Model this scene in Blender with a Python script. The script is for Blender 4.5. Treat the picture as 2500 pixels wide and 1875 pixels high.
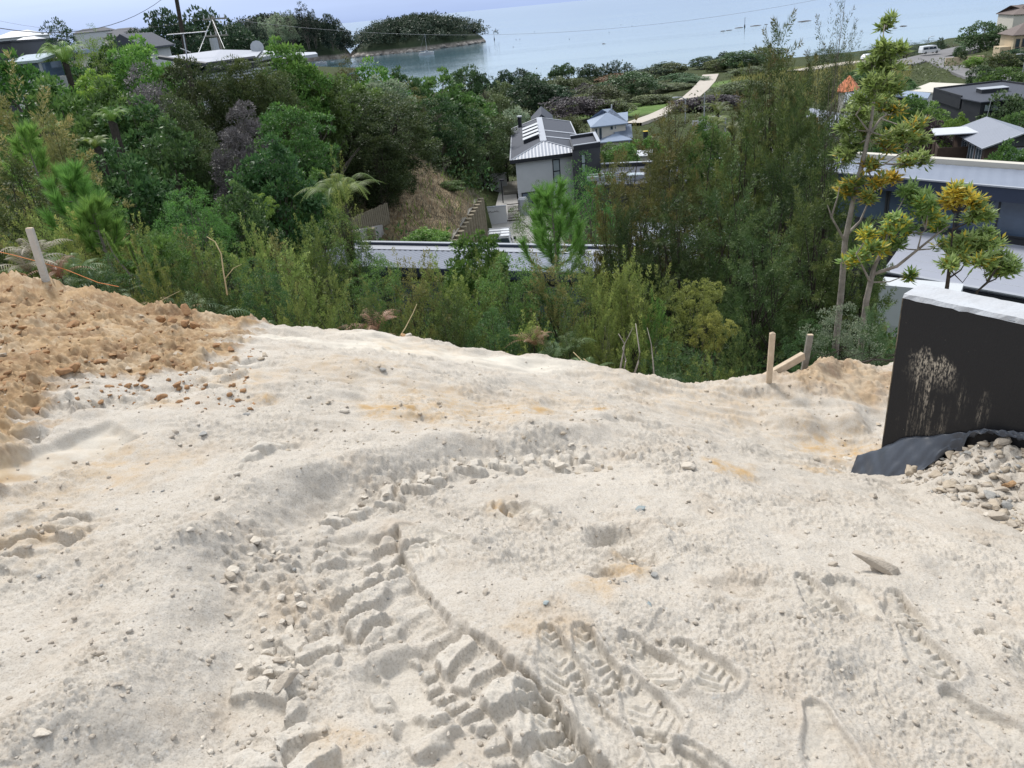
import bpy, bmesh, math, random
import numpy as np
from mathutils import Vector, Matrix
R=math.radians
random.seed(7); rng=np.random.default_rng(7)
scene=bpy.context.scene
for o in list(bpy.data.objects): bpy.data.objects.remove(o)
COL=scene.collection

# ---------------------------------------------------------------- camera
FPX=1900.0; H=28.0                       # focal length in photo pixels, eye height above the sea
ROLL=math.atan(0.0954); PITCH=R(25.77)
cp,sp,cr,sr=math.cos(PITCH),math.sin(PITCH),math.cos(ROLL),math.sin(ROLL)
fwd=Vector((0,cp,-sp)); up0=Vector((0,sp,cp)); rt=Vector((1,0,0))
cx=rt*cr-up0*sr; cy=rt*sr+up0*cr
cam=bpy.data.cameras.new('camera'); cam.sensor_width=36; cam.lens=FPX/2500*36
cam.clip_start=0.05; cam.clip_end=60000
camo=bpy.data.objects.new('camera',cam); COL.objects.link(camo)
camo.matrix_world=Matrix(((cx.x,cy.x,-fwd.x,0),(cx.y,cy.y,-fwd.y,0),(cx.z,cy.z,-fwd.z,H),(0,0,0,1)))
scene.camera=camo

# ---------------------------------------------------------------- light
SUN_EL,SUN_AZ=R(52),R(-28)               # hazy sun ahead of the camera, a little to the left
sdir=Vector((math.sin(SUN_AZ)*math.cos(SUN_EL),math.cos(SUN_AZ)*math.cos(SUN_EL),math.sin(SUN_EL)))
sl=bpy.data.lights.new('sun','SUN'); sl.energy=2.9; sl.angle=R(13); sl.color=(1.0,0.97,0.925)
so=bpy.data.objects.new('sun',sl); COL.objects.link(so)
so.rotation_euler=(-sdir).to_track_quat('-Z','Y').to_euler()
world=bpy.data.worlds.new('World'); scene.world=world; world.use_nodes=True
wn=world.node_tree; wn.nodes.clear()
def WN(t,**k):
    n=wn.nodes.new(t)
    for a,b in k.items(): setattr(n,a,b)
    return n
sky=WN('ShaderNodeTexSky',sky_type='NISHITA',sun_disc=False); sky.sun_elevation=SUN_EL; sky.sun_rotation=SUN_AZ
sky.air_density=1.0; sky.dust_density=2.0
tc=WN('ShaderNodeTexCoord'); sep=WN('ShaderNodeSeparateXYZ'); wn.links.new(tc.outputs['Generated'],sep.inputs[0])
ramp=WN('ShaderNodeValToRGB'); wn.links.new(sep.outputs['Z'],ramp.inputs[0])
e=ramp.color_ramp.elements; e[0].position=0.0; e[0].color=(.36,.485,.79,1); e[1].position=0.85; e[1].color=(.92,.97,1.0,1)
for p_,c_ in ((.03,(.43,.57,.88,1)),(.075,(.74,.89,1.06,1)),(.30,(.80,.88,1.04,1))):
    q=ramp.color_ramp.elements.new(p_); q.color=c_
mp=WN('ShaderNodeMapping'); mp.inputs['Scale'].default_value=(1.5,1.5,14); wn.links.new(tc.outputs['Generated'],mp.inputs[0])
nz=WN('ShaderNodeTexNoise'); nz.inputs['Scale'].default_value=2.2; nz.inputs['Detail'].default_value=5; wn.links.new(mp.outputs[0],nz.inputs['Vector'])
cm=WN('ShaderNodeMapRange'); cm.inputs[1].default_value=.3; cm.inputs[2].default_value=.7; cm.inputs[3].default_value=.90; cm.inputs[4].default_value=1.10
wn.links.new(nz.outputs[0],cm.inputs[0])
vm=WN('ShaderNodeVectorMath',operation='SCALE'); wn.links.new(ramp.outputs[0],vm.inputs[0]); wn.links.new(cm.outputs[0],vm.inputs['Scale'])
vm2=WN('ShaderNodeVectorMath',operation='SCALE'); wn.links.new(vm.outputs[0],vm2.inputs[0]); vm2.inputs['Scale'].default_value=10.0
mx=WN('ShaderNodeMix',data_type='RGBA'); mx.inputs[0].default_value=.85
wn.links.new(sky.outputs[0],mx.inputs[6]); wn.links.new(vm2.outputs[0],mx.inputs[7])
bg=WN('ShaderNodeBackground'); bg.inputs[1].default_value=0.098; wn.links.new(mx.outputs[2],bg.inputs[0])
wo=WN('ShaderNodeOutputWorld'); wn.links.new(bg.outputs[0],wo.inputs[0])
scene.view_settings.view_transform='Standard'; scene.view_settings.look='None'
scene.view_settings.gamma=1; scene.view_settings.exposure=0.38; scene.view_settings.use_curve_mapping=False
scene.cycles.max_bounces=6; scene.cycles.diffuse_bounces=3; scene.cycles.glossy_bounces=3
scene.cycles.transmission_bounces=4; scene.cycles.transparent_max_bounces=6
scene.cycles.use_denoising=True

# ---------------------------------------------------------------- helpers
def ray(px,py):
    u=(px-1250)/FPX; v=(937.5-py)/FPX
    u2=u*cr+v*sr; v2=-u*sr+v*cr
    return np.array([u2,cp+v2*sp,-sp+v2*cp])
def at(px,py,y):                          # point seen at (px,py), y metres ahead
    r=ray(px,py); r=r/r[1]; return Vector((r[0]*y,y,H+r[2]*y))
def atz(px,py,z):                         # point seen at (px,py) at height z
    r=ray(px,py); t=(z-H)/r[2]; return Vector((r[0]*t,r[1]*t,z))
def proj(p):
    d=Vector(p)-Vector((0,0,H)); w=d.dot(fwd)
    return 1250+d.dot(cx)/w*FPX, 937.5-d.dot(cy)/w*FPX, w

def hash2(ix,iy,s):
    n=(ix.astype(np.int64)*374761393+iy.astype(np.int64)*668265263+s*1442695041)&0x7fffffff
    n=((n^(n>>13))*1274126177)&0x7fffffff
    n=((n^(n>>15))*2246822519)&0x7fffffff
    return ((n^(n>>16))&0xffff)/65535.0
def vnoise(x,y,s=0):                      # gradient noise, about -1..1
    ix=np.floor(x); iy=np.floor(y); fx=x-ix; fy=y-iy
    u=fx*fx*fx*(fx*(fx*6-15)+10); v=fy*fy*fy*(fy*(fy*6-15)+10)
    def g(a,b):
        h=hash2(ix+a,iy+b,s)*6.2832
        return np.cos(h)*(fx-a)+np.sin(h)*(fy-b)
    return (g(0,0)*(1-u)*(1-v)+g(1,0)*u*(1-v)+g(0,1)*(1-u)*v+g(1,1)*u*v)*1.5
def fbm(x,y,o=4,s=0,gain=.5):
    a=1.0; t=np.zeros_like(x); 
    for k in range(o):
        t+=a*vnoise(x,y,s+k*17); x=x*2.03+5.1; y=y*2.03-3.7; a*=gain
    return t
def worley(x,y,s=0):                      # distance to nearest cell point and that cell's random value
    ix=np.floor(x); iy=np.floor(y); d=np.full(x.shape,9.0); c=np.zeros_like(x)
    for a in (-1,0,1):
        for b in (-1,0,1):
            px_=ix+a+hash2(ix+a,iy+b,s); py_=iy+b+hash2(ix+a,iy+b,s+31)
            q=(px_-x)**2+(py_-y)**2; m=q<d; d=np.where(m,q,d); c=np.where(m,hash2(ix+a,iy+b,s+77),c)
    return np.sqrt(d),c
def sstep(a,b,x):
    t=np.clip((x-a)/(b-a),0,1); return t*t*(3-2*t)
class RBF:
    def __init__(s,pts,smooth=0.0):
        p=np.array(pts,float); s.p=p[:,:2]; n=len(p)
        K=np.sqrt(((s.p[:,None]-s.p[None])**2).sum(-1))-smooth*np.eye(n)
        A=np.zeros((n+3,n+3)); A[:n,:n]=K; A[:n,n]=1; A[:n,n+1:]=s.p; A[n,:n]=1; A[n+1:,:n]=s.p.T
        s.w=np.linalg.solve(A,np.concatenate([p[:,2],[0,0,0]]))
    def __call__(s,x,y):
        x=np.asarray(x,float); y=np.asarray(y,float); r=s.w[-3]+s.w[-2]*x+s.w[-1]*y
        for (a,b),w in zip(s.p,s.w): r=r+w*np.sqrt((x-a)**2+(y-b)**2+.01)
        return r

# ---- objects
ORG={}
def link(o): COL.objects.link(o); return o
def setp(o,label=None,cat=None,group=None,kind=None):
    if label: o['label']=label
    if cat: o['category']=cat
    if group: o['group']=group
    if kind: o['kind']=kind
    return o
def thing(name,label,cat,loc,group=None,rot=None,scale=None):
    o=bpy.data.objects.new(name,None); o.empty_display_size=.1; link(o); o.location=loc
    if rot: o.rotation_euler=rot
    if scale: o.scale=scale
    ORG[o.name]=Vector(loc); return setp(o,label,cat,group)
def meshobj(name,me,parent=None):
    o=bpy.data.objects.new(name,me); link(o)
    if parent is not None:
        o.parent=parent; ORG[o.name]=ORG.get(parent.name,Vector((0,0,0)))
    return o
def npmesh(name,V,F,mat=None,smooth=False,col=None,uv=None):
    me=bpy.data.meshes.new(name); V=np.asarray(V,np.float32); F=np.asarray(F,np.int32)
    n,k=F.shape
    me.vertices.add(len(V)); me.vertices.foreach_set('co',V.ravel())
    me.loops.add(n*k); me.loops.foreach_set('vertex_index',F.ravel())
    me.polygons.add(n); me.polygons.foreach_set('loop_start',np.arange(0,n*k,k,dtype=np.int32))
    if smooth: me.polygons.foreach_set('use_smooth',np.ones(n,bool))
    me.update(calc_edges=True)
    if col is not None:
        a=me.color_attributes.new('Col','FLOAT_COLOR','POINT'); c=np.ones((len(V),4),np.float32); c[:,:col.shape[1]]=col
        a.data.foreach_set('color',c.ravel())
    if mat: me.materials.append(mat)
    return me
class MB:
    """collects shapes in world space, then links them as ONE mesh"""
    def __init__(s): s.v=[]; s.f=[]
    def add(s,vs,fs):
        b=len(s.v); s.v+= [Vector(p) for p in vs]; s.f+=[tuple(b+i for i in f) for f in fs]; return s
    def prism(s,poly,d):                 # polygon swept by the vector d
        d=Vector(d); n=len(poly); a=[Vector(p) for p in poly]
        return s.add(a+[p+d for p in a],[tuple(range(n))[::-1],tuple(range(n,2*n))]+[(i,(i+1)%n,n+(i+1)%n,n+i) for i in range(n)])
    def slab(s,o,u,v,w): o,u,v,w=map(Vector,(o,u,v,w)); return s.prism([o,o+u,o+u+v,o+v],w)
    def box(s,c,sz,rz=0):
        c=Vector(c); a,b,h=sz; m=Matrix.Rotation(rz,3,'Z')
        u=m@Vector((a,0,0)); v=m@Vector((0,b,0)); w=Vector((0,0,h)); return s.slab(c-u/2-v/2-w/2,u,v,w)
    def quad(s,*p): return s.add(p,[tuple(range(len(p)))])
    def tube(s,pts,rad,n=6,cap=True):
        pts=[Vector(p) for p in pts]; m=len(pts)
        if not hasattr(rad,'__len__'): rad=[rad]*m
        b=len(s.v); ref=Vector((.31,.52,.8)).normalized()
        for i,p in enumerate(pts):
            d=(pts[min(i+1,m-1)]-pts[max(i-1,0)]).normalized()
            a=d.cross(ref)
            if a.length<.05: a=d.cross(Vector((1,0,0)))
            a.normalize(); c=d.cross(a)
            for k in range(n):
                t=2*math.pi*k/n; s.v.append(p+(a*math.cos(t)+c*math.sin(t))*rad[i])
        for i in range(m-1):
            for k in range(n): s.f.append((b+i*n+k,b+i*n+(k+1)%n,b+(i+1)*n+(k+1)%n,b+(i+1)*n+k))
        if cap: s.f.append(tuple(b+k for k in range(n))[::-1]); s.f.append(tuple(b+(m-1)*n+k for k in range(n)))
        return s
    def cyl(s,a,b,r,n=10,r2=None): return s.tube([a,b],[r,r if r2 is None else r2],n)
    def build(s,name,mat,parent=None,bevel=0,smooth=False,kind=None):
        o0=ORG.get(parent.name,Vector((0,0,0))) if parent is not None else Vector((0,0,0))
        me=bpy.data.meshes.new(name); me.from_pydata([p-o0 for p in s.v],[],s.f)
        bm=bmesh.new(); bm.from_mesh(me); bmesh.ops.recalc_face_normals(bm,faces=bm.faces)
        if bevel: bmesh.ops.bevel(bm,geom=list(bm.edges),offset=bevel,segments=1,affect='EDGES')
        bm.to_mesh(me); bm.free()
        if smooth:
            for p in me.polygons: p.use_smooth=True
        me.materials.append(mat); o=meshobj(name,me,parent)
        if kind: o['kind']=kind
        return o

# ---- materials
def mat(name,base,rough=.6,noise=None,bump=None,spec=.3,metal=0,coat=0):
    """noise=(scale,amount,second colour)  bump=(scale,strength)"""
    m=bpy.data.materials.new(name); m.use_nodes=True; t=m.node_tree; b=t.nodes['Principled BSDF']
    b.inputs['Base Color'].default_value=(*base,1); b.inputs['Roughness'].default_value=rough
    b.inputs['Specular IOR Level'].default_value=spec; b.inputs['Metallic'].default_value=metal
    if coat: b.inputs['Coat Weight'].default_value=coat
    g=t.nodes.new('ShaderNodeNewGeometry')
    if noise:
        n=t.nodes.new('ShaderNodeTexNoise'); n.inputs['Scale'].default_value=noise[0]; n.inputs['Detail'].default_value=6; n.inputs['Roughness'].default_value=.62
        t.links.new(g.outputs['Position'],n.inputs['Vector'])
        r=t.nodes.new('ShaderNodeMapRange'); r.inputs[1].default_value=.36; r.inputs[2].default_value=.66; r.inputs[4].default_value=noise[1]
        t.links.new(n.outputs[0],r.inputs[0])
        x=t.nodes.new('ShaderNodeMix'); x.data_type='RGBA'; x.inputs[6].default_value=(*base,1); x.inputs[7].default_value=(*noise[2],1)
        t.links.new(r.outputs[0],x.inputs[0]); t.links.new(x.outputs[2],b.inputs['Base Color'])
    if bump:
        n=t.nodes.new('ShaderNodeTexNoise'); n.inputs['Scale'].default_value=bump[0]; n.inputs['Detail'].default_value=5
        t.links.new(g.outputs['Position'],n.inputs['Vector'])
        q=t.nodes.new('ShaderNodeBump'); q.inputs['Strength'].default_value=bump[1]; q.inputs['Distance'].default_value=.02
        t.links.new(n.outputs[0],q.inputs['Height']); t.links.new(q.outputs[0],b.inputs['Normal'])
    return m
# ================================================================ bare earth in the foreground
EDGE=[(-260,650,7.6),(0,692,7.2),(120,706,7.2),(300,750,7.1),(480,785,7.0),(680,800,7.0),(830,815,6.9),(930,820,6.8),(1050,838,6.7),(1250,880,6.5),
      (1450,912,6.4),(1620,938,6.3),(1800,945,6.3),(1900,935,6.4),(2030,905,6.7),(2170,893,6.9)]
EP=[at(*q) for q in EDGE]
ctrl=[tuple(p) for p in EP]+[(-2.5,0,26.45),(0,0,26.35),(2.5,0,26.15),(0,1.3,26.33),(-1.5,1.5,26.42),(1.5,1.5,26.12),(0,3,26.0),(-1.5,3.2,26.2),
     (-3,4.2,26.25),(-5,3,26.6),(-7,7,26.6),(1.0,3.0,25.88),(2.36,4.4,24.90),(1.9,3.3,25.5),(2.1,5.4,24.62),(1.2,4.6,25.32),(3.4,5.6,24.5),(3.6,1.5,25.9),
     (-1.2,5.2,25.82),(0.2,4.8,25.55)]
dbase=RBF(ctrl,.05)
ex=np.array([p.x for p in EP]); ey=np.array([p.y for p in EP]); o_=np.argsort(ex); ex=ex[o_]; ey=ey[o_]
def on_dirt(px,py):
    r=ray(px,py); lo,hi=.3,9.0
    for _ in range(34):
        m=(lo+hi)/2; t=m/r[1]
        if H+r[2]*t>float(dbase(r[0]*t,m)): lo=m
        else: hi=m
    t=lo/r[1]; return (r[0]*t,lo)
def on_dirt_many(px,py):
    u=(px-1250)/FPX; v=(937.5-py)/FPX; u2=u*cr+v*sr; v2=-u*sr+v*cr; rx,ry,rz=u2,cp+v2*sp,-sp+v2*cp; lo=np.full(px.shape,.3); hi=np.full(px.shape,9.)
    for _ in range(24):
        m=(lo+hi)/2; t=m/ry; up=H+rz*t>dbase(rx*t,m); lo=np.where(up,m,lo); hi=np.where(up,hi,m)
    return rx*lo/ry,lo
def polyst(X,Y,pts):                      # signed lateral distance (right of travel positive), arc length, total
    best=np.full(X.shape,1e9); S=np.zeros_like(X); T=np.zeros_like(X); acc=0
    for (a,b),(c,d) in zip(pts[:-1],pts[1:]):
        dx,dy=c-a,d-b; L=math.hypot(dx,dy); t=np.clip(((X-a)*dx+(Y-b)*dy)/L**2,0,1)
        qx=X-a-t*dx; qy=Y-b-t*dy; q=qx*qx+qy*qy; m=q<best
        s=(dy*(X-a)-dx*(Y-b))/L; q1=np.sqrt(q)
        best=np.where(m,q,best); S=np.where(m,np.where(s>=0,q1,-q1),S); T=np.where(m,acc+t*L,T); acc+=L
    return S,T,acc
def near(pts,mar):
    a=np.array(pts); return (X>a[:,0].min()-mar)&(X<a[:,0].max()+mar)&(Y>a[:,1].min()-mar)&(Y<a[:,1].max()+mar)
def smoothpoly(px,n=4):
    p=[np.array(on_dirt(*q)) for q in px]; out=[]
    for i in range(len(p)-1):
        a,b,c,d=p[max(i-1,0)],p[i],p[i+1],p[min(i+2,len(p)-1)]
        for k in range(n):
            t=k/n; out.append(tuple(.5*((2*b)+(c-a)*t+(2*a-5*b+4*c-d)*t*t+(3*b-a-3*c+d)*t**3)))
    out.append(tuple(p[-1])); return out
th=np.concatenate([np.linspace(-80,-50,16)[:-1],np.linspace(-50,50,1000),np.linspace(50,80,16)[1:]])*math.pi/180
rr=np.concatenate([np.linspace(.45,1.15,36)[:-1],np.exp(np.linspace(math.log(1.15),math.log(7.9),640)),np.linspace(7.9,11.5,36)[1:]])
TH,RR=np.meshgrid(th,rr); X=RR*np.sin(TH); Y=RR*np.cos(TH)
wx=X+.05*fbm(X*2.2,Y*2.2,3,5); wy=Y+.05*fbm(X*2.2,Y*2.2,3,9)
Z=dbase(X,Y)
# soil zones -----------------------------------------------------------------
CLAY=smoothpoly([(-500,1500),(-60,1210),(60,1080),(130,985),(230,920),(420,915),(520,905),(560,860),(600,815),(640,790),(690,770)])
cs,_,_=polyst(wx,wy,CLAY)
clay=sstep(.10,-.10,cs+.14*fbm(X*5,Y*5,4,21)*1.2)
clay=np.maximum(clay,.8*sstep(.35,.0,np.hypot((wx-on_dirt(2060,925)[0])/1.6,(wy-on_dirt(2060,925)[1])*.8)-.25+.15*fbm(X*4,Y*4,3,3)))
och=np.zeros_like(X)
for px_,py_,r_,a_ in ((960,1010,.22,1),(1290,1005,.26,1),(1100,1000,.6,.55),(1750,985,.9,.3),(1790,1152,.16,1),(2060,1100,.45,.8),(2000,1150,.3,.6),(640,978,.12,.7),(600,930,.3,.5),
        (860,900,.5,.35),(1490,1440,.10,.6),(1540,1380,.12,.7),(400,985,.12,.5),(1240,1235,.1,.6),(1450,1010,.1,.9),(1400,980,.5,.3),(250,1130,.4,.45),(60,1330,.25,.4),(840,1790,.12,.5),
        (1000,850,.4,.3),(1600,960,.7,.25),(700,1450,.2,.2),(1330,1520,.13,.35),(30,1260,.3,.4)):
    a,b=on_dirt(px_,py_); m=near([(a,b)],r_*1.9+.1); q=np.hypot(wx[m]-a,wy[m]-b)/r_; och[m]=np.maximum(och[m],a_*sstep(1.25,.25,q+.35*fbm(X[m]*9,Y[m]*9,3,int(px_))))
pale=np.zeros_like(X)
for px_,py_,rx_,ry_ in ((1180,880,.9,.25),(930,850,.5,.3),(700,830,.5,.1)):
    a,b=on_dirt(px_,py_); pale=np.maximum(pale,sstep(1.2,.5,np.hypot((wx-a)/rx_,(wy-b)/ry_)))
smooth=np.zeros_like(X)
SW=smoothpoly([(-80,1190),(60,1135),(190,1085),(310,1050)])
s,t,L=polyst(X,Y,SW); band=sstep(.17,.12,np.abs(s))*sstep(L+.02,L-.06,t)*sstep(-.01,.05,t+.06); smooth=np.maximum(smooth,band)
SW2=smoothpoly([(860,815),(1000,850),(1160,885),(1290,900)])
s2,t2,L2=polyst(X,Y,SW2); smooth=np.maximum(smooth,.8*sstep(.28,.16,np.abs(s2+.05)))
# broad form -----------------------------------------------------------------
Z+=.050*fbm(X*.9+3,Y*.9,3,40)+.024*fbm(X*2.6,Y*2.6,3,41)+.020*sstep(2.6,4.2,Y)*fbm(X*1.6+.6*Y,Y*7,3,43)
Z-=.05*band
def edgepy0(px): return float(np.interp(px,[q[0] for q in EDGE],[q[1] for q in EDGE]))
def bank(px,h,wf,wb,fade=.25):            # crest line drawn with the viewer's side on its right
    global Z
    pts=smoothpoly(px); m=near(pts,wb*2.2+.1); s,t,L=polyst(wx[m],wy[m],pts); f=sstep(0,fade,t)*sstep(0,fade,L-t)
    f=f*(.75+.35*vnoise(t*3,t*0+1.3,int(px[0][0])))
    Z[m]+=h*f*np.where(s<0,np.exp(-(s/wb)**2),1-sstep(0,wf,s))
CREST=[(230,1990),(285,1800),(345,1640),(400,1500),(455,1370),(530,1280),(650,1205),(800,1152),(923,1122),(1107,1094),(1270,1083),(1415,1075),(1520,1085)]
bank(CREST,.115,.17,.30,.3)
sM,tM,LM=polyst(wx,wy,smoothpoly(CREST))
Z-=.055*sstep(.10,.24,sM)*sstep(1.05,.80,sM)*sstep(0,.3,tM)*sstep(0.1,1.6,LM-tM)
bank([(1071,952),(1180,938),(1306,934)],.055,.16,.3); bank([(1290,902),(1415,921),(1505,943),(1640,955)],.06,.16,.25)
bank([(1880,1062),(1960,1046),(2062,1040),(2150,1052)],.15,.28,.35); bank([(1900,985),(2007,995),(2150,1015)],.07,.14,.3); bank([(1690,915),(1850,960),(2000,968)],.04,.14,.3)
bank([(1690,1050),(1800,1085),(1900,1105)],.05,.15,.3); bank([(1450,1010),(1600,1040),(1760,1060)],.035,.12,.3); bank([(700,900),(820,905),(900,930)],.03,.12,.2)
bank([(560,1110),(660,1130),(760,1105)],.03,.10,.2); bank([(0,1290),(120,1270),(230,1240)],.03,.1,.2); bank([(640,1010),(760,985),(900,960)],.03,.15,.3)
bank([(2105,1340),(2180,1352),(2245,1385),(2300,1430)],.055,.10,.25); bank([(2290,1415),(2360,1430),(2425,1470)],.05,.10,.2); bank([(1835,1485),(1900,1545),(1955,1600),(2085,1680)],.045,.07,.2,.12)
bank([(1470,1395),(1560,1490),(1640,1560)],.03,.06,.2,.12); bank([(2380,1540),(2440,1590),(2540,1680)],.04,.06,.2,.1); bank([(1600,1600),(1680,1670),(1790,1740)],.04,.07,.2,.1)
bank([(1250,1170),(1300,1210),(1330,1260)],.03,.05,.15,.1); bank([(1130,1290),(1190,1340),(1225,1370)],.035,.04,.12,.06); bank([(1250,1240),(1310,1270),(1330,1285)],.03,.04,.12,.06)
for k_ in range(16):
    r_=random.Random(300+k_); x_=r_.uniform(500,2000); y_=900+10*k_+r_.uniform(-20,20)-.02*(2000-x_)*0; w_=r_.uniform(120,330); sl=r_.uniform(-.12,.16)
    if y_>edgepy0(x_)+25: bank([(x_-w_/2,y_-sl*w_/2),(x_,y_+r_.uniform(-6,6)),(x_+w_/2,y_+sl*w_/2)],r_.uniform(.016,.035),r_.uniform(.05,.12),r_.uniform(.1,.25),.2)
def pit(px,py,rx,ry,d):
    global Z
    a,b=on_dirt(px,py); m=near([(a,b)],max(rx,ry)*2); q=np.hypot((wx[m]-a)/rx,(wy[m]-b)/ry); Z[m]+=-d*sstep(1.1,.45,q)+.25*d*np.exp(-((q-1.25)/.22)**2)
pit(1510,1310,.16,.13,.07); pit(1560,1350,.10,.12,.05); pit(1690,1285,.13,.10,.03); pit(1480,1400,.09,.06,.03); pit(1820,1445,.12,.09,.03); pit(2060,1140,.35,.22,.05); pit(1270,1235,.10,.06,.03)
# tyre lugs ------------------------------------------------------------------
lug=np.zeros_like(X)
def lugs(px,half,per,ht,mode,lo=0,hi=None,seed=0,deep=.03):
    """chevron bars pressed into the lane; mode 2: two rows of stepped blocks with a beaded centre line"""
    global Z,lug
    pts=smoothpoly(px); m=near(pts,half+.14); xm=X[m]; ym=Y[m]; s,t,L=polyst(wx[m]*.5+xm*.5,wy[m]*.5+ym*.5,pts); s=s+.016*fbm(xm*6,ym*6,2,seed+50)+.007*fbm(xm*30,ym*30,2,seed+51); hi=L if hi is None else hi
    f=sstep(lo,lo+.06,t)*sstep(hi,hi-.06,t)*np.where(s>0,sstep(half+.012,half-.010,s),sstep(half+.10,half-.09,-s)) if mode>1 else sstep(lo,lo+.06,t)*sstep(hi,hi-.06,t)*sstep(half+.07,half-.05,np.abs(s))
    keep=sstep(-.45,-.15,fbm(t*3+seed,s*3,2,seed)+(0.5 if mode==2 else .15))
    a=np.abs(s); side=(s>0)
    jit=(.010 if mode==2 else .016)*fbm(xm*7+seed,ym*7,3,seed+1); ph=(t-.36*(a if mode!=3 else s)+np.where(side|(mode==3),0,.5*per)+.012*np.sin(a*34+2)+jit)/per; cell=np.floor(ph); fr=ph-cell
    live=hash2(cell+seed*13,np.where(side,1,0)+cell*0,seed); keep=keep*np.where(live<(.12 if mode==2 else .3),.25,.6+.4*live)*(.9+.2*fbm(xm*18,ym*18,2,seed+4))
    bar=sstep(.20,.25,fr)*sstep(.80,.74,fr)
    step=.58*bar+.16*sstep(.145,.165,fr)*sstep(.84,.80,fr)+.14*sstep(.09,.11,fr)*sstep(.88,.84,fr)+.12*sstep(.035,.055,fr)*sstep(.93,.88,fr)
    rows=(sstep(.030,.042,a) if mode==2 else 1.)*sstep(half-.004,half-.02,a)
    hgt=ht*step*rows
    if mode==2: hgt=hgt*np.where(side,1.,.75*sstep(-.2,.35,fbm(xm*9,ym*9,2,seed+9)))
    if mode==3: hgt=hgt*(.45+.7*sstep(-.3,.3,fbm(xm*6,ym*6,3,seed+9)))
    if mode==2:
        fr2=(t/(per*.5)); fr2=fr2-np.floor(fr2); hgt=np.maximum(hgt,.5*ht*sstep(.030,.018,a)*sstep(.1,.25,fr2)*sstep(.75,.6,fr2))
    Z[m]+=f*(hgt*keep-deep); lug[m]=np.maximum(lug[m],(.45 if mode==3 else 1)*f*keep*np.where(rows*bar>.5,1,.6))
lugs([(1420,2050),(1265,1890),(1170,1760),(1075,1650),(1000,1555)],.205,.128,.060,2,0,None,3,.055)
lugs([(1010,1570),(925,1460),(870,1360),(860,1280)],.17,.105,.050,3,0,None,5,.045)
lugs([(-80,1420),(60,1320),(200,1225)],.20,.10,.05,3,0,None,44,.015)
lugs([(720,2050),(690,1880),(672,1740),(690,1620),(730,1500)],.15,.13,.05,1,0,None,8,.03)
lugs([(560,1365),(700,1290),(860,1225),(1000,1178),(1150,1142),(1300,1122),(1460,1116)],.10,.10,.055,1,.35,None,15,.02)
lugs([(575,1165),(655,1115),(715,1085)],.10,.10,.045,1,0,None,22,.015); lugs([(500,960),(555,915),(600,880)],.13,.12,.045,1,0,None,25,.015)
lugs([(1180,1240),(1300,1225)],.10,.05,.018,1,0,None,31,.01); lugs([(1010,1320),(1130,1350)],.09,.05,.018,1,0,None,33,.01)
lugs([(-40,1110),(120,1010),(240,985),(380,960)],.15,.15,.06,3,0,None,27,.02)
lugs([(-60,900),(120,860),(290,800)],.25,.12,.03,1,0,None,29,.0); lugs([(420,800),(560,760)],.2,.10,.03,1,0,None,30,.0)
# boot prints ----------------------------------------------------------------
boots=[(1540,1560,1655,1655,1),(1335,1540,1390,1680,1),(1320,1700,1395,1860,1),(1660,1570,1765,1690,2),(1420,1545,1475,1665,2),(1430,1700,1500,1820,3),(1960,1425,2030,1510,1),(2190,1455,2220,1520,2),(2215,1545,2290,1640,1),(1995,1750,2045,1885,3),
       (2360,1720,2480,1800,3),(1600,1800,1700,1900,2),(1290,1690,1370,1800,1),(1540,1660,1600,1745,1),(2120,1500,2060,1440,3),(1330,1260,1250,1230,2),(1090,1310,990,1290,1),(2420,1560,2530,1640,2),(960,1370,1030,1330,1),(1700,1850,1790,1960,3)]
for x0,y0,x1,y1,k in boots:
    a=np.array(on_dirt(x0,y0)); b=np.array(on_dirt(x1,y1)); d=(b-a)/np.linalg.norm(b-a); c=(a+b)/2
    m=(np.abs(X-c[0])<.3)&(np.abs(Y-c[1])<.3)
    u=(X[m]-c[0])*d[0]+(Y[m]-c[1])*d[1]; v=-(X[m]-c[0])*d[1]+(Y[m]-c[1])*d[0]
    w=.060+.012*np.sin((u+.02)*18)-.012*sstep(.05,-.08,u)
    q=np.maximum(np.abs(v)/w,np.abs(u)/.155); q=np.where(np.abs(u)>.09,np.hypot(v/w,(np.abs(u)-.09)/.055),np.abs(v)/w)
    ins=sstep(1.06,.90,q); tread=.012*sstep(-.1,.5,np.sin(u*2*math.pi/.036+(3*np.sign(v)*v/.02 if k!=3 else 0)))*sstep(.9,.75,q)*sstep(.012,.03,np.abs(u+.035))
    part=.5+.5*sstep(-.35,.25,vnoise(u*8+k,v*8+x0,k)+.25*vnoise(u*40,v*40,k))
    Z[m]+=part*(-.026*ins*(.75+.5*np.clip(v/w,-1,1))+1.1*tread*(k!=3))+.009*np.exp(-((q-1.2)/.18)**2)
    smooth[m]=np.maximum(smooth[m],.6*ins*part)
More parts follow.
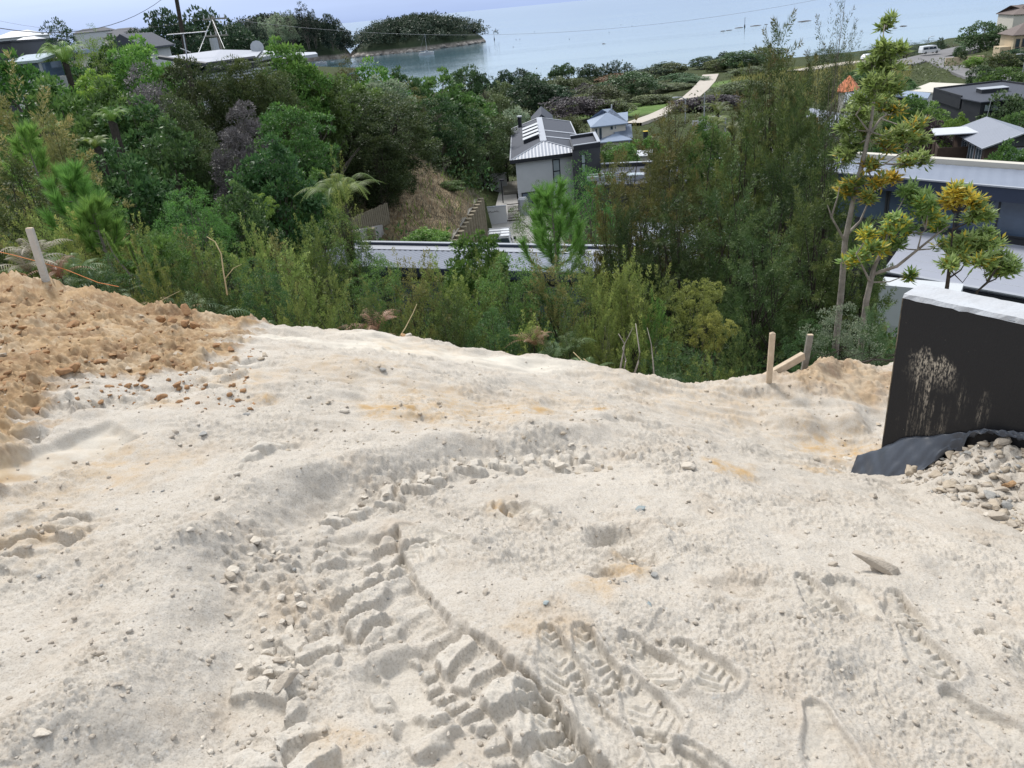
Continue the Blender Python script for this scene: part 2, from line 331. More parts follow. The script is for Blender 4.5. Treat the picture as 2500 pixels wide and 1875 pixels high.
# clods and grain ------------------------------------------------------------
cl0=np.clip(clay,0,1); rough=1-.92*np.clip(smooth,0,1); rough*=1-.85*lug; rough*=.30+.75*sstep(-.30,.40,fbm(X*1.8,Y*1.8,4,88)+.5*cl0)
d1,c1=worley(X/.085,Y/.085,3); d2,c2=worley(X/.034,Y/.034,5); d3,c3=worley(X/.0135,Y/.0135,7)
dome=lambda d,r:np.sqrt(np.clip(1-(d/r)**2,0,1))
cl=np.clip(clay,0,1); tr=sstep(.30,.05,np.abs(sM-.30))*sstep(.3,1,tM)*(1-lug)
Z+=rough*(cl*(.030*dome(d1,.55)*(c1>.6)+.020*dome(d2,.6)*(c2>.45)+.055*np.abs(fbm(X*2.6,Y*2.6,6,61,.56))+.012*fbm(X*28,Y*28,3,62))
   +(1-cl)*((.009+.016*tr)*dome(d2,.5)*(c2>.84-.40*tr)+.0095*fbm(X*12,Y*12,5,63,.62)))
Z+=rough*(.0062*dome(d3,.55)*(c3>.40)+.0042*fbm(X*55,Y*55,3,65))+.0012*fbm(X*90,Y*90,2,66)
# the rim where the fill ends, then the bank drops away under the shrubs
yed=np.interp(X,ex,ey)+.10*fbm(X*1.7,X*0+2,4,70); bey=Y-yed
Z+=.035*np.exp(-(bey/.22)**2)*(1+.8*fbm(X*3,Y*3,3,72)); Z-=np.where(bey>0,.75*bey*sstep(0,.5,bey)+.05*bey,0)
Z-=.5*sstep(8.5,11.5,RR)
# rubble backfill mound beside the black wall
WA=Vector((2.47,4.48,0)); WD=(Vector((2.87,3.93,0))-WA).normalized(); WNn=Vector((WD.y,-WD.x,0))
wu=(X-WA.x)*WD.x+(Y-WA.y)*WD.y; wv=-((X-WA.x)*WD.y-(Y-WA.y)*WD.x); wv=-wv if WNn.x>0 else wv
wdist=(X-WA.x)*WNn.x+(Y-WA.y)*WNn.y
if (Vector((0,0,0))-WA).dot(WNn)<0: wdist=-wdist; WNn=-WNn
pile=sstep(-.02,.65,wu)*sstep(1.15,.0,wdist)*(wdist>-.1)
target=25.02+.40*sstep(.05,.75,wu)+.28*sstep(.75,2.4,wu)
Z=np.where(pile>0,Z+(np.maximum(target-Z,0))*pile+.03*pile*dome(d1,.6)*(c1>.4)+.012*pile*fbm(X*14,Y*14,3,81),Z)
nr,nc=X.shape
idx=np.arange(nr*nc).reshape(nr,nc)
F=np.stack([idx[:-1,:-1],idx[:-1,1:],idx[1:,1:],idx[1:,:-1]],-1).reshape(-1,4)[:,::-1]
colr=np.stack([np.clip(clay,0,1),np.clip(och,0,1),np.clip(np.maximum(pale,smooth*.6+lug*.35),0,1)],-1).reshape(-1,3)

def dirtmat():
    m=bpy.data.materials.new('bare_earth'); m.use_nodes=True; t=m.node_tree; N=t.nodes; L=t.links; b=N['Principled BSDF']
    b.inputs['Roughness'].default_value=.95; b.inputs['Specular IOR Level'].default_value=.12
    g=N.new('ShaderNodeNewGeometry'); at_=N.new('ShaderNodeVertexColor'); at_.layer_name='Col'
    s=N.new('ShaderNodeSeparateColor'); L.new(at_.outputs[0],s.inputs[0])
    def noise(sc,det=6,ro=.6):
        n=N.new('ShaderNodeTexNoise'); n.inputs['Scale'].default_value=sc; n.inputs['Detail'].default_value=det; n.inputs['Roughness'].default_value=ro
        L.new(g.outputs['Position'],n.inputs['Vector']); return n.outputs[0]
    def rng_(x,a,b_,c,d):
        r=N.new('ShaderNodeMapRange'); L.new(x,r.inputs[0]); r.inputs[1].default_value=a; r.inputs[2].default_value=b_; r.inputs[3].default_value=c; r.inputs[4].default_value=d; return r.outputs[0]
    def mix(f,a,b_):
        x=N.new('ShaderNodeMix'); x.data_type='RGBA'
        for k,v in ((0,f),(6,a),(7,b_)):
            if hasattr(v,'node'): L.new(v,x.inputs[k])
            else: x.inputs[k].default_value=v if k==0 else (*v,1)
        return x.outputs[2]
    def mulr(a,b_):
        q=N.new('ShaderNodeMath'); q.operation='MULTIPLY'; q.use_clamp=True; L.new(a,q.inputs[0]); L.new(b_,q.inputs[1]); return q.outputs[0]
    c=mix(rng_(noise(1.3),.35,.65,0,1),(.495,.447,.385),(.435,.390,.334))
    c=mix(rng_(noise(26,8,.7),.42,.68,0,.55),c,(.545,.51,.462))
    c=mix(rng_(noise(150,3),.48,.68,0,.6),c,(.25,.215,.18))
    c=mix(rng_(noise(70,3),.62,.74,0,.5),c,(.56,.555,.54))
    c=mix(s.outputs[2],c,(.57,.525,.455))
    c=mix(rng_(noise(3.1,5),.54,.70,0,.40),c,(.405,.32,.235))
    oc=mix(rng_(noise(14,5),.35,.65,0,1),(.44,.285,.13),(.42,.325,.22)); c=mix(mulr(s.outputs[1],rng_(noise(9,7,.7),.38,.60,.12,1.25)),c,oc)
    cc=mix(rng_(noise(3.4,6),.38,.62,0,1),(.255,.168,.098),(.38,.262,.150)); cc=mix(rng_(noise(17,6),.5,.72,0,.75),cc,(.50,.385,.255)); cc=mix(rng_(noise(7,4),.55,.72,0,.7),cc,(.17,.098,.058))
    cc=mix(rng_(noise(2.1,5,.65),.50,.64,0,.75),cc,(.46,.375,.27)); c=mix(s.outputs[0],c,cc)
    L.new(c,b.inputs['Base Color'])
    bp=N.new('ShaderNodeBump'); bp.inputs['Strength'].default_value=.7; bp.inputs['Distance'].default_value=.008; L.new(noise(130,5,.75),bp.inputs['Height']); L.new(bp.outputs[0],b.inputs['Normal'])
    return m
M_dirt=dirtmat()
ground=meshobj('ground',npmesh('ground',np.stack([X,Y,Z],-1).reshape(-1,3),F,M_dirt,True,colr))
setp(ground,'pale beige churned earth with tyre tracks and boot prints in the foreground','bare earth',kind='structure')
def dz(x,y):                              # height of the finished earth
    r=math.hypot(x,y); a=math.atan2(x,y); i=min(max(int(np.searchsorted(rr,r)),0),nr-1); j=min(max(int(np.searchsorted(th,a)),0),nc-1); return float(Z[i,j])
# ================================================================ hillside, sea, island
T=[(p.x,p.y+.5,p.z-1.2) for p in EP]+[(0,0,25.2),(-4,2,25.4),(4,2,24.2),(-9,5,25.6),(7,4,22.8),(-3,-4,26),(9,-3,24),
 (0,9.5,23.6),(0,12,22.6),(-5,12,23.4),(5,12,21.6),(10,12,20.8),(-12,12,24.6),(-25,15,25.6),(20,10,20),(0,20,19.2),(-6,20,20.4),(6,20,18.6),(14,20,16.8),(-14,22,22.3),(-26,26,24.5),
 (0,30,15.3),(-6,30,17.2),(-10,36,19.2),(8,30,15),(20,30,15),(32,30,16),(-18,40,22.2),(-26,55,22.8),(-45,60,24.5),(-40,100,23),(-22,85,20),(-60,200,20),(-90,300,19),(-150,320,26),(-180,420,24),(-130,500,10),
 (-12,60,19.5),(-5.5,58,19.2),(-4.5,50,17.5),(-3.6,44,17.0),(-2.6,46,16.5),(-1.6,56,15.6),(-8,48,19),(-4,72,14),(-8,80,15),(-12,110,9),(1.5,70,10),(10,75,9.3),(10,90,8.4),(20,60,10.8),(30,46,13.2),(16,45,12.5),(8,52,11.5),(12,120,7.4),(20,120,8.0),
 (25,40,14),(40,60,12.2),(45,80,10.2),(60,100,9),(75,120,9.2),(94,150,11.5),(90,185,9.8),(60,150,8.2),(50,120,8.0),(97,235,8.8),(80,215,8.8),(120,235,9.5),(140,200,12),(180,200,16),
 (25.5,140,7.4),(48,190,6.0),(66,245,4.6),(12,200,5),(0,250,3.6),(30,250,3.8),(40,300,2.4),(0,300,2.4),(66,300,3.0),(-30,200,5.5),(-40,150,9),(-55,290,4),(110,300,2.0),(140,300,3),
 (-20,345,-.8),(20,348,-1),(72,352,-1),(118,345,-1),(170,345,-1),(-60,352,-1),(-20,420,-5),(100,420,-5),(200,420,-4),(-95,420,-3),(300,300,10),(300,420,-4),(-70,470,-5),(0,470,-6),(300,60,30)]
ROADS=dict(gravel=[(1545,300,132),(1605,279,146),(1645,261,160),(1686,237,178),(1709,217,195),(1726,198,215),(1735,181,245)],shore=[(2180,158,200),(2240,144,218),(2290,132,226),(2350,118,232),(2470,94,240)],
  lane=[(2310,138,214),(2345,155,190),(2385,175,165),(2440,200,142)],sand=[(1945,172,190),(2020,160,205),(2090,150,214),(2160,146,222)])
for k_ in ROADS.values():
    for q_ in k_:
        p_=at(*q_); T.append((p_.x,p_.y,p_.z-.45))
for px_,py_,y_ in ((2030,120,256),(2150,112,249),(2215,108,249),(2262,102,251),(2325,104,250),(2402,58,222)):
    p_=at(px_,py_,y_); T.append((p_.x,p_.y,p_.z-(4.2 if px_<2400 else 9)))
for q_ in ((845,605,40),(930,592,43),(885,525,46),(2230,140,231),(2290,125,239),(2350,112,245),(2190,150,216)):
    p_=at(*q_); T.append((p_.x,p_.y,p_.z-(.9 if q_[0]<1000 else .5)))
T=[q for q in T if q not in ((-10,36,19.2),(-8,48,19),(120,235,9.5),(97,235,8.8),(80,215,8.8),(25.5,140,7.4),(48,190,6.0),(66,245,4.6),(90,185,9.8),(94,150,11.5))]
tz=RBF(T,.1)
RW0=at(1100,590,43); RW1=at(1166,487,57.5)      # line of the pole retaining wall
def inDrive(x,y):
    s=((RW1.x-RW0.x)*(y-RW0.y)-(RW1.y-RW0.y)*(x-RW0.x))/math.hypot(RW1.x-RW0.x,RW1.y-RW0.y)
    return (s<-.05)&(x<9)&(y>36)&(y<74)
def gz(x,y):
    x=np.asarray(x,float); y=np.asarray(y,float); z=tz(x,y)
    dr=13.9-.085*(y-40)
    return np.where(inDrive(x,y),np.minimum(z,dr-.25),z)
def gzf(x,y): return float(gz(np.array([x]),np.array([y]))[0])
gx=np.concatenate([np.linspace(-420,-60,40)[:-1],np.linspace(-60,-14,40)[:-1],np.linspace(-14,14,75)[:-1],np.linspace(14,60,40)[:-1],np.linspace(60,420,40)])
gy=np.concatenate([np.linspace(-12,2,8)[:-1],np.linspace(2,76,140)[:-1],np.linspace(76,200,50)[:-1],np.linspace(200,560,50)])
GX,GY=np.meshgrid(gx,gy); GZ=gz(GX,GY)+.25*fbm(GX*.3,GY*.3,3,90)*sstep(8,16,GY)
GZ=np.where(np.hypot(GX,GY)<9.5,np.minimum(GZ,dbase(np.clip(GX,-6,4.5),np.clip(GY,-1,7.5))-.55),GZ)
n1,n2=GX.shape; idx=np.arange(n1*n2).reshape(n1,n2)
F=np.stack([idx[:-1,:-1],idx[:-1,1:],idx[1:,1:],idx[1:,:-1]],-1).reshape(-1,4)
dry=sstep(6.5,2.5,np.hypot((GX+4.2)/.8,(GY-51)/1.7)); lawn=np.zeros_like(GX)
for lx,ly,rx,ry in ((30,172,11,16),(5,150,6,20),(104,246,30,5),(-5,190,10,20),(62,203,9,8)): lawn=np.maximum(lawn,sstep(1.2,.7,np.hypot((GX-lx)/rx,(GY-ly)/ry)))
def terrmat():
    m=bpy.data.materials.new('hillside_soil'); m.use_nodes=True; t=m.node_tree; N=t.nodes; L=t.links; b=N['Principled BSDF']; b.inputs['Roughness'].default_value=.95; b.inputs['Specular IOR Level'].default_value=.1
    g=N.new('ShaderNodeNewGeometry'); a=N.new('ShaderNodeVertexColor'); a.layer_name='Col'; s=N.new('ShaderNodeSeparateColor'); L.new(a.outputs[0],s.inputs[0])
    def nz(sc,c0,c1,d=6):
        n=N.new('ShaderNodeTexNoise'); n.inputs['Scale'].default_value=sc; n.inputs['Detail'].default_value=d; L.new(g.outputs['Position'],n.inputs['Vector'])
        r=N.new('ShaderNodeValToRGB'); r.color_ramp.elements[0].position=.36; r.color_ramp.elements[1].position=.64; r.color_ramp.elements[0].color=(*c0,1); r.color_ramp.elements[1].color=(*c1,1); L.new(n.outputs[0],r.inputs[0]); return r.outputs[0],n.outputs[0]
    def mix(f,x,y):
        q=N.new('ShaderNodeMix'); q.data_type='RGBA'; L.new(f,q.inputs[0]); L.new(x,q.inputs[6]); L.new(y,q.inputs[7]); return q.outputs[2]
    base,_=nz(1.1,(.035,.042,.018),(.06,.075,.03)); dr,_=nz(2.2,(.20,.14,.085),(.38,.30,.19)); lw,_=nz(.35,(.075,.13,.035),(.12,.18,.055))
    c=mix(s.outputs[1],base,lw); c=mix(s.outputs[0],c,dr); L.new(c,b.inputs['Base Color'])
    bp=N.new('ShaderNodeBump'); bp.inputs['Distance'].default_value=.25; bp.inputs['Strength'].default_value=.8; _,nn=nz(3.5,(0,0,0),(1,1,1)); L.new(nn,bp.inputs['Height']); L.new(bp.outputs[0],b.inputs['Normal'])
    return m
terr=meshobj('hillside',npmesh('hillside',np.stack([GX,GY,GZ],-1).reshape(-1,3),F,terrmat(),True,np.stack([dry,lawn,lawn*0],-1).reshape(-1,3)))
setp(terr,'scrub covered hillside falling from the earth platform to the bay','hillside',kind='structure')
# sea ------------------------------------------------------------------------
def seamat():
    m=bpy.data.materials.new('sea_water'); m.use_nodes=True; t=m.node_tree; N=t.nodes; L=t.links; b=N['Principled BSDF']
    b.inputs['Base Color'].default_value=(.045,.10,.13,1); b.inputs['Roughness'].default_value=.11; b.inputs['IOR'].default_value=1.33; b.inputs['Specular IOR Level'].default_value=.5
    g=N.new('ShaderNodeNewGeometry')
    mp=N.new('ShaderNodeMapping'); mp.inputs['Rotation'].default_value=(0,0,R(-12)); mp.inputs['Scale'].default_value=(.35,1.3,1); L.new(g.outputs['Position'],mp.inputs[0])
    n=N.new('ShaderNodeTexNoise'); n.inputs['Scale'].default_value=.22; n.inputs['Detail'].default_value=6; L.new(mp.outputs[0],n.inputs['Vector'])
    mp2=N.new('ShaderNodeMapping'); mp2.inputs['Rotation'].default_value=(0,0,R(-9)); mp2.inputs['Scale'].default_value=(.0022,.016,1); L.new(g.outputs['Position'],mp2.inputs[0])
    n2=N.new('ShaderNodeTexNoise'); n2.inputs['Scale'].default_value=1.0; n2.inputs['Detail'].default_value=5; n2.inputs['Distortion'].default_value=.8; L.new(mp2.outputs[0],n2.inputs['Vector'])
    r=N.new('ShaderNodeMapRange'); r.inputs[1].default_value=.40; r.inputs[2].default_value=.62; r.inputs[3].default_value=.10; r.inputs[4].default_value=.55; L.new(n2.outputs[0],r.inputs[0])
    bp=N.new('ShaderNodeBump'); bp.inputs['Distance'].default_value=.35; L.new(n.outputs[0],bp.inputs['Height']); L.new(r.outputs[0],bp.inputs['Strength']); L.new(bp.outputs[0],b.inputs['Normal'])
    return m
sea=MB().quad((-30000,100,0),(30000,100,0),(30000,45000,0),(-30000,45000,0)).build('sea',seamat())
setp(sea,'calm pale blue bay reaching to the horizon','sea',kind='structure')
# island and headland ----------------------------------------------------------
M_rock=mat('coast_rock',(.30,.27,.235),.9,(.35,1,(.13,.11,.095)),(.8,.8))
_t=M_rock.node_tree; _b=_t.nodes['Principled BSDF']; _l=_b.inputs['Base Color'].links[0]; _src=_l.from_socket; _g=_t.nodes.new('ShaderNodeNewGeometry'); _s=_t.nodes.new('ShaderNodeSeparateXYZ'); _t.links.new(_g.outputs['Position'],_s.inputs[0])
_r=_t.nodes.new('ShaderNodeMapRange'); _r.inputs[1].default_value=2.2; _r.inputs[2].default_value=4.2; _t.links.new(_s.outputs[2],_r.inputs[0]); _x=_t.nodes.new('ShaderNodeMix'); _x.data_type='RGBA'; _t.links.new(_r.outputs[0],_x.inputs[0]); _t.links.new(_src,_x.inputs[6]); _x.inputs[7].default_value=(.035,.05,.025,1); _t.links.new(_x.outputs[2],_b.inputs['Base Color'])   # soil and scrub above the bare shore rock
def isle(name,label,outline,top,peak_shift,seed):
    """low wooded landform: outline polygon at sea level, rounded dome with a rocky foot"""
    n=len(outline); c=sum((Vector(p) for p in outline),Vector())/n; rings=14; V=[]; Fq=[]
    rr_=random.Random(seed)
    m=40
    ring0=[]
    for k in range(m*1):
        t=k/m*n; i=int(t)%n; f=t-int(t); ring0.append(Vector(outline[i]).lerp(Vector(outline[(i+1)%n]),f))
    for j in range(rings+1):
        f=j/rings; 
        for k,p in enumerate(ring0):
            q=c+(p-c)*(1-f)+Vector((peak_shift[0]*f,peak_shift[1]*f,0))*.5
            h=top*(1-(1-f)**2.6)**.75 if f>0 else -1.5
            if 0<f<.16: q+=Vector((rr_.uniform(-2,2),rr_.uniform(-2,2),0))
            V.append((q.x,q.y,h*(.86+.28*rr_.random()) if f>0 else h))
    for j in range(rings):
        for k in range(m): Fq.append((j*m+k,j*m+(k+1)%m,(j+1)*m+(k+1)%m,(j+1)*m+k))
    o=meshobj(name,npmesh(name,V,Fq,M_rock,False)); setp(o,label,name,kind='structure'); return o,V,m,rings
ISL=[tuple(atz(x,y,0))for x,y in ((868,140),(905,137),(960,131),(1020,126),(1080,117),(1140,110),(1182,103))]
ISL=[(a,b,0) for a,b,_ in ISL]+[(p[0]*1.0+dx,p[1]+dy,0) for p,dx,dy in ((ISL[6],4,25),(ISL[5],-2,60),(ISL[4],-6,75),(ISL[2],-12,80),(ISL[1],-16,60),(ISL[0],-12,30))]
isl,isV,ism,isr=isle('island','small wooded island with pale boulders along its shore',ISL,17,(0,0),3)
HD=[(a,b,0) for a,b,_ in (tuple(atz(x,y,0)) for x,y in ((560,168),(640,163),(700,155),(780,147),(840,143),(866,138)))]
HD=HD+[(HD[5][0]-6,HD[5][1]+22,0),(HD[4][0]-15,HD[4][1]+70,0),(HD[2][0]-30,HD[2][1]+120,0),(HD[0][0]-60,HD[0][1]+120,0),(HD[0][0]-90,HD[0][1]+20,0)]
hdl,hdV,hdm,hdr=isle('headland','wooded headland left of the island with tall thin trees',HD,25,(-20,0),5)
# ================================================================ plants: kinds
def nrm(a): return a/np.maximum(np.linalg.norm(a,axis=-1,keepdims=True),1e-9)
def rdir(n,g): return nrm(g.normal(size=(n,3)))
def leafV(Pn,D,L,W,g,needle=False,flat=0.):
    n=len(Pn); L=np.broadcast_to(L,(n,))[:,None]; W=np.broadcast_to(W,(n,))[:,None]
    ref=rdir(n,g); ref[:,2]+=flat*2
    side=nrm(np.cross(D,ref)); nn=np.cross(D,side)
    if needle:
        V=np.stack([Pn-side*W/2,Pn+side*W/2,Pn+D*L],1).reshape(-1,3); F=np.arange(3*n).reshape(n,3)
    else:
        mid=Pn+D*L*.5+nn*L*.07; V=np.stack([Pn,mid-side*W/2,Pn+D*L,mid+side*W/2],1).reshape(-1,3); F=np.arange(4*n).reshape(n,4)
    return V,F
def leafmat(name,dark,light,tip,trans=.22,odd=None,rough=.5):
    dark,light,tip=(tuple(min(v*1.65,.5) for v in c) for c in (dark,light,tip)); trans=min(trans+.13,.42)
    m=bpy.data.materials.new(name); m.use_nodes=True; t=m.node_tree; N=t.nodes; L=t.links; b=N['Principled BSDF']; out=N['Material Output']
    a=N.new('ShaderNodeVertexColor'); a.layer_name='Col'; s=N.new('ShaderNodeSeparateColor'); L.new(a.outputs[0],s.inputs[0])
    def mix(f,x,y):
        q=N.new('ShaderNodeMix'); q.data_type='RGBA'
        L.new(f,q.inputs[0])
        for k,v in ((6,x),(7,y)):
            if hasattr(v,'node'): L.new(v,q.inputs[k])
            else: q.inputs[k].default_value=(*v,1)
        return q.outputs[2]
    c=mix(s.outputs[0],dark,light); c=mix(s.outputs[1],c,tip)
    if odd: c=mix(s.outputs[2],c,odd)
    oi=N.new('ShaderNodeObjectInfo'); hs=N.new('ShaderNodeHueSaturation'); L.new(c,hs.inputs['Color'])
    r1=N.new('ShaderNodeMapRange'); r1.inputs[3].default_value=.72; r1.inputs[4].default_value=1.28; L.new(oi.outputs['Random'],r1.inputs[0]); L.new(r1.outputs[0],hs.inputs['Value'])
    r2=N.new('ShaderNodeMath'); r2.operation='MULTIPLY_ADD'; r2.inputs[1].default_value=7.31; r2.inputs[2].default_value=0; L.new(oi.outputs['Random'],r2.inputs[0])
    r3=N.new('ShaderNodeMath'); r3.operation='FRACT'; L.new(r2.outputs[0],r3.inputs[0]); r4=N.new('ShaderNodeMapRange'); r4.inputs[3].default_value=.482; r4.inputs[4].default_value=.515; L.new(r3.outputs[0],r4.inputs[0]); L.new(r4.outputs[0],hs.inputs['Hue'])
    L.new(hs.outputs[0],b.inputs['Base Color']); b.inputs['Roughness'].default_value=rough; b.inputs['Specular IOR Level'].default_value=.30
    tr=N.new('ShaderNodeBsdfTranslucent'); L.new(hs.outputs[0],tr.inputs[0]); mx_=N.new('ShaderNodeMixShader'); mx_.inputs[0].default_value=trans
    L.new(b.outputs[0],mx_.inputs[1]); L.new(tr.outputs[0],mx_.inputs[2]); L.new(mx_.outputs[0],out.inputs[0]); return m
LM=dict(
 vivid=leafmat('leaf_vivid',(.030,.080,.018),(.075,.165,.035),(.15,.25,.045)),
 deep=leafmat('leaf_deep',(.018,.045,.016),(.045,.090,.028),(.09,.15,.04)),
 mid=leafmat('leaf_mid',(.032,.064,.017),(.075,.132,.032),(.14,.205,.05)),
 yellowgreen=leafmat('leaf_yellowgreen',(.06,.11,.02),(.14,.21,.035),(.26,.33,.06)),
 olive=leafmat('leaf_olive',(.026,.044,.013),(.064,.092,.026),(.125,.135,.04)),
 darkolive=leafmat('leaf_darkolive',(.021,.038,.013),(.052,.078,.025),(.098,.115,.038)),
 brown=leafmat('leaf_brown',(.036,.046,.014),(.086,.092,.028),(.165,.125,.045)),
 russet=leafmat('leaf_russet',(.026,.044,.014),(.066,.086,.026),(.150,.098,.045)),
 purple=leafmat('leaf_purple',(.052,.050,.050),(.108,.098,.100),(.14,.125,.13),.1),
 plum=leafmat('leaf_plum',(.020,.016,.018),(.050,.036,.038),(.08,.06,.05),.1),
 silver=leafmat('leaf_silver',(.07,.10,.06),(.17,.21,.13),(.30,.34,.22)),
 manuka=leafmat('leaf_manuka',(.060,.088,.022),(.140,.175,.045),(.27,.285,.085)),
 manukab=leafmat('leaf_manukab',(.070,.080,.025),(.160,.158,.054),(.29,.25,.10)),
 pine=leafmat('leaf_pine',(.045,.110,.022),(.105,.205,.045),(.19,.32,.075),.25),
 fern=leafmat('leaf_fern',(.032,.070,.016),(.075,.130,.028),(.13,.18,.040),.3),
 bracken=leafmat('leaf_bracken',(.028,.060,.026),(.060,.105,.045),(.12,.16,.07),.25),
 dead=leafmat('leaf_dead',(.10,.055,.030),(.20,.12,.068),(.28,.19,.12),.2),
 greydead=leafmat('leaf_greydead',(.085,.075,.055),(.165,.145,.105),(.22,.20,.14),.15),
 akeake=leafmat('leaf_akeake',(.085,.130,.030),(.175,.235,.070),(.26,.31,.13),.32,(.66,.46,.05),.4),
 corokia=leafmat('leaf_corokia',(.07,.085,.020),(.17,.185,.045),(.34,.32,.09)),
 far=leafmat('leaf_far',(.022,.045,.020),(.055,.095,.036),(.09,.13,.05),.1),
 farolive=leafmat('leaf_farolive',(.035,.050,.022),(.080,.100,.040),(.13,.14,.06),.1),
 fardark=leafmat('leaf_fardark',(.012,.028,.016),(.032,.058,.028),(.055,.085,.04),.1),
 farplum=leafmat('leaf_farplum',(.024,.022,.026),(.060,.050,.055),(.085,.07,.065),.1),
 farorange=leafmat('leaf_farorange',(.09,.06,.035),(.18,.11,.06),(.22,.15,.09),.1),
 isle=leafmat('leaf_isle',(.012,.022,.015),(.028,.042,.026),(.050,.062,.036),.05))
for n_ in LM['akeake'].node_tree.nodes:
    if n_.type=='MAP_RANGE' and abs(n_.inputs[3].default_value-.72)<.01: n_.inputs[3].default_value=1.0; n_.inputs[4].default_value=1.25
M_bark=mat('bark_grey',(.16,.135,.115),.9,(9,1,(.09,.075,.06)),(30,.6)); M_barkd=mat('bark_dark',(.055,.045,.036),.9,(12,1,(.03,.025,.02)),(30,.6)); M_barkp=mat('bark_pale',(.30,.265,.23),.85,(10,1,(.17,.15,.13)),(30,.5))
def prof(pts):
    a=np.array(pts); return lambda h:np.interp(h,a[:,0],a[:,1])
ROUND=prof([(.12,.35),(.3,.85),(.5,1),(.7,.92),(.88,.62),(1,.15)]); TALL=prof([(.08,.55),(.25,.95),(.5,1),(.75,.7),(.9,.42),(1,.08)])
COLUMN=prof([(.03,.6),(.2,.9),(.5,1),(.75,.8),(.92,.45),(1,.08)]); DOME=prof([(.2,.6),(.4,1),(.65,.98),(.85,.7),(1,.2)]); CONE=prof([(.1,.8),(.25,1),(.6,.6),(.9,.2),(1,.03)])
SPREAD=prof([(.3,.5),(.5,1),(.7,1),(.88,.7),(1,.25)]); UMB=prof([(.55,.55),(.66,1),(.82,.95),(.93,.6),(1,.2)])
KINDS={}
def kind(key,Ht,Rd,pf,h0,nc,mode,cr_,nl,L,W,seed,needle=False,stems=1,nb=22,tr=.035,up=.8,lump=.25,zs=.6,lean=.06):
    g=np.random.default_rng(seed)
    hs=[]
    while len(hs)<nc:
        h=h0+(1-h0)*g.random()
        if g.random()<pf(h)**1.3+.05: hs.append(h)
    hf=np.array(hs); an=g.random(nc)*6.2832
    rf=(.42+.58*np.sqrt(g.random(nc)))*(1+lump*np.sin(an*3+hf*9+seed)+lump*.6*np.sin(an*5-hf*14))
    r=pf(hf)*Rd*rf; C=np.stack([r*np.cos(an),r*np.sin(an),hf*Ht*(1+.05*g.normal(size=nc))],-1)
    out=np.stack([np.cos(an),np.sin(an),.9*(hf-.45)],-1); out=nrm(out)
    k=max(1,nl//nc); ci=np.repeat(np.arange(nc),k); n=len(ci); sz=cr_*(.65+.7*g.random(nc))[ci]
    crand=g.random(nc)[ci]
    if mode=='spray':
        ax=nrm(out*(1-up*.75)+np.array([0,0,up])+.35*g.normal(size=(nc,3)))[ci]; t=g.random(n)
        rad=nrm(np.cross(ax,rdir(n,g))); wr=sz*.42*(1-.75*t)
        Pn=C[ci]+ax*(sz*(t*1.7-.5))[:,None]+rad*(wr*g.random(n))[:,None]; D=nrm(ax*.75+rad*.85); tip=t
    else:
        d=rdir(n,g); fl=(d*(out[ci]+np.array([0,0,.55]))).sum(-1)<-.35; d[fl]*=-1
        u=.35+.65*np.sqrt(g.random(n)); Pn=C[ci]+d*(sz*u)[:,None]*np.array([1,1,zs]); D=nrm(d*.8+.55*g.normal(size=(n,3))+np.array([0,0,.15 if mode=='puff' else -.25]))
        tip=np.clip(.5+.6*d[:,2],0,1)*u
    Ls=L*(.7+.6*g.random(n)); V,F=leafV(Pn,D,Ls,W*(.75+.5*g.random(n)),g,needle,.6 if mode!='spray' else 0)
    lf=3 if needle else 4
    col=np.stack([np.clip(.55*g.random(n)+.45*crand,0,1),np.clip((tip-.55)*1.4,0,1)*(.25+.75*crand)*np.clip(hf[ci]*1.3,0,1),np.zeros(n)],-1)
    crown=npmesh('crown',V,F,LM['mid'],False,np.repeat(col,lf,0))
    mb=MB(); tops=[]
    for sidx in range(stems):
        a0=sidx/stems*6.28+seed; b0=Vector((.08*Rd*math.cos(a0)*(stems>1),.08*Rd*math.sin(a0)*(stems>1),-.04*Ht))
        tp=Vector(((.35*Rd*math.cos(a0) if stems>1 else 0)+lean*Ht*g.normal()*.5,(.35*Rd*math.sin(a0) if stems>1 else 0)+lean*Ht*g.normal()*.5,Ht*(.86 if stems==1 else .8)))
        pts=[b0.lerp(tp,q)+Vector((g.normal(),g.normal(),0))*Rd*.035*(0<q<1) for q in (0,.2,.4,.6,.8,1)]
        mb.tube(pts,[tr*Ht*(1-.85*q)*(1/(1+.25*(stems-1))) for q in (0,.2,.4,.6,.8,1)],6); tops.append(pts)
    for j in g.choice(nc,min(nb,nc),replace=False):
        pts=tops[int(g.integers(stems))]; c=Vector(C[j]); q=np.clip(c.z/Ht*.72,.12,.95)*5; i=min(int(q),4); s0=pts[i].lerp(pts[i+1],q-i)
        md=s0.lerp(c,.5)+Vector((0,0,.06*(c-s0).length)); rb=tr*Ht*.28
        mb.tube([s0,md,c],[rb,rb*.65,rb*.25],4,False)
    me=bpy.data.meshes.new('trunk'); me.from_pydata(mb.v,[],mb.f); me.materials.append(M_bark)
    for p in me.polygons: p.use_smooth=True
    KINDS[key]=(crown,me,Ht,Rd)
for v in range(3):
    kind(f'kanuka{v}',6.,1.35,TALL,.06,170,'spray',.52,26000,.095,.030,10+v,True,3,60,.015,.40,.30)
    kind(f'broad{v}',6.,2.3,ROUND,.10,150,'puff',.52,10500,.25,.135,20+v,False,1,40,.03,zs=.62)
    kind(f'manuka{v}',2.2,.62,COLUMN,.04,130,'spray',.20,11000,.036,.016,30+v,True,3,60,.010,.80,.40)
    kind(f'far{v}',8.,3.8,ROUND,.10,120,'puff',.95,4600,.50,.30,40+v,False,1,20,.03,zs=.66)
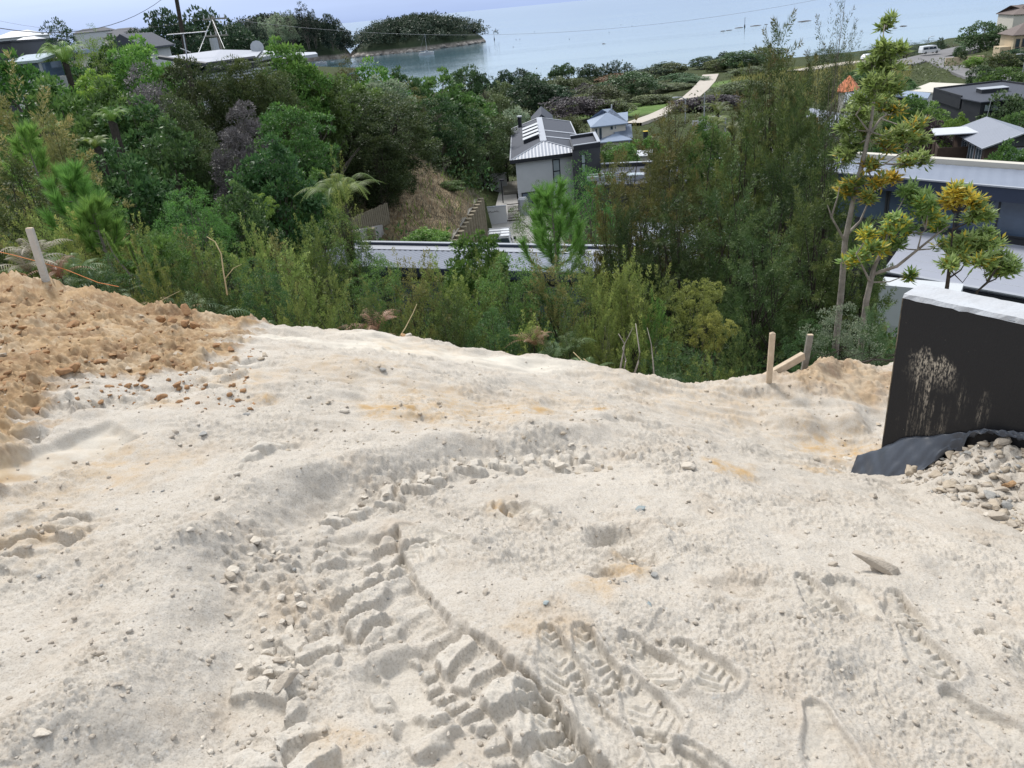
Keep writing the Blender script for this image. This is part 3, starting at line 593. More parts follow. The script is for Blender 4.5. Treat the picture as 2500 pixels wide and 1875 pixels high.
for v in range(2):
    kind(f'layer{v}',5.,2.2,SPREAD,.15,85,'puffd',.55,8000,.20,.085,50+v,False,1,40,.03,zs=.28)
    kind(f'coprosma{v}',1.9,.8,ROUND,.05,80,'puff',.18,7000,.045,.024,55+v,False,2,40,.012,zs=.7)
    kind(f'spread{v}',7.,4.6,SPREAD,.25,110,'puffd',1.0,4800,.48,.26,60+v,False,1,24,.035,zs=.38)
    kind(f'sparse{v}',9.,3.0,TALL,.25,70,'puff',.8,2600,.40,.20,65+v,False,2,50,.02,zs=.6)
for v in range(3): kind(f'tea{v}',6.,1.7,TALL,.06,150,'puff',.42,15000,.15,.055,80+v,False,3,60,.017,zs=.85,lump=.3)
kind('umbrella',7.,2.6,UMB,.55,60,'puff',.7,3000,.42,.24,70,False,1,26,.03,zs=.5)
kind('conifer',8.,2.4,CONE,.06,150,'spray',.6,6000,.30,.10,71,True,1,20,.03,.6)
kind('wattle0',5.,2.2,ROUND,.1,150,'puff',.45,13000,.10,.035,72,False,2,50,.025,zs=.75)
kind('dome0',3.,1.9,DOME,.08,110,'puff',.32,8000,.13,.06,73,False,2,30,.02,zs=.6)
kind('wispy0',6.,.9,COLUMN,.1,110,'spray',.42,6500,.075,.018,74,True,2,90,.012,1.1,.4)
def material_over(o,m):
    if m is None: return
    o.material_slots[0].link='OBJECT'; o.material_slots[0].material=m
prng=random.Random(5)
def plant(kd,m,px,py,w,y,label,name='tree',cat='tree',group=None,bark=None,sink=.1,minh=None):
    cr,tk,Ht,Rd=KINDS[kd]; tp=at(px,py,y); z0=gzf(tp.x,tp.y)-sink; h=max(tp.z-z0,minh or .3); dep=proj(tp)[2]
    rad=w/2*dep/FPX
    o=thing(name,label,cat,(tp.x,tp.y,z0),group,(0,0,prng.uniform(0,6.28)))
    sx=rad/Rd; sz=min(h/Ht,sx*(1.75 if 'kanuka' in kd or 'wispy' in kd or 'manuka' in kd else 1.25))
    c=meshobj('crown',cr,o); c.scale=(sx,sx,sz); c.location=(0,0,h-Ht*sz); material_over(c,LM[m]); t=meshobj('trunk',tk,o); t.scale=(sx,sx,h/Ht); material_over(t,bark); return o
# fronds ---------------------------------------------------------------------
def frond(L,arch,npin,plen,pw,g,droop=.25):
    """one fern frond lying along +x: rachis strip and paired pinnae"""
    t=np.linspace(0,1,npin); x=L*(t-.10*t**3*arch); z=L*arch*(1.15*t-1.25*t**2.1)
    ln=plen*np.sin(np.pi*np.clip(t*.90+.10,0,1))**.75; Pn=np.stack([x,0*x,z],-1); dx=np.gradient(Pn,axis=0); dx=nrm(dx)
    V=[];F=[]
    for sg in (-1,1):
        D=nrm(dx*.42+np.array([0,sg,0])+np.array([0,0,-droop])); side=dx; n=npin; W=pw
        m1=Pn+D*(ln*.5)[:,None]; tip=Pn+D*ln[:,None]+np.array([0,0,-droop*.25])*ln[:,None]
        q=np.stack([Pn-side*W*.5,m1-side*W*.42,tip,m1+side*W*.42,Pn+side*W*.5],1).reshape(-1,3); b=sum(len(a) for a in V)
        V.append(q); i=np.arange(n)*5+b
        F.append(np.stack([i,i+1,i+3,i+4],-1)); F.append(np.stack([i+1,i+2,i+3,i+3],-1))
    b=sum(len(a) for a in V); w=.012*L; V.append(np.concatenate([Pn+np.array([0,w,0]),Pn-np.array([0,w,0])])); i=np.arange(npin-1)+b
    F.append(np.stack([i,i+1,i+1+npin,i+npin],-1))
    return np.concatenate(V),np.concatenate(F)
def fernmesh(nf,L,arch,npin,plen,pw,seed,h=0,sub=False,elev=(.2,.7)):
    g=np.random.default_rng(seed); VV=[];FF=[];CC=[];b=0
    for k in range(nf):
        V,F=frond(L*g.uniform(.8,1.1),arch*g.uniform(.7,1.15),npin,plen,pw,g); a=k/nf*6.2832+g.normal()*.18; el=g.uniform(*elev)
        ce,se=math.cos(el),math.sin(el); x=V[:,0]*ce-V[:,2]*se*.3; z=V[:,0]*se*.55+V[:,2]; tw=g.normal()*.2; y=V[:,1]*math.cos(tw); z=z+V[:,1]*math.sin(tw)
        ca,sa=math.cos(a),math.sin(a); W=np.stack([x*ca-y*sa,x*sa+y*ca,z+h],-1); VV.append(W); FF.append(F+b); b+=len(V); CC.append(np.tile([g.random(),g.random()*.8,0],(len(V),1)))
    F=np.concatenate(FF); V=np.concatenate(VV)
    me=bpy.data.meshes.new('fronds'); me.from_pydata(V.tolist(),[],[tuple(dict.fromkeys(f)) for f in F.tolist()]); a=me.color_attributes.new('Col','FLOAT_COLOR','POINT'); c=np.ones((len(V),4),np.float32); c[:,:3]=np.concatenate(CC); a.data.foreach_set('color',c.ravel()); me.materials.append(LM['fern']); return me
FERN=fernmesh(15,1.9,.85,34,.34,.024,1,elev=(.4,1.0)); FERN2=fernmesh(9,1.8,.62,38,.34,.034,2,elev=(.5,1.0)); BRK=[fernmesh(11,.50,.60,17,.105,.012,3+i,elev=(.2,1.3)) for i in range(3)]
TFT=MB().tube([(0,0,0),(.05,.03,.5),(0,0,1)],[.13,.10,.12],8); tft=bpy.data.meshes.new('trunk'); tft.from_pydata(TFT.v,[],TFT.f); tft.materials.append(M_barkd)
def treefern(px,py,y,sc,label,fm=None,m='fern',drop=0):
    tp=at(px,py,y); z0=gzf(tp.x,tp.y)-.1; h=max(tp.z-z0,.3)
    o=thing('tree_fern',label,'fern',(tp.x,tp.y,z0),'tree ferns',(0,0,prng.uniform(0,6.28)))
    f=meshobj('fronds',fm or FERN,o); f.location=(0,0,h); f.scale=(sc,)*3; material_over(f,LM[m]); t=meshobj('trunk',tft,o); t.scale=(1,1,h); return o
def bracken(px,py,y,sc,label,m='bracken',k=0,name='bracken_fern',group='bracken along the earth rim'):
    tp=at(px,py,y); z0=max(gzf(tp.x,tp.y),tp.z-.75*sc); z0=tp.z-.55*sc
    g0=gzf(tp.x,tp.y)
    o=thing(name,label,'fern',(tp.x,tp.y,g0),group,(0,0,prng.uniform(0,6.28)))
    f=meshobj('fronds',BRK[k%3],o); f.location=(0,0,max(z0-g0,.02)); f.scale=(sc,)*3; material_over(f,LM[m])
    st=MB().tube([(tp.x,tp.y,g0-.1),(tp.x+.02,tp.y,max(z0,g0+.02))],[.008,.005],5).build('stalk',M_barkd,o); st.rotation_euler=(0,0,0); return o
# ================================================================ buildings and built things
CLEAR=[(0.5,30,6.5),(-5,31,5),(5,72,7),(6,84,7),(13,68,6),(19,68,5),(17,114,6),(17,106,5),(52,85,8),(36,56,6),(32,54,5),(17,27,4),(20,30,6),(18,33,5)]
M_white=mat('white_paint',(.48,.495,.52),.5,(3,.35,(.39,.405,.43))); M_plaster=mat('grey_plaster',(.47,.49,.51),.85,(1.2,.5,(.41,.43,.45)),(60,.2)); M_render=mat('pale_render',(.50,.50,.51),.85,(1.5,.5,(.44,.44,.45)),(60,.2))
M_char=mat('charcoal_cladding',(.055,.058,.066),.6,(2,.5,(.04,.043,.05))); M_black=mat('black_cladding',(.018,.020,.026),.6,(1.5,.6,(.028,.03,.036))); M_tile=mat('slate_roof',(.050,.056,.074),.75,(4,.6,(.036,.041,.056)))
M_alu=mat('light_metal_roof',(.20,.217,.262),.42,(1.0,.4,(.165,.18,.22)),spec=.45); M_flash=mat('pale_flashing',(.32,.335,.375),.45,(2,.4,(.26,.275,.31)),spec=.45); M_roofb=mat('blue_metal_roof',(.17,.195,.25),.4,(1.0,.4,(.14,.16,.21)),spec=.45); M_terr=mat('terrace_membrane',(.28,.295,.345),.5,(.8,.4,(.245,.26,.305)));  M_navy=mat('navy_fascia',(.030,.040,.070),.45,(1,.3,(.038,.048,.08)),spec=.4)
M_bluer=mat('blue_grey_roof',(.20,.25,.34),.5,(1.2,.5,(.16,.205,.285)),spec=.4); M_cream=mat('cream_wall',(.52,.49,.43),.85,(1,.4,(.45,.42,.37))); M_sand=mat('sand_render',(.48,.39,.27),.9,(.8,.5,(.42,.34,.23)))
M_brownr=mat('brown_roof',(.15,.12,.11),.8,(1,.5,(.11,.09,.085))); M_timber=mat('dark_timber',(.065,.042,.032),.7,(5,.7,(.04,.027,.022))); M_concrete=mat('concrete',(.33,.32,.31),.9,(.9,.7,(.26,.25,.24)),(30,.2))
M_treated=mat('treated_timber',(.22,.19,.135),.85,(6,.8,(.13,.11,.08)),(40,.4)); M_pale=mat('pale_timber',(.52,.42,.31),.75,(14,.8,(.40,.31,.22)),(60,.3)); M_weath=mat('weathered_timber',(.25,.235,.205),.85,(16,.9,(.16,.15,.13)),(60,.4))
M_steel=mat('galvanised_steel',(.42,.43,.45),.45,(6,.5,(.33,.34,.36)),metal=.6); M_rubber=mat('black_rubber',(.02,.02,.021),.8); M_orange=mat('terracotta_roof',(.42,.14,.06),.8,(1.5,.6,(.33,.10,.045)))
M_carw=mat('white_car_paint',(.70,.71,.73),.25,(2,.2,(.62,.63,.65)),spec=.5,coat=.6); M_tail=mat('red_lamp',(.35,.02,.015),.3); M_letter=mat('bronze_lettering',(.06,.05,.045),.5)
def glassmat(name,base,rough=.08):
    m=mat(name,base,rough,(1.2,.5,tuple(c*1.6 for c in base)),spec=.6); return m
M_glass=glassmat('window_glass',(.035,.05,.065)); M_glassl=glassmat('curtained_glass',(.24,.28,.30),.2); M_glassb=glassmat('blue_glass',(.07,.10,.15),.06)
class Fr:
    """a building's own frame: corner, front direction, depth direction (all level)"""
    def __init__(s,A,B,C): s.o=Vector((A[0],A[1],0)); u=Vector((B[0]-A[0],B[1]-A[1],0)); v=Vector((C[0]-A[0],C[1]-A[1],0)); s.W=u.length; s.D=v.length; s.u=u.normalized(); s.v=v.normalized()
    def p(s,a,b,c): return s.o+s.u*a+s.v*b+Vector((0,0,c))
    def box(s,mb,a0,a1,b0,b1,c0,c1): return mb.prism([s.p(a0,b0,c0),s.p(a1,b0,c0),s.p(a1,b1,c0),s.p(a0,b1,c0)],(0,0,c1-c0))
    def hit(s,px,py,b=None,a=None):          # where the sight line meets the wall plane b=const or a=const
        r=Vector(ray(px,py)); q=s.o+(s.v*b if b is not None else s.u*a); d=s.u if b is not None else s.v
        n=d.cross(Vector((0,0,1))); t=(q-Vector((0,0,H))).dot(n)/r.dot(n); P_=Vector((0,0,H))+r*t
        return (P_-q).dot(d),P_.z
def bx(parent,name,m,fr,*a,bevel=0): return fr.box(MB(),*a).build(name,m,parent,bevel)
def window(parent,fr,a0,a1,c0,c1,b,fm,pm,mull=0,rail=0,t=.07,axis='b',out=-1,name='window'):
    """frame proud of wall plane; its pane is a sub-part. axis 'b': on plane b; axis 'a': on plane a"""
    f=MB(); g=MB(); d=.05
    def add(mb,x0,x1,z0,z1,w0,w1):
        lo,hi=sorted((w0*out,w1*out))
        if axis=='b': fr.box(mb,x0,x1,b+lo,b+hi,z0,z1)
        else: fr.box(mb,b+lo,b+hi,x0,x1,z0,z1)
    add(f,a0,a1,c1-t,c1,.004,d); add(f,a0,a1,c0,c0+t,.004,d); add(f,a0,a0+t,c0+t,c1-t,.004,d); add(f,a1-t,a1,c0+t,c1-t,.004,d)
    for k in range(mull): x=a0+(a1-a0)*(k+1)/(mull+1); add(f,x-t/2,x+t/2,c0+t,c1-t,.004,d-.004)
    for k in range(rail): z=c0+(c1-c0)*(k+1)/(rail+1); add(f,a0+t,a1-t,z-t/2,z+t/2,.004,d-.002)
    o=f.build(name,fm,parent); add(g,a0+t,a1-t,c0+t,c1-t,.003,.02); g.build('pane',pm,o); return o
def lerp3(p,q,t): return Vector(p).lerp(Vector(q),t)
def slopedsheet(name,m,parent,e0,e1,r0,r1,per,amp,th=.03,nseg=8):
    """ribbed metal sheet: ribs run from the eave line e0-e1 up to the ridge line r0-r1"""
    e0,e1,r0,r1=map(Vector,(e0,e1,r0,r1)); n=max(2,int((e1-e0).length/per))*nseg; nr_=(e1-e0).cross(r0-e0); nr_=nr_.normalized() if nr_.length>1e-6 else Vector((0,0,1)); 
    if nr_.z<0: nr_=-nr_
    V=[];F=[]
    for k in range(n+1):
        f=k/n; h=amp*.5*(1+math.cos(2*math.pi*k/nseg)); V+=[e0.lerp(e1,f)+nr_*h,r0.lerp(r1,f)+nr_*h]
    for k in range(n): F.append((2*k,2*k+2,2*k+3,2*k+1))
    mb=MB(); mb.add(V,F); return mb.build(name,m,parent)
def hiproof(parent,fr,a0,a1,b0,b1,z,h,m,name='roof',hip=1.0,th=.12,along='a'):
    """hip or gable roof over a rectangle; hip=0 makes gables at the ends of the ridge"""
    w=(b1-b0) if along=='a' else (a1-a0); ins=w/2*hip
    if along=='a': R0=(a0+ins,(b0+b1)/2); R1=(a1-ins,(b0+b1)/2)
    else: R0=((a0+a1)/2,b0+ins); R1=((a0+a1)/2,b1-ins)
    c=[fr.p(a0,b0,z),fr.p(a1,b0,z),fr.p(a1,b1,z),fr.p(a0,b1,z)]; r=[fr.p(*R0,z+h),fr.p(*R1,z+h)]
    mb=MB(); v=c+r+[p-Vector((0,0,th)) for p in c]
    if along=='a': F=[(0,1,5,4),(1,2,5),(2,3,4,5),(3,0,4)]
    else: F=[(0,1,4),(1,2,5,4),(2,3,5),(3,0,4,5)]
    mb.add(v,F+[(6,7,1,0),(7,8,2,1),(8,9,3,2),(9,6,0,3),(9,8,7,6)]); return mb.build(name,m,parent),r
# ---- grey plastered house --------------------------------------------------------------
A=at(1246,393,72); zE=A.z; F1=Fr(A,atz(1425,370,zE),atz(1250,315,zE)); G=9.2; D1=F1.D; W1=F1.W
hs=thing('house','grey plastered two storey house with dark hipped roof and four skylights','house',F1.p(0,0,G))
wl=.45; wr=W1-.5
bx(hs,'wall',M_plaster,F1,wl,wr,.4,D1-.4,G-1,zE-.12); bx(hs,'soffit',M_black,F1,.02,W1-.02,.02,D1-.02,zE-.20,zE-.01)
bx(hs,'fascia',M_black,F1,-.02,W1+.02,-.03,.018,zE-.28,zE+.05)
Ra=F1.p(W1*.47,3.3,zE+.85); Rb=F1.p(W1*.47,D1,zE+.85); e=[F1.p(0,0,zE),F1.p(W1,0,zE),F1.p(W1,D1,zE),F1.p(0,D1,zE)]
rf=MB().quad(e[0],Ra,Rb,e[3]).build('roof',M_tile,hs); MB().quad(e[1],e[2],Rb,Ra).build('roof',M_tile,hs)
V_=[];F_=[];nn_=21*8; sl_=Ra-e[0].lerp(e[1],.47)
for k in range(nn_+1):
    f=k/nn_; up_=Vector((0,0,.045*.5*(1+math.cos(2*math.pi*k/8)))); q_=e[0].lerp(e[1],f); V_+=[q_+up_,q_+sl_*min(f/.47,(1-f)/.53)+up_]
for k in range(nn_): F_.append((2*k,2*k+2,2*k+3,2*k+1))
MB().add(V_,F_).build('hip_sheet',M_flash,hs)
for p,q in ((e[0],Ra),(e[1],Ra),(e[0],e[3]),(e[3],Rb),(Rb,e[2]),(e[1],e[2])): MB().tube([p+Vector((0,0,.03)),q+Vector((0,0,.03))],.075,4).build('edge_flashing',M_flash,hs)
MB().slab(Ra+F1.u*-.32+Vector((0,0,.0)),F1.u*.64,Rb-Ra,(0,0,.07)).build('ridge_cap',M_flash,hs)
for b0 in (6.2,10.4): MB().prism([F1.p(W1*.52,b0,zE+.76),F1.p(W1,b0,zE+.04),F1.p(W1,b0+.5,zE+.04),F1.p(W1*.52,b0+.5,zE+.76)],(0,0,.05)).build('valley_flashing',M_flash,hs)
for k in range(4):
    b0=6.3+k*2.3; s0=F1.p(W1*.19,b0,zE+.36); MB().prism([s0,F1.p(W1*.41,b0,zE+.78),F1.p(W1*.41,b0+1.15,zE+.78),F1.p(W1*.19,b0+1.15,zE+.36)],(0,0,.32)).build('skylight',M_black,hs)
    sk=hs.children[-1]; MB().prism([F1.p(W1*.18,b0-.1,zE+.69),F1.p(W1*.42,b0-.1,zE+1.11),F1.p(W1*.42,b0+1.2,zE+1.11),F1.p(W1*.18,b0+1.2,zE+.69)],(0,0,.05)).build('pane',M_white,sk)
c=F1.p(W1*.14,D1-1.2,zE+.2); MB().cyl(c,c+Vector((0,0,1.15)),.22,10).build('chimney',M_black,hs); MB().cyl(c+Vector((0,0,1.15)),c+Vector((0,0,1.27)),.30,10).build('chimney_cap',M_white,hs)
h0=F1.hit(1348,389,b=.4); h1=F1.hit(1366,446,b=.4); window(hs,F1,h0[0],h0[0]+.72,h1[1],h0[1],.4,M_black,M_glassl,0,1,.09)
h0=F1.hit(1273,471,b=.4); h1=F1.hit(1335,540,b=.4); window(hs,F1,h0[0],h1[0]+.8,h1[1]-.1,h0[1],.4,M_black,M_glassb,2,0,.10,name='garage_window')
# stair tower and tiled wing belong to the same house
T0=at(1405,356,72.1); FT=Fr(T0,atz(1465,347,T0.z),atz(1397,331,T0.z)); zt=T0.z; WT=FT.W; DT=FT.D
bx(hs,'stair_tower',M_char,FT,-.3,WT,.05,DT,G-1,zt-.30); bx(hs,'tower_deck',M_tile,FT,-.2,WT-.2,.2,DT-.2,zt-.296,zt-.25)
for q in ((-.2,WT+.02,0,.28),(-.2,WT+.02,DT-.28,DT+.02),(WT-.26,WT+.02,.283,DT-.283)): bx(hs,'parapet',M_black,FT,*q,zt-.42,zt); bx(hs,'coping',M_flash,FT,q[0]-.02,q[1]+.03,q[2]-.02,q[3]+.02,zt+.001,zt+.06)
h0=FT.hit(1418,376,b=.05); h1=FT.hit(1430,421,b=.05); window(hs,FT,h0[0],h0[0]+.46,h1[1],h0[1],.05,M_black,M_glassl,0,1,.08)
WG=atz(1468,400,14.45); FW=Fr(WG,atz(1776,386,14.45),atz(1460,427,14.45))
bx(hs,'wing_wall',M_char,FW,.1,FW.W+3,.05,7.5,G-1,14.0); bx(hs,'wing_roof',M_tile,FW,0,FW.W+3,.3,7.6,14.003,14.15); bx(hs,'wing_parapet',M_black,FW,0,FW.W+3,0,.297,13.9,14.45); bx(hs,'coping',M_flash,FW,-.02,FW.W+3,-.05,.32,14.452,14.52)
s=atz(1551,431,14.3); bx(hs,'roof_light',M_flash,Fr((s.x-.7,s.y-.6),(s.x+.7,s.y-.9),(s.x-.6,s.y+.6)),0,1.4,0,1.2,14.153,14.55); bx(hs,'pane',M_glassl,Fr((s.x-.6,s.y-.5),(s.x+.7,s.y-.9),(s.x-.6,s.y+.6)),0,1.1,0,.9,14.553,14.58)
s=atz(1500,436,14.3); FQ=Fr((s.x-2.2,s.y+.6),(s.x+1.2,s.y+.2),(s.x-2.1,s.y+2))
for q in ((0,3.4,0,.2),(0,3.4,1.1,1.3),(3.2,3.4,.203,1.097)): bx(hs,'light_well_kerb',M_flash,FQ,*q,14.153,14.5)
# ---- low garage with corrugated roof in front -------------------------------------------
A=atz(698,643,19.6); B=atz(1300,661,19.6); C=atz(862,590,19.6); FG=Fr(A,B,C); LG=16.5
gr=thing('garage','low building with pale corrugated metal roof behind the shrubs','building',FG.p(5,1,15))
slopedsheet('roof_sheet',M_alu,gr,FG.p(0,0,19.55),FG.p(LG,0,19.55),FG.p(0,FG.D,19.40),FG.p(LG,FG.D,19.40),.24,.040)
bx(gr,'wall',M_char,FG,.5,LG-.5,.45,FG.D-.1,14.5,19.19); bx(gr,'soffit',M_navy,FG,.05,LG-.05,.03,FG.D-.02,19.2,19.37)
bx(gr,'fascia',M_navy,FG,-.02,LG,-.05,.028,19.25,19.58); bx(gr,'ridge_flashing',M_flash,FG,.1,LG,FG.D-.62,FG.D-.02,19.47,19.485); bx(gr,'parapet',M_navy,FG,-.05,LG,FG.D,FG.D+.16,19.0,19.58); bx(gr,'parapet_cap',M_flash,FG,-.07,LG+.02,FG.D-.02,FG.D+.18,19.583,19.61)
MB().prism([FG.p(-.06,-.05,19.58),FG.p(.14,-.05,19.58),FG.p(.14,FG.D-.01,19.46),FG.p(-.06,FG.D-.01,19.46)],(0,0,.08)).build('barge_flashing',M_flash,gr)
for k in range(5): window(gr,FG,1.4+k*2.9,3.6+k*2.9,16.6,18.9,.45,M_flash,M_glassb,1,3,.06)
# ---- paling fence and short retaining wall beside the dry bank ----------------------------
P0=at(835,555,42); P1=at(945,505,46.5); FF=Fr(P0,P1,(P0.x-1,P0.y+2)); zb=P0.z-.9
pf=thing('paling_fence','weathered brown paling fence above the short pole wall','fence',FF.p(0,0,zb))
n=24
for k in range(n):
    a=FF.W*k/(n-1); z1=P0.z+(P1.z-P0.z)*k/(n-1)+.25; bx(pf,'paling',M_treated,FF,a-.085,a+.085,-.02,.02,z1-1.25,z1+prng.uniform(-.03,.03))
for z in (-.9,-.2): MB().tube([FF.p(0,.06,P0.z+z+.25),FF.p(FF.W,.06,P1.z+z+.25)],.04,4).build('rail',M_treated,pf)
pw=thing('short_pole_wall','short concrete and pole retaining wall below the paling fence','retaining wall',FF.p(1,-1,zb-1.5))
q0=at(860,572,41.5); q1=at(935,560,45); FP=Fr(q0,q1,(q0.x-1,q0.y+2)); MB().prism([FP.p(0,.25,q0.z-2.2),FP.p(FP.W+.2,.25,q1.z-2.2),FP.p(FP.W+.2,.25,q1.z+.15),FP.p(0,.25,q0.z+.1)],FP.v*.15).build('board_panel',M_concrete,pw)
for k,(px,py) in enumerate(((868,566),(905,557))):
    c=at(px,py,42+k*1.6); MB().cyl(c-Vector((0,0,2.4)),c,.24,12).build('pole',M_treated,pw)
# ---- driveway, pole retaining wall, court walls, gate, path --------------------------------
def drivez(y): return 13.9-.085*(y-40)
dv=MB()
for k in range(12):
    y0=36+k*3.2; y1=y0+3.2; xl=lambda y:RW0.x+(RW1.x-RW0.x)*(y-RW0.y)/(RW1.y-RW0.y)+.1
    dv.quad((xl(y0),y0,drivez(y0)),(4.6,y0,drivez(y0)),(4.6,y1,drivez(y1)),(min(xl(y1),0.2),y1,drivez(y1)))
setp(dv.build('driveway',M_concrete),'grey concrete driveway below the pole retaining wall','driveway',kind='structure')
rw=thing('pole_retaining_wall','retaining wall of round timber poles along the driveway','retaining wall',(RW0.x,RW0.y,drivez(RW0.y)))
n=12
for k in range(n):
    t=k/(n-1); p=RW0.lerp(RW1,t); c=Vector((p.x+.26,p.y,p.z+.06)); MB().cyl((c.x+.05,c.y,drivez(c.y)-.3),c,.21,12).build('pole',M_treated,rw)
for k in range(9):
    d=-.25*k; MB().prism([RW0+Vector((0,0,d-.24)),RW1+Vector((0,0,d-.24)),RW1+Vector((0,0,d-.01)),RW0+Vector((0,0,d-.01))],(-.06-.002*k,0,0)).build('plank',M_treated,rw)
MB().prism([RW0+Vector((.03,0,.002)),RW1+Vector((.03,0,.002)),RW1+Vector((-.30,0,.002)),RW0+Vector((-.30,0,.002))],(0,0,.05)).build('capping_board',M_weath,rw)
def courtwall(label,tl,tr,bot,y,letters=False):
    a=at(*tl,y); b=atz(*tr,a.z); f=Fr(a,b,(a.x-(b.y-a.y),a.y+(b.x-a.x))); zb_=at(*bot,y).z-.25; o=thing('court_wall',label,'wall',f.p(0,0,zb_),'pale rendered walls beside the grey house'); bx(o,'panel',M_render,f,0,f.W,0,.22,zb_,a.z); bx(o,'coping',M_flash,f,-.02,f.W+.02,-.02,.24,a.z+.002,a.z+.05)
    if letters:
        mb=MB(); p=[]; w=1.15; x0=f.W*.26
        for i in range(90):
            t=i/89; zz=.045*math.sin(t*44)+.03*math.sin(t*17+1)+(.13*max(0,1-abs(t-.93)*22))+(.10*max(0,1-abs(t-.04)*24)); p.append(f.p(x0+w*t+.025*math.sin(t*44+1.2),-.012,a.z-.36+zz))
        mb.tube(p,.017,4); mb.build('lettering',M_letter,o)
    return o,f
cw,fc=courtwall('pale rendered wall with dark script lettering beside the driveway gate',(1163,510),(1235,503),(1170,556),64.5,True)
courtwall('pale rendered wall between the dry bank and the house path',(1164,430),(1236,423),(1238,466),80)
gt=thing('gate','brown vertical bar gate beside the lettered wall','gate',fc.p(fc.W+.1,0,drivez(64)))
zt_=at(1240,504,64.5).z; zb_=drivez(65)+.1
for k in range(11): bx(gt,'bar',M_timber,fc,fc.W+.14+k*.085,fc.W+.18+k*.085,.05,.09,zb_,zt_)
for z in (.25,.8,1.4): bx(gt,'rail',M_timber,fc,fc.W+.1,fc.W+1.1,.093,.12,zb_+z,zb_+z+.06)
pt=MB().quad((fc.p(fc.W-1.3,.4,0).x,65.2,11.86),(2.05,65.2,11.86),(2.3,84,11.2),(.9,84,11.2)).build('path',M_concrete); setp(pt,'concrete path leading behind the gate beside the house','path',kind='structure')
dk=MB().box((1.9,79.5,11.6),(1.9,5,.25)).build('step_deck',M_weath); setp(dk,'weathered timber step deck at the end of the house path','deck')
lp=at(1226,468,73); ps=thing('garden_lamp','thin black lamp post on the path by the pale wall','lamp',(lp.x,lp.y,11.5)); MB().cyl((lp.x,lp.y,11.4),(lp.x,lp.y,13.6),.05,8).build('post',M_black,ps); MB().cyl((lp.x-.25,lp.y,11.4),(lp.x-.25,lp.y,11.46),.3,10).build('foot',M_black,ps); MB().box((lp.x+.05,lp.y,13.7),(.4,.25,.14)).build('head',M_black,ps)
cv=at(1278,505,68); MB().box((cv.x,cv.y,11.9),(.9,.6,2.3)).build('wrapped_bundle',M_flash,None,.18); setp(bpy.data.objects['wrapped_bundle'],'pale wrapped upright bundle against the garage window','bundle')
# ---- pickup on the driveway ------------------------------------------------------------------
u0=atz(1216,566,drivez(59)+1.75); FU=Fr((u0.x-.90,u0.y-3.6),(u0.x+.90,u0.y-3.75),(u0.x-.75,u0.y+1.2)); zu=drivez(57.5)
ut=thing('pickup_truck','white pickup truck with roof rack parked facing the lettered wall','pickup',FU.p(.9,2.4,zu))
bx(ut,'body',M_carw,FU,0,1.8,0,5.1,zu+.42,zu+.80,bevel=.05)
for q in ((0,.09,.02,1.9),(1.71,1.8,.02,1.9),(.093,1.707,0,.08)): bx(ut,'bed_side',M_carw,FU,*q,zu+.803,zu+1.12)
bx(ut,'bed_floor',M_black,FU,.1,1.7,.09,1.88,zu+.803,zu+.83); bx(ut,'bonnet',M_carw,FU,.06,1.74,3.75,5.05,zu+.803,zu+1.08,bevel=.06)
cab=MB().prism([FU.p(.04,1.95,zu+.803),FU.p(1.76,1.95,zu+.803),FU.p(1.58,2.1,zu+1.68),FU.p(.22,2.1,zu+1.68)],FU.v*1.8).build('cab',M_carw,ut,.05)
MB().prism([FU.p(.2,1.97,zu+1.12),FU.p(1.6,1.97,zu+1.12),FU.p(1.5,2.05,zu+1.58),FU.p(.3,2.05,zu+1.58)],FU.v*-.02).build('rear_window',M_glass,ut)
for sx in (0,1): MB().prism([FU.p(1.74 if sx else .06,2.25,zu+1.14),FU.p(1.74 if sx else .06,3.6,zu+1.14),FU.p(1.63 if sx else .17,3.5,zu+1.6),FU.p(1.63 if sx else .17,2.3,zu+1.6)],FU.u*(.03 if sx else -.03)).build('side_window',M_glass,ut)
bx(ut,'roof',M_carw,FU,.22,1.58,2.05,3.95,zu+1.70,zu+1.75,bevel=.02); bx(ut,'roof_rack',M_steel,FU,.2,.95,2.15,3.6,zu+1.80,zu+1.85)
for b in (2.2,2.9,3.6): bx(ut,'rack_bar',M_steel,FU,.15,1.65,b,b+.06,zu+1.853,zu+1.90)
for sx,a in ((-1,-.22),(1,1.82)): bx(ut,'mirror',M_black,FU,a,a+.2,3.3,3.42,zu+1.1,zu+1.3)
for a in (.02,1.58): bx(ut,'tail_light',M_tail,FU,a,a+.2,-.02,.0,zu+.82,zu+1.08)
for a in (0,1.6):
    for b in (.95,4.2):
        w_=MB().cyl(FU.p(a,b,zu+.36),FU.p(a+.2,b,zu+.36),.36,16).build('wheel',M_rubber,ut); MB().cyl(FU.p(a-.01,b,zu+.36),FU.p(a+.21,b,zu+.36),.2,12).build('rim',M_steel,w_)
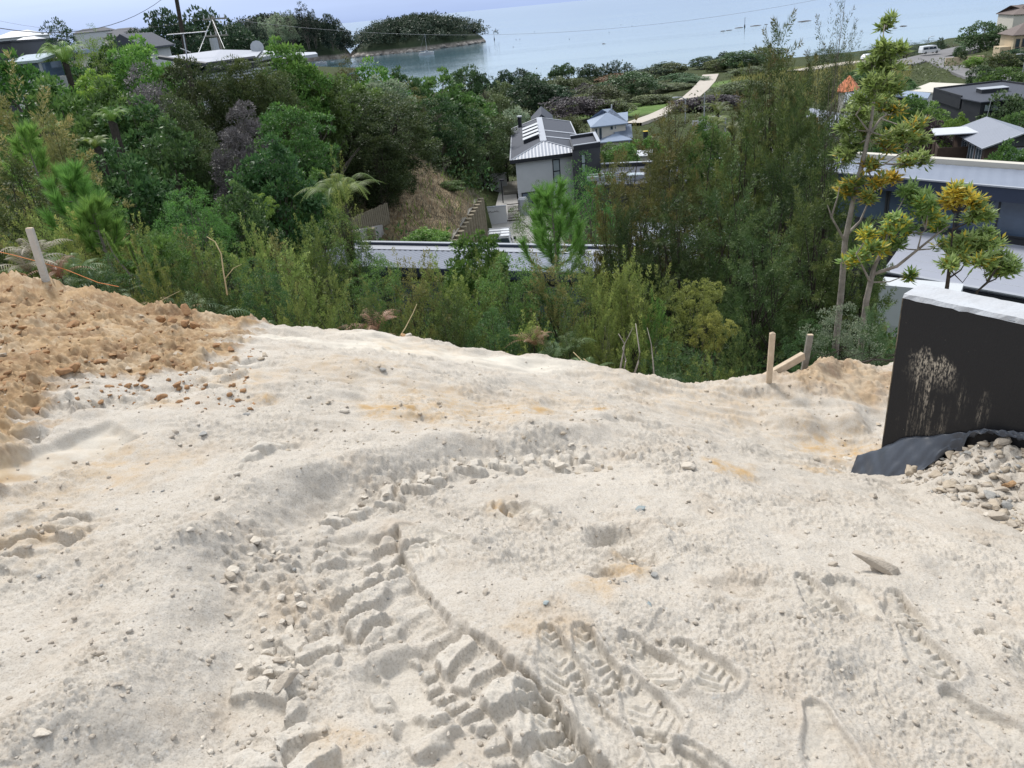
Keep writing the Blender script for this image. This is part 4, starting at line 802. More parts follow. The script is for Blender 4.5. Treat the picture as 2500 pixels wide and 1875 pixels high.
# ---- house at the right with long metal roof and white terrace ---------------------------------
A=atz(2219,435,20.29); B=atz(2500,459,20.29); C=atz(2233,403,20.29); FR=Fr(A,B,C); a0,a1=-7.,11.
lr=thing('house','long house with pale ribbed roof navy fascia and white terrace at right','house',FR.p(2,1,14))
slopedsheet('roof_sheet',M_roofb,lr,FR.p(a0,.0,20.27),FR.p(a1,.0,20.27),FR.p(a0,FR.D,20.40),FR.p(a1,FR.D,20.40),.45,.012)
bx(lr,'fascia',M_navy,FR,a0,a1,-.10,-.003,19.72,20.26); bx(lr,'gutter',M_flash,FR,a0,a1,-.16,-.02,20.263,20.32); bx(lr,'ridge_coping',M_cream,FR,a0,a1,FR.D+.02,FR.D+.45,20.30,20.62); bx(lr,'soffit',M_navy,FR,a0,a1,.0,FR.D+.4,20.0,20.22)
bx(lr,'rear_wall',M_char,FR,a0+.3,a1,.9,FR.D+.3,14,19.99)
z0=18.10; 
for k in range(6): window(lr,FR,a0+.4+k*2.9,a0+3.25+k*2.9,z0+.05,19.98,.9,M_char,M_glassb,1,0,.07)
tA=atz(2158,662,z0); tB=atz(2500,724,z0); FT2=Fr(tA,tB,atz(2216,581,z0)); bx(lr,'terrace',M_terr,FT2,-.05,9,0,FT2.D+1.2,z0-.32,z0)
bx(lr,'terrace_gutter',M_black,FT2,-.1,9,-.16,-.003,z0-.40,z0-.10); bx(lr,'terrace_edge',M_flash,FT2,-.1,9,-.16,.05,z0+.003,z0+.05); bx(lr,'lower_wall',M_plaster,FT2,.3,9,.6,FT2.D,13,z0-.33)
for k in range(4): bx(lr,'terrace_joint',M_plaster,FT2,-.04,9,.9+k*.9,.915+k*.9,z0+.002,z0+.006)
for k in range(3): window(lr,FT2,.9+k*2.4,2.7+k*2.4,14.5,17.3,.6,M_flash,M_glassb,1,0,.06)
pb=at(2225,695,22.5); bx(lr,'planter',M_plaster,Fr((pb.x-1,pb.y),(pb.x+1,pb.y-1.4),(pb.x,pb.y+1.4)),0,2.2,0,.8,pb.z-1.2,pb.z+.1)
# ---- white gable house with deck -----------------------------------------------------------------
E0=Vector((35.08,60,16.69)); E1=Vector((33.41,53.2,16.69)); al=(E1-E0).normalized(); pr=Vector((-al.y,al.x,0)); pr=pr if pr.x>0 else -pr
FH=Fr(E1,E1+pr*5,E0); gw=4.5; gl=(E0-E1).length; zg=16.69
gh=thing('house','brown timber house with white gable roof above a dark deck','house',FH.p(2,3,12))
slopedsheet('roof_sheet',M_alu,gh,FH.p(-.2,-.4,zg-.04),FH.p(-.2,gl+.3,zg-.04),FH.p(gw/2,-.4,zg+.85),FH.p(gw/2,gl+.3,zg+.85),.30,.025); slopedsheet('roof_sheet',M_alu,gh,FH.p(gw+.2,-.4,zg-.04),FH.p(gw+.2,gl+.3,zg-.04),FH.p(gw/2,-.4,zg+.85),FH.p(gw/2,gl+.3,zg+.85),.30,.025)
for a_ in (-.2,gw+.2): MB().tube([FH.p(a_,-.42,zg-.0),FH.p(gw/2,-.42,zg+.89)],.06,4).build('barge_board',M_flash,gh)
MB().prism([FH.p(0,0,zg-.05),FH.p(gw,0,zg-.05),FH.p(gw/2,0,zg+.80)],FH.v*.1).build('gable',M_char,gh)
bx(gh,'wall',M_timber,FH,.15,gw-.15,.12,gl-.1,11.5,zg-.07)
window(gh,FH,1.3,2.9,zg-.95,zg-.15,.12,M_flash,M_glassl,0,0,.06); window(gh,FH,3.3,4.2,zg-1.6,zg-.2,.12,M_timber,M_glass,1,0,.06)
for b_ in (.6,2.2,3.8): window(gh,FH,b_,b_+1.2,zg-2.1,zg-.25,.15,M_flash,M_glass,1,0,.06,'a',-1,'glass_door')
bx(gh,'sill_ledge',M_flash,FH,-.35,.13,-.3,gl*.72,zg-2.35,zg-2.18); bx(gh,'sill_ledge',M_flash,FH,.133,gw,-.3,.10,zg-2.35,zg-2.18)
dA=atz(2295,400,13.9); FD=Fr(dA,atz(2400,395,13.9),atz(2268,383,13.9)); bx(gh,'lower_deck',M_tile,FD,.1,FD.W+1.5,.1,5,13.6,13.86); bx(gh,'lower_deck_wall',M_timber,FD,0,FD.W+2.5,0,4.9,11,13.59)
for q in ((-.05,FD.W+1.8,-.05,.097),(-.05,.097,.1,5)): bx(gh,'deck_coping',M_flash,FD,*q,13.7,14.0)
uA=at(2290,362,57); FB=Fr(uA,atz(2358,358,uA.z),atz(2280,345,uA.z)); bx(gh,'balcony_wall',M_timber,FB,0,FB.W+.6,0,.12,uA.z-1.2,uA.z); bx(gh,'balcony_wall',M_timber,FB,0,.12,.123,3.5,uA.z-1.2,uA.z); bx(gh,'balcony_floor',M_tile,FB,.12,FB.W+.6,.12,3.5,uA.z-1.1,uA.z-.95)
zp=at(2294,333,57).z+.0; bx(gh,'pergola_sheet',M_white,FB,-.3,FB.W+.8,.3,3.2,zp,zp+.06)
for a_,b_ in ((-.2,.4),(FB.W*.55,.4),(-.2,3.0)): MB().cyl(FB.p(a_,b_,uA.z-1),FB.p(a_,b_,zp),.05,6).build('pergola_post',M_timber,gh)
ch=FB.p(1.7,1.2,uA.z-.94)
cho=thing('deck_chair','white outdoor chair on the upper balcony under the pergola','chair',ch); MB().box(ch+Vector((0,0,.42)),(.6,.6,.1)).build('seat',M_white,cho); MB().box(ch+Vector((.27,0,.75)),(.08,.6,.6)).build('backrest',M_white,cho)
for i in (-.25,.25):
    for j in (-.25,.25): MB().box(ch+Vector((i,j,.19)),(.05,.05,.37)).build('leg',M_white,cho)
um=at(2247,395,46); uo=thing('closed_parasol','closed white parasol beside the dark deck wall','parasol',(um.x,um.y,um.z-1)); MB().cyl((um.x,um.y,um.z-1.4),(um.x,um.y,um.z+.5),.03,6).build('pole',M_steel,uo); MB().tube([(um.x,um.y,um.z-.6),(um.x,um.y,um.z-.2),(um.x,um.y,um.z+.45)],[.12,.16,.04],8).build('canopy',M_white,uo)
# ---- black house -----------------------------------------------------------------------------------
zk=15.77; bk=thing('house','black flat roofed modern house with one long skylight','house',(51,84,10))
poly=[atz(2279,218,zk),atz(2346,238,zk),atz(2349,240,zk),atz(2395,249,zk),atz(2560,235,zk),atz(2560,215,zk),atz(2446,199,zk)]
MB().prism([p-Vector((0,0,.1)) for p in poly],(0,0,.1)).build('roof',M_tile,bk); cen=sum(poly,Vector())/len(poly)
ins=[cen+(p-cen)*.95 for p in poly]; MB().prism([Vector((p.x,p.y,9.5)) for p in ins],(0,0,zk-.104-9.5)).build('wall',M_black,bk)
for i,j in ((0,1),(6,0),(5,6)):
    p,q=poly[i],poly[j]; d=(q-p).normalized(); nn=Vector((-d.y,d.x,0))*.15; MB().prism([p-Vector((0,0,1.1 if i==0 else .2)),q-Vector((0,0,1.1 if i==0 else .2)),q+Vector((0,0,.18)),p+Vector((0,0,.18))],nn).build('parapet',M_black,bk)
s0=atz(2396,229,zk); s1=atz(2462,223,zk); FS=Fr(s0,s1,(s0.x+.3,s0.y+1.6)); bx(bk,'skylight',M_black,FS,0,FS.W,0,1.5,zk+.003,zk+.38); bx(bk,'skylight_pane',M_flash,FS,-.05,FS.W+.05,-.05,1.55,zk+.383,zk+.43)
FK=Fr(ins[3],ins[4],ins[1])
h0=FK.hit(2358,258,a=0); h1=FK.hit(2368,278,a=0); window(bk,FK,min(h0[0],h1[0]),max(h0[0],h1[0])+.3,h1[1],h0[1],0,M_black,M_glassl,0,0,.07,'a')
for k in range(2): h=FK.hit(2402+k*15,264-k,b=0); window(bk,FK,h[0],h[0]+.85,h[1]-.35,h[1]+.35,0,M_black,M_glassl,0,0,.06)
cA=atz(2303,284,10.9); bx(bk,'porch_roof',M_tile,Fr(cA,atz(2346,290,10.9),atz(2330,276,10.9)),0,4,0,2.5,10.9,11.05)
an=at(2410,282,70); ao=thing('roof_antenna','thin whip antenna on a tripod by the black house','antenna',(an.x,an.y,an.z-1)); MB().cyl((an.x,an.y,an.z-.2),(an.x+.15,an.y,an.z+1.6),.025,5).build('mast',M_steel,ao)
for k in range(3): a_=k*2.1; MB().cyl((an.x+.5*math.cos(a_),an.y+.5*math.sin(a_),an.z-1.3),(an.x,an.y,an.z-.1),.03,5).build('leg',M_steel,ao)
# ---- blue roofed house, dark gabled house, other roofs ---------------------------------------------
def simple(name,label,A,B,C,zw,base,h,wm,rm,hip=1.,along='a',ov=.35,wins=()):
    f=Fr(A,B,C); o=thing(name,label,'house',f.p(f.W/2,f.D/2,base)); bx(o,'wall',wm,f,0,f.W,0,f.D,base-1,zw); r_,rr2=hiproof(o,f,-ov,f.W+ov,-ov,f.D+ov,zw+.004,h,rm,hip=hip,along=along)
    for (x0,x1,z0_,z1_) in wins: window(o,f,f.W*x0,f.W*x1,z0_,z1_,0,M_white,M_glass,1 if x1-x0>.12 else 0,0,.06)
    return o,f,rr2
A=at(1448,309,114); zb=A.z
bh,fb,rb=simple('house','two storey cream house with blue grey hip roofs','' or A,atz(1527,300,zb),atz(1440,294,zb),zb,7.6,1.75,M_cream,M_bluer,.95,'a',.4,((.05,.13,zb-2.2,zb-.25),(.17,.27,zb-2.2,zb-.25),(.52,.62,zb-.75,zb-.2),(.66,.71,zb-.7,zb-.25)))
MB().cyl(rb[0]+Vector((0,0,-.1)),rb[0]+Vector((0,0,.55)),.10,6).build('finial',M_white,bh)
for q in rb: 
    pass
L0=atz(1468,347,10.0); fl=Fr(L0,atz(1538,340,10.0),atz(1470,322,10.0)); bx(bh,'lower_wall',M_cream,fl,.2,fl.W-.2,.2,fl.D,7,10.0); hiproof(bh,fl,-.3,fl.W+.4,-.3,fl.D+.3,10.004,1.35,M_bluer,'lower_roof',.95)
W0=atz(1500,298,zb-.1); fw=Fr(W0,atz(1533,294,zb-.1),atz(1502,280,zb-.1)); bx(bh,'rear_wall',M_cream,fw,.2,fw.W-.2,.2,fw.D-.2,7,zb-.11); hiproof(bh,fw,0,fw.W,0,fw.D,zb-.1,.7,M_bluer,'rear_roof',.0)
V0=atz(1484,357,9.0); fv=Fr(V0,atz(1538,351,9.0),atz(1484,345,9.0)); bx(bh,'verandah_roof',M_bluer,fv,0,fv.W,0,fv.D,8.95,9.1)
simple('house','dark gabled house with grey dormer behind the grey house',at(1302,312,128),at(1346,309,128),at(1303,300,138),at(1302,306,128).z,6.5,1.6,M_char,M_tile,0.,'b',.4)
sh=at(1553,381,80); o_=thing('shed','low white roofed shed among the green shrubs','shed',(sh.x,sh.y,8)); fs_=Fr(sh,atz(1592,379,sh.z),atz(1556,367,sh.z)); bx(o_,'roof',M_white,fs_,0,fs_.W,0,fs_.D,sh.z-.1,sh.z); bx(o_,'wall',M_cream,fs_,.2,fs_.W-.2,.2,fs_.D-.2,7,sh.z-.104)
A=at(2182,232,100); f_=Fr(A,atz(2265,240,A.z),atz(2190,222,A.z)); o_=thing('house','low dark house with small grey roof left of the black one','house',f_.p(2,2,9)); bx(o_,'wall',M_black,f_,.4,f_.W-.4,.4,f_.D,8,A.z-.2); bx(o_,'roof',M_bluer,f_,0,f_.W,0,f_.D+1,A.z-.196,A.z)
A=at(2215,222,118); f_=Fr(A,atz(2290,226,A.z),atz(2260,205,A.z)); o_=thing('building','beige flat roof beyond the black house','building',f_.p(2,2,8)); bx(o_,'roof',M_cream,f_,0,f_.W+4,0,f_.D+2,A.z-.2,A.z); bx(o_,'wall',M_render,f_,.3,f_.W+3.7,.3,f_.D+1.7,7,A.z-.204)
A=at(2415,205,128); simple('house','small grey gabled house behind the black house roof',A,atz(2440,203,A.z),atz(2418,196,A.z),A.z,8,1.2,M_tile,M_tile,0.,'b',.3)
A=at(2060,245,75); f_=Fr(A,atz(2108,248,A.z),atz(2064,225,A.z)); o_=thing('house','house with grey metal roof and navy trim behind the kanuka','house',f_.p(2,2,9)); bx(o_,'wall',M_render,f_,.4,f_.W-.4,.4,f_.D,8,A.z-.25); hiproof(o_,f_,0,f_.W+1,0,f_.D+2,A.z-.24,.7,M_alu,'roof',.5)
A=at(2048,222,95); simple('house','house with orange tiled roof glimpsed behind the kanuka',A,atz(2092,226,A.z),atz(2052,210,A.z),A.z,9,1.5,M_cream,M_orange,.6,'a',.3)
A=at(1965,300,60); f_=Fr(A,atz(2060,320,A.z),atz(1975,270,A.z)); o_=thing('house','pale walled house with grey roof hidden by the thicket','house',f_.p(2,2,10)); bx(o_,'wall',M_render,f_,.4,f_.W-.4,.4,f_.D,9,A.z-.1); bx(o_,'roof',M_alu,f_,0,f_.W,0,f_.D+1,A.z-.096,A.z+.08); 
for k in range(3): window(o_,f_,.8+k*1.1,1.6+k*1.1,A.z-1.6,A.z-.5,.4,M_white,M_glass,0,0,.06)
A=at(1520,628,22); f_=Fr(A,atz(1720,640,A.z),atz(1530,560,A.z)); o_=thing('building','flat grey membrane roof glimpsed through the right thicket','building',f_.p(2,2,15)); bx(o_,'roof',M_alu,f_,0,f_.W+1.5,0,f_.D+1,A.z-.2,A.z); bx(o_,'wall',M_plaster,f_,.3,f_.W+1.2,.3,f_.D,14,A.z-.204)
# white fence and block by the lamp posts
A=at(1690,305,88); f_=Fr(A,atz(1715,303,A.z),(A.x+.5,A.y+2)); o_=thing('white_fence','short white panel fence near the lamp posts','fence',f_.p(0,0,A.z-1))
for k in range(7): bx(o_,'panel',M_render,f_,k*.25,k*.25+.22,0,.06,A.z-.8,A.z+.45)
bx(o_,'post',M_render,f_,1.8,2.3,0,.4,A.z-.8,A.z+.7)
# sand coloured house ------------------------------------------------------------------------------------
A=at(2468,140,185); sd=thing('house','sand coloured rendered house with brown hip roofs and garden walls','house',(A.x,A.y,9)); f_=Fr(A,(A.x+14,A.y-3),(A.x+2,A.y+9)); z1=A.z+4.6
bx(sd,'wall',M_sand,f_,0,12,0,8,A.z-3,z1-.0); hiproof(sd,f_,-.6,12.6,-.6,8.6,z1+.004,2.2,M_brownr,'roof',.8); bx(sd,'front_wing',M_sand,f_,3,13,-4,-.004,A.z-3,z1-1.2); hiproof(sd,f_,2.5,13.5,-4.5,.4,z1-1.19,1.6,M_brownr,'wing_roof',.0,along='b')
bx(sd,'porch',M_sand,f_,-2.2,-.004,1,5,A.z-3,z1-2.4)
for q in ((.4,1.3),(1.7,2.6)): window(sd,f_,q[0],q[1],z1-2.6,z1-.8,0,M_brownr,M_glass,0,0,.1)
window(sd,f_,4.2,6.4,z1-3.6,z1-1.7,-4,M_brownr,M_glass,1,0,.1); window(sd,f_,8.5,9.8,z1-3.4,z1-1.7,-4,M_brownr,M_glass,0,0,.1); window(sd,f_,.5,1.5,A.z-.2,A.z+2,0,M_brownr,M_glass,0,0,.1)
for q in ((-11,-3,-7,-6.6,-1.8),(-8,3,-10,-9.6,-2.4),(-14,-6,-1.5,-1.1,-.6)): bx(sd,'garden_wall',M_sand,f_,q[0],q[1],q[2],q[3],A.z-4,A.z+q[4]+1.6)
A=at(2470,72,215); simple('house','brown roofed house at the top right corner',A,atz(2520,70,A.z),(A.x+2,A.y+10),A.z+3.5,8,2,M_cream,M_brownr,.8,'a',.5)
# ---- white roofed house on the left hill ---------------------------------------------------------------
e0=at(506,158,36); e1=at(623,142,38); r0=at(538,121,43.5); r1=at(640,123,44.5); l0=at(389,140,41); wh=thing('house','long house with white metal roof and slatted white wall','house',(e0.x,e0.y,21))
MB().quad(e0,e1,r1,r0).build('roof',M_terr,wh); MB().quad(l0,e0,r0).build('roof',M_terr,wh); MB().tube([l0,e0,e1],.10,5).build('gutter',M_char,wh)
MB().prism([at(622,142,40),at(690,130,43),at(700,127,45),at(640,122,46)],(0,0,-.15)).build('rear_roof',M_flash,wh); MB().prism([at(690,143,41),at(775,131,43),at(770,127,46),at(700,128,46)],(0,0,-.14)).build('far_roof',M_flash,wh)
FWH=Fr((e0.x-.9,e0.y+1.1),(e1.x+.4,e1.y+1.4),(e0.x-2,e0.y+8)); 
M_slat=mat('white_boards',(.62,.64,.67),.6,(2,.5,(.5,.52,.55)))
bx(wh,'wall',M_char,FWH,.05,FWH.W,.06,6,20,e0.z-.3); mb=MB()
for k in range(30): FWH.box(mb,0,FWH.W+.1,0,.057,e0.z-.42-k*.13-.088,e0.z-.42-k*.13)
mb.build('boards',M_slat,wh,kind='stuff')
h0=FWH.hit(600,255,b=-.02); h1=FWH.hit(668,298,b=-.02); window(wh,FWH,h0[0],h1[0],h1[1],h0[1],-.02,M_black,M_glass,1,0,.08)
d_=at(627,116,44); ds=thing('satellite_dish','small grey satellite dish on the white roof','dish',d_-Vector((0,0,.3))); MB().tube([d_,d_+Vector((.02,-.05,.0)),d_+Vector((.04,-.10,0))],[.05,.26,.34],12).build('bowl',M_steel,ds); MB().cyl(d_-Vector((0,0,.5)),d_,.03,6).build('bracket',M_steel,ds)
# ---- buildings at far left ------------------------------------------------------------------------------
A=at(-60,165,44); B=at(44,162,44); zt2=at(28,104,44).z; f_=Fr(A,B,(A.x-.5,A.y+6)); o_=thing('house','dark walled building at the left edge of the view','house',f_.p(1,1,22)); bx(o_,'wall',M_char,f_,0,f_.W,0,6,21,zt2); bx(o_,'parapet',M_black,f_,-.05,f_.W+.05,-.05,6.05,zt2+.003,zt2+.1)
A=at(28,198,36); B=at(112,200,35); f_=Fr(A,B,(A.x+.2,A.y+1.6)); zc=at(30,158,36).z; o_=thing('sunroom','glass sunroom with pale metal frame on the left hill','sunroom',f_.p(1,1,23)); bx(o_,'base',M_render,f_,0,f_.W,0,1.5,22,A.z)
for k in range(4): x_=f_.W*k/3; bx(o_,'post',M_steel,f_,x_-.05,x_+.05,-.06,.04,A.z,zc)
for k in range(3): bx(o_,'pane',M_glassb,f_,f_.W*k/3+.06,f_.W*(k+1)/3-.06,0,.03,A.z+.02,zc-.02)
bx(o_,'side_pane',M_glassb,f_,f_.W-.02,f_.W+.01,.1,1.4,A.z+.02,zc-.02); MB().prism([f_.p(-.1,-.15,zc),f_.p(f_.W+.1,-.15,zc),f_.p(f_.W+.1,1.6,zc+.22),f_.p(-.1,1.6,zc+.22)],(0,0,.1)).build('roof',M_glassl,o_)
A=at(62,164,46); f_=Fr(A,at(160,162,47),(A.x-1,A.y+6)); zt2=at(62,146,46).z; o_=thing('house','beige low house with flat dark roof behind the sunroom','house',f_.p(1,1,22)); bx(o_,'wall',M_cream,f_,0,f_.W,0,6,21,zt2); bx(o_,'roof',M_bluer,f_,-.3,f_.W+.3,-.4,6.3,zt2+.003,zt2+.22)
A=at(268,124,62); simple('house','house with dark sloping roof left of the long white roof',A,at(352,132,60),(A.x-1,A.y+8),A.z+.0,20,1.0,M_render,M_tile,0.,'b',.5)
for i,(x_,y_,d__,w_,h_,lb) in enumerate(((40,112,230,11,3.5,'largest white house on the far left hillside'),(62,126,215,9,3,'white house below the largest on the far hillside'),(88,122,240,8,3,'right white house on the far hillside'),(225,90,380,16,3.2,'long pale house on the far ridge skyline'),(300,90,360,12,3,'dark roofed house on the far ridge skyline'),(285,102,330,9,3,'pale house below the far ridge skyline'))):
    A=at(x_-0,y_,d__); simple('house',lb,(A.x-w_/2,A.y),(A.x+w_/2,A.y),(A.x-w_/2,A.y+8),A.z+h_*.6,A.z-6,1.5,M_white if i<4 else M_cream,M_white if i<3 else M_tile,.8,'a',.4)
# ---- power poles and wires ---------------------------------------------------------------------------------
b_=at(458,150,58); t_=at(424,-40,58); pl=thing('power_pole','dark leaning power pole rising above the white roof','pole',(b_.x,b_.y,21)); MB().tube([b_+(b_-t_)*.6,t_],[.17,.12],8).build('post',M_barkd,pl); MB().box(t_.lerp(b_,.12)+Vector((0,-.2,0)),(.3,.25,.5)).build('bracket',M_steel,pl)
b_=at(541,125,78); t_=at(517,40,78); p2=thing('power_pole','power pole with two crossarms and a transformer','pole',(b_.x,b_.y,21)); MB().tube([b_+(b_-t_)*1.2,t_],[.17,.12],8).build('post',M_barkp,p2)
for px0,px1,py in ((495,553,49),(500,557,90)):
    a_=at(px0,py+1,77.8); c_=at(px1,py-3,77.8); ca=MB().slab(a_,c_-a_,(0,.12,0),(0,0,.13)).build('crossarm',M_weath,p2)
    for k in range(5): q=a_.lerp(c_,.06+k*.22)+Vector((0,.06,.13)); MB().cyl(q,q+Vector((0,0,.28)),.045,6).build('insulator',M_render,ca)
tr_=at(523,106,77.6); MB().cyl(tr_-Vector((0,0,.55)),tr_+Vector((0,0,.45)),.36,12).build('transformer',M_steel,p2)
for q in ((500,90,480,140),(517,45,485,130),(517,45,548,118)): MB().tube([at(q[0],q[1],77.9),at(q[2],q[3],74)],.02,4).build('stay_wire',M_steel,p2)
M_wire=mat('wire_grey',(.30,.31,.33),.6); M_wired=mat('wire_dark',(.10,.10,.11),.6)
def wire(label,p,q,sag,r,m=M_wired,n=14): 
    o=MB().tube([Vector(p).lerp(Vector(q),k/n)-Vector((0,0,4*sag*(k/n)*(1-k/n))) for k in range(n+1)],r,4).build('overhead_wire',m); setp(o,label,'wire','overhead wires'); return o
wire('sagging dark cable crossing the sky at the upper left',at(-60,58,40),at(420,-22,58),1.2,.018)
wire('long thin wire stretched across the bay to the right',at(553,46,78),at(2100,-22,70),2.2,.012,M_wire,24); wire('thin wire running left from the upper crossarm',at(497,48,78),at(-80,30,120),1.5,.015)
w0=at(455,140,40); t_=at(447,84,40); an=thing('tv_antenna','long boom television antenna on the white roof','antenna',w0); MB().cyl(w0-Vector((0,0,.4)),t_,.03,6).build('mast',M_steel,an); MB().cyl(at(408,85,40),at(504,77,40),.022,5).build('boom',M_flash,an)
for k in range(9): q=at(408,85,40).lerp(at(504,77,40),.05+k*.11); MB().cyl(q-Vector((0,.35,0)),q+Vector((0,.35,0)),.012,4).build('element',M_steel,an)
MB().cyl(at(440,118,40),at(466,128,40),.02,5).build('brace',M_steel,an)
# ---- roads -----------------------------------------------------------------------------------------------------
def road(name,label,pts,wd,m,lift=.25):
    pts=[Vector(p) for p in pts]; V=[];F=[]; fine=[]
    for i in range(len(pts)-1):
        for k in range(6): fine.append(pts[i].lerp(pts[i+1],k/6))
    fine.append(pts[-1]); mb=MB(); ring=[]
    for i,p in enumerate(fine):
        d=(fine[min(i+1,len(fine)-1)]-fine[max(i-1,0)]); d.z=0; d.normalize(); n=Vector((-d.y,d.x,0)); w=wd if not hasattr(wd,'__len__') else wd[0]+(wd[1]-wd[0])*i/(len(fine)-1); ring.append((p+n*w/2,p-n*w/2))
    for (a,b),(c,d) in zip(ring[:-1],ring[1:]): mb.quad(a,b,d,c); mb.quad(a,c,c-Vector((0,0,1.5)),a-Vector((0,0,1.5))); mb.quad(b,b-Vector((0,0,1.5)),d-Vector((0,0,1.5)),d)
    return setp(mb.build(name,m),label,'road',kind='structure')
M_gravel=mat('pale_gravel',(.42,.38,.33),.95,(.6,.6,(.35,.31,.27))); M_asph=mat('worn_asphalt',(.15,.145,.15),.9,(.25,.7,(.20,.195,.20)))
def gp(px,py,y): p=at(px,py,y); return (p.x,p.y,p.z)
road('gravel_road','pale gravel road winding through the park to the beach',[gp(*q) for q in ROADS['gravel']],(3.0,4.6),M_gravel)
road('shore_road','grey sealed road bending round to the shore where the van stands',[gp(*q) for q in ROADS['shore']],9.0,M_asph)
road('side_lane','sealed lane dropping from the shore road past the sand house',[gp(*q) for q in ROADS['lane']],(12.,6.),M_asph); 
road('sandy_track','sandy verge track behind the kanuka tops',[gp(*q) for q in ROADS['sand']],5.0,M_gravel)
for i,(px,py,y) in enumerate(((2355,152,192),(2320,156,198))):
    p=at(px,py,y); o=MB().box(p+Vector((0,0,.33)),(2.6,.5,.01),R(20)).build('road_marking',M_white); o['kind']='structure'; o['label']='short white painted dash on the side lane'
# ---- vehicles on the shore road ----------------------------------------------------------------------------------
def van(label,px,py,y,rz,L=5.2,Hh=2.1,W=1.9,name='van',cat='van',low=False):
    p=at(px,py,y); o=thing(name,label,cat,p,None,(0,0,rz)); ORG[o.name]=Vector((0,0,0))
    pr=[(-L/2,.35),(L/2,.35),(L/2,.95),(L*.36,1.15),(L*.24,Hh-.05),(L*.05,Hh),(-L/2+.15,Hh-.05),(-L/2,1.1)] if not low else [(-L/2,.35),(L/2,.35),(L/2,.75),(L*.22,.9),(L*.05,Hh),(-L*.3,Hh),(-L/2+.1,.95)]
    MB().prism([(x,-W/2,z) for x,z in pr],(0,W,0)).build('body',M_carw,o,.06)
    for s in (-1,1):
        for x0,x1 in ((-L*.44,-L*.16),(-L*.14,L*.06),(L*.08,L*.25)): MB().prism([(x0,s*(W/2+.005),1.15),(x1+(.12 if x1>0 else 0),s*(W/2+.005),1.15),(x1-.05,s*(W/2-.02),Hh-.35),(x0,s*(W/2-.02),Hh-.35)],(0,s*.02,0)).build('window',M_glass,o) if not low else None
        for x in (-L*.3,L*.31):
            w=MB().cyl((x,s*(W/2-.18),.34),(x,s*(W/2+.01),.34),.34,14).build('wheel',M_rubber,o); MB().cyl((x,s*(W/2-.1),.34),(x,s*(W/2+.02),.34),.18,10).build('rim',M_steel,w)
    MB().prism([(L*.365,-W/2+.12,1.2),(L*.365,W/2-.12,1.2),(L*.255,W/2-.2,Hh-.2),(L*.255,-W/2+.2,Hh-.2)],(.03,0,.01)).build('windscreen',M_glass,o) if not low else MB().prism([(-L*.3,-W/2+.15,Hh-.35),(L*.08,-W/2-.004,.95),(-L*.32,-W/2-.004,.95)],(0,-.02,0)).build('window',M_glass,o)
    return o
van('white passenger van parked on the shore road',2016,130,226,R(4)); bpy.data.objects['van'].location=at(2268,131,226) 
bpy.data.objects['van'].location.z=at(2268,131,226).z+.02
van('small white car behind the tall yellowing tree',2121,146,214,R(12),3.9,1.45,1.7,'car','car',True)
# lamp posts
def lamp(label,px,pb,ptop,y,arm,m=M_steel):
    b=at(px,pb,y); t=at(px+1,ptop,y); o=thing('street_lamp',label,'street lamp',b,'street lamps'); MB().cyl(b-Vector((0,0,1)),(b.x,b.y,t.z),.09,8).build('post',m,o)
    if arm: MB().tube([(b.x,b.y,t.z-.05),(b.x+arm*.5,b.y,t.z+.25),(b.x+arm,b.y,t.z+.3)],.06,6).build('arm',m,o); MB().box((b.x+arm*1.15,b.y,t.z+.28),(.7,.25,.14)).build('head',M_white,o)
lamp('curved arm street lamp beside the gravel road',1673,285,241,110,-1.2); lamp('plain straight lamp post without an arm right of the curved lamp',1719,290,228,112,0); lamp('lower curved lamp post among the palms',1771,300,288,95,-1.3); lamp('slim lamp post behind the white van',2265,112,92,240,1.0); lamp('lamp post at the right edge above the garden',2497,175,135,150,-1.2)
# bin
bn=at(1576,338,95); bo=thing('wheelie_bin','dark bin with yellow lid near the blue roofed house','bin',bn); MB().box(bn+Vector((0,0,.4)),(.5,.5,.8)).build('body',M_black,bo); MB().box(bn+Vector((0,0,.83)),(.54,.54,.05)).build('lid',mat('yellow_plastic',(.6,.42,.03),.5),bo)
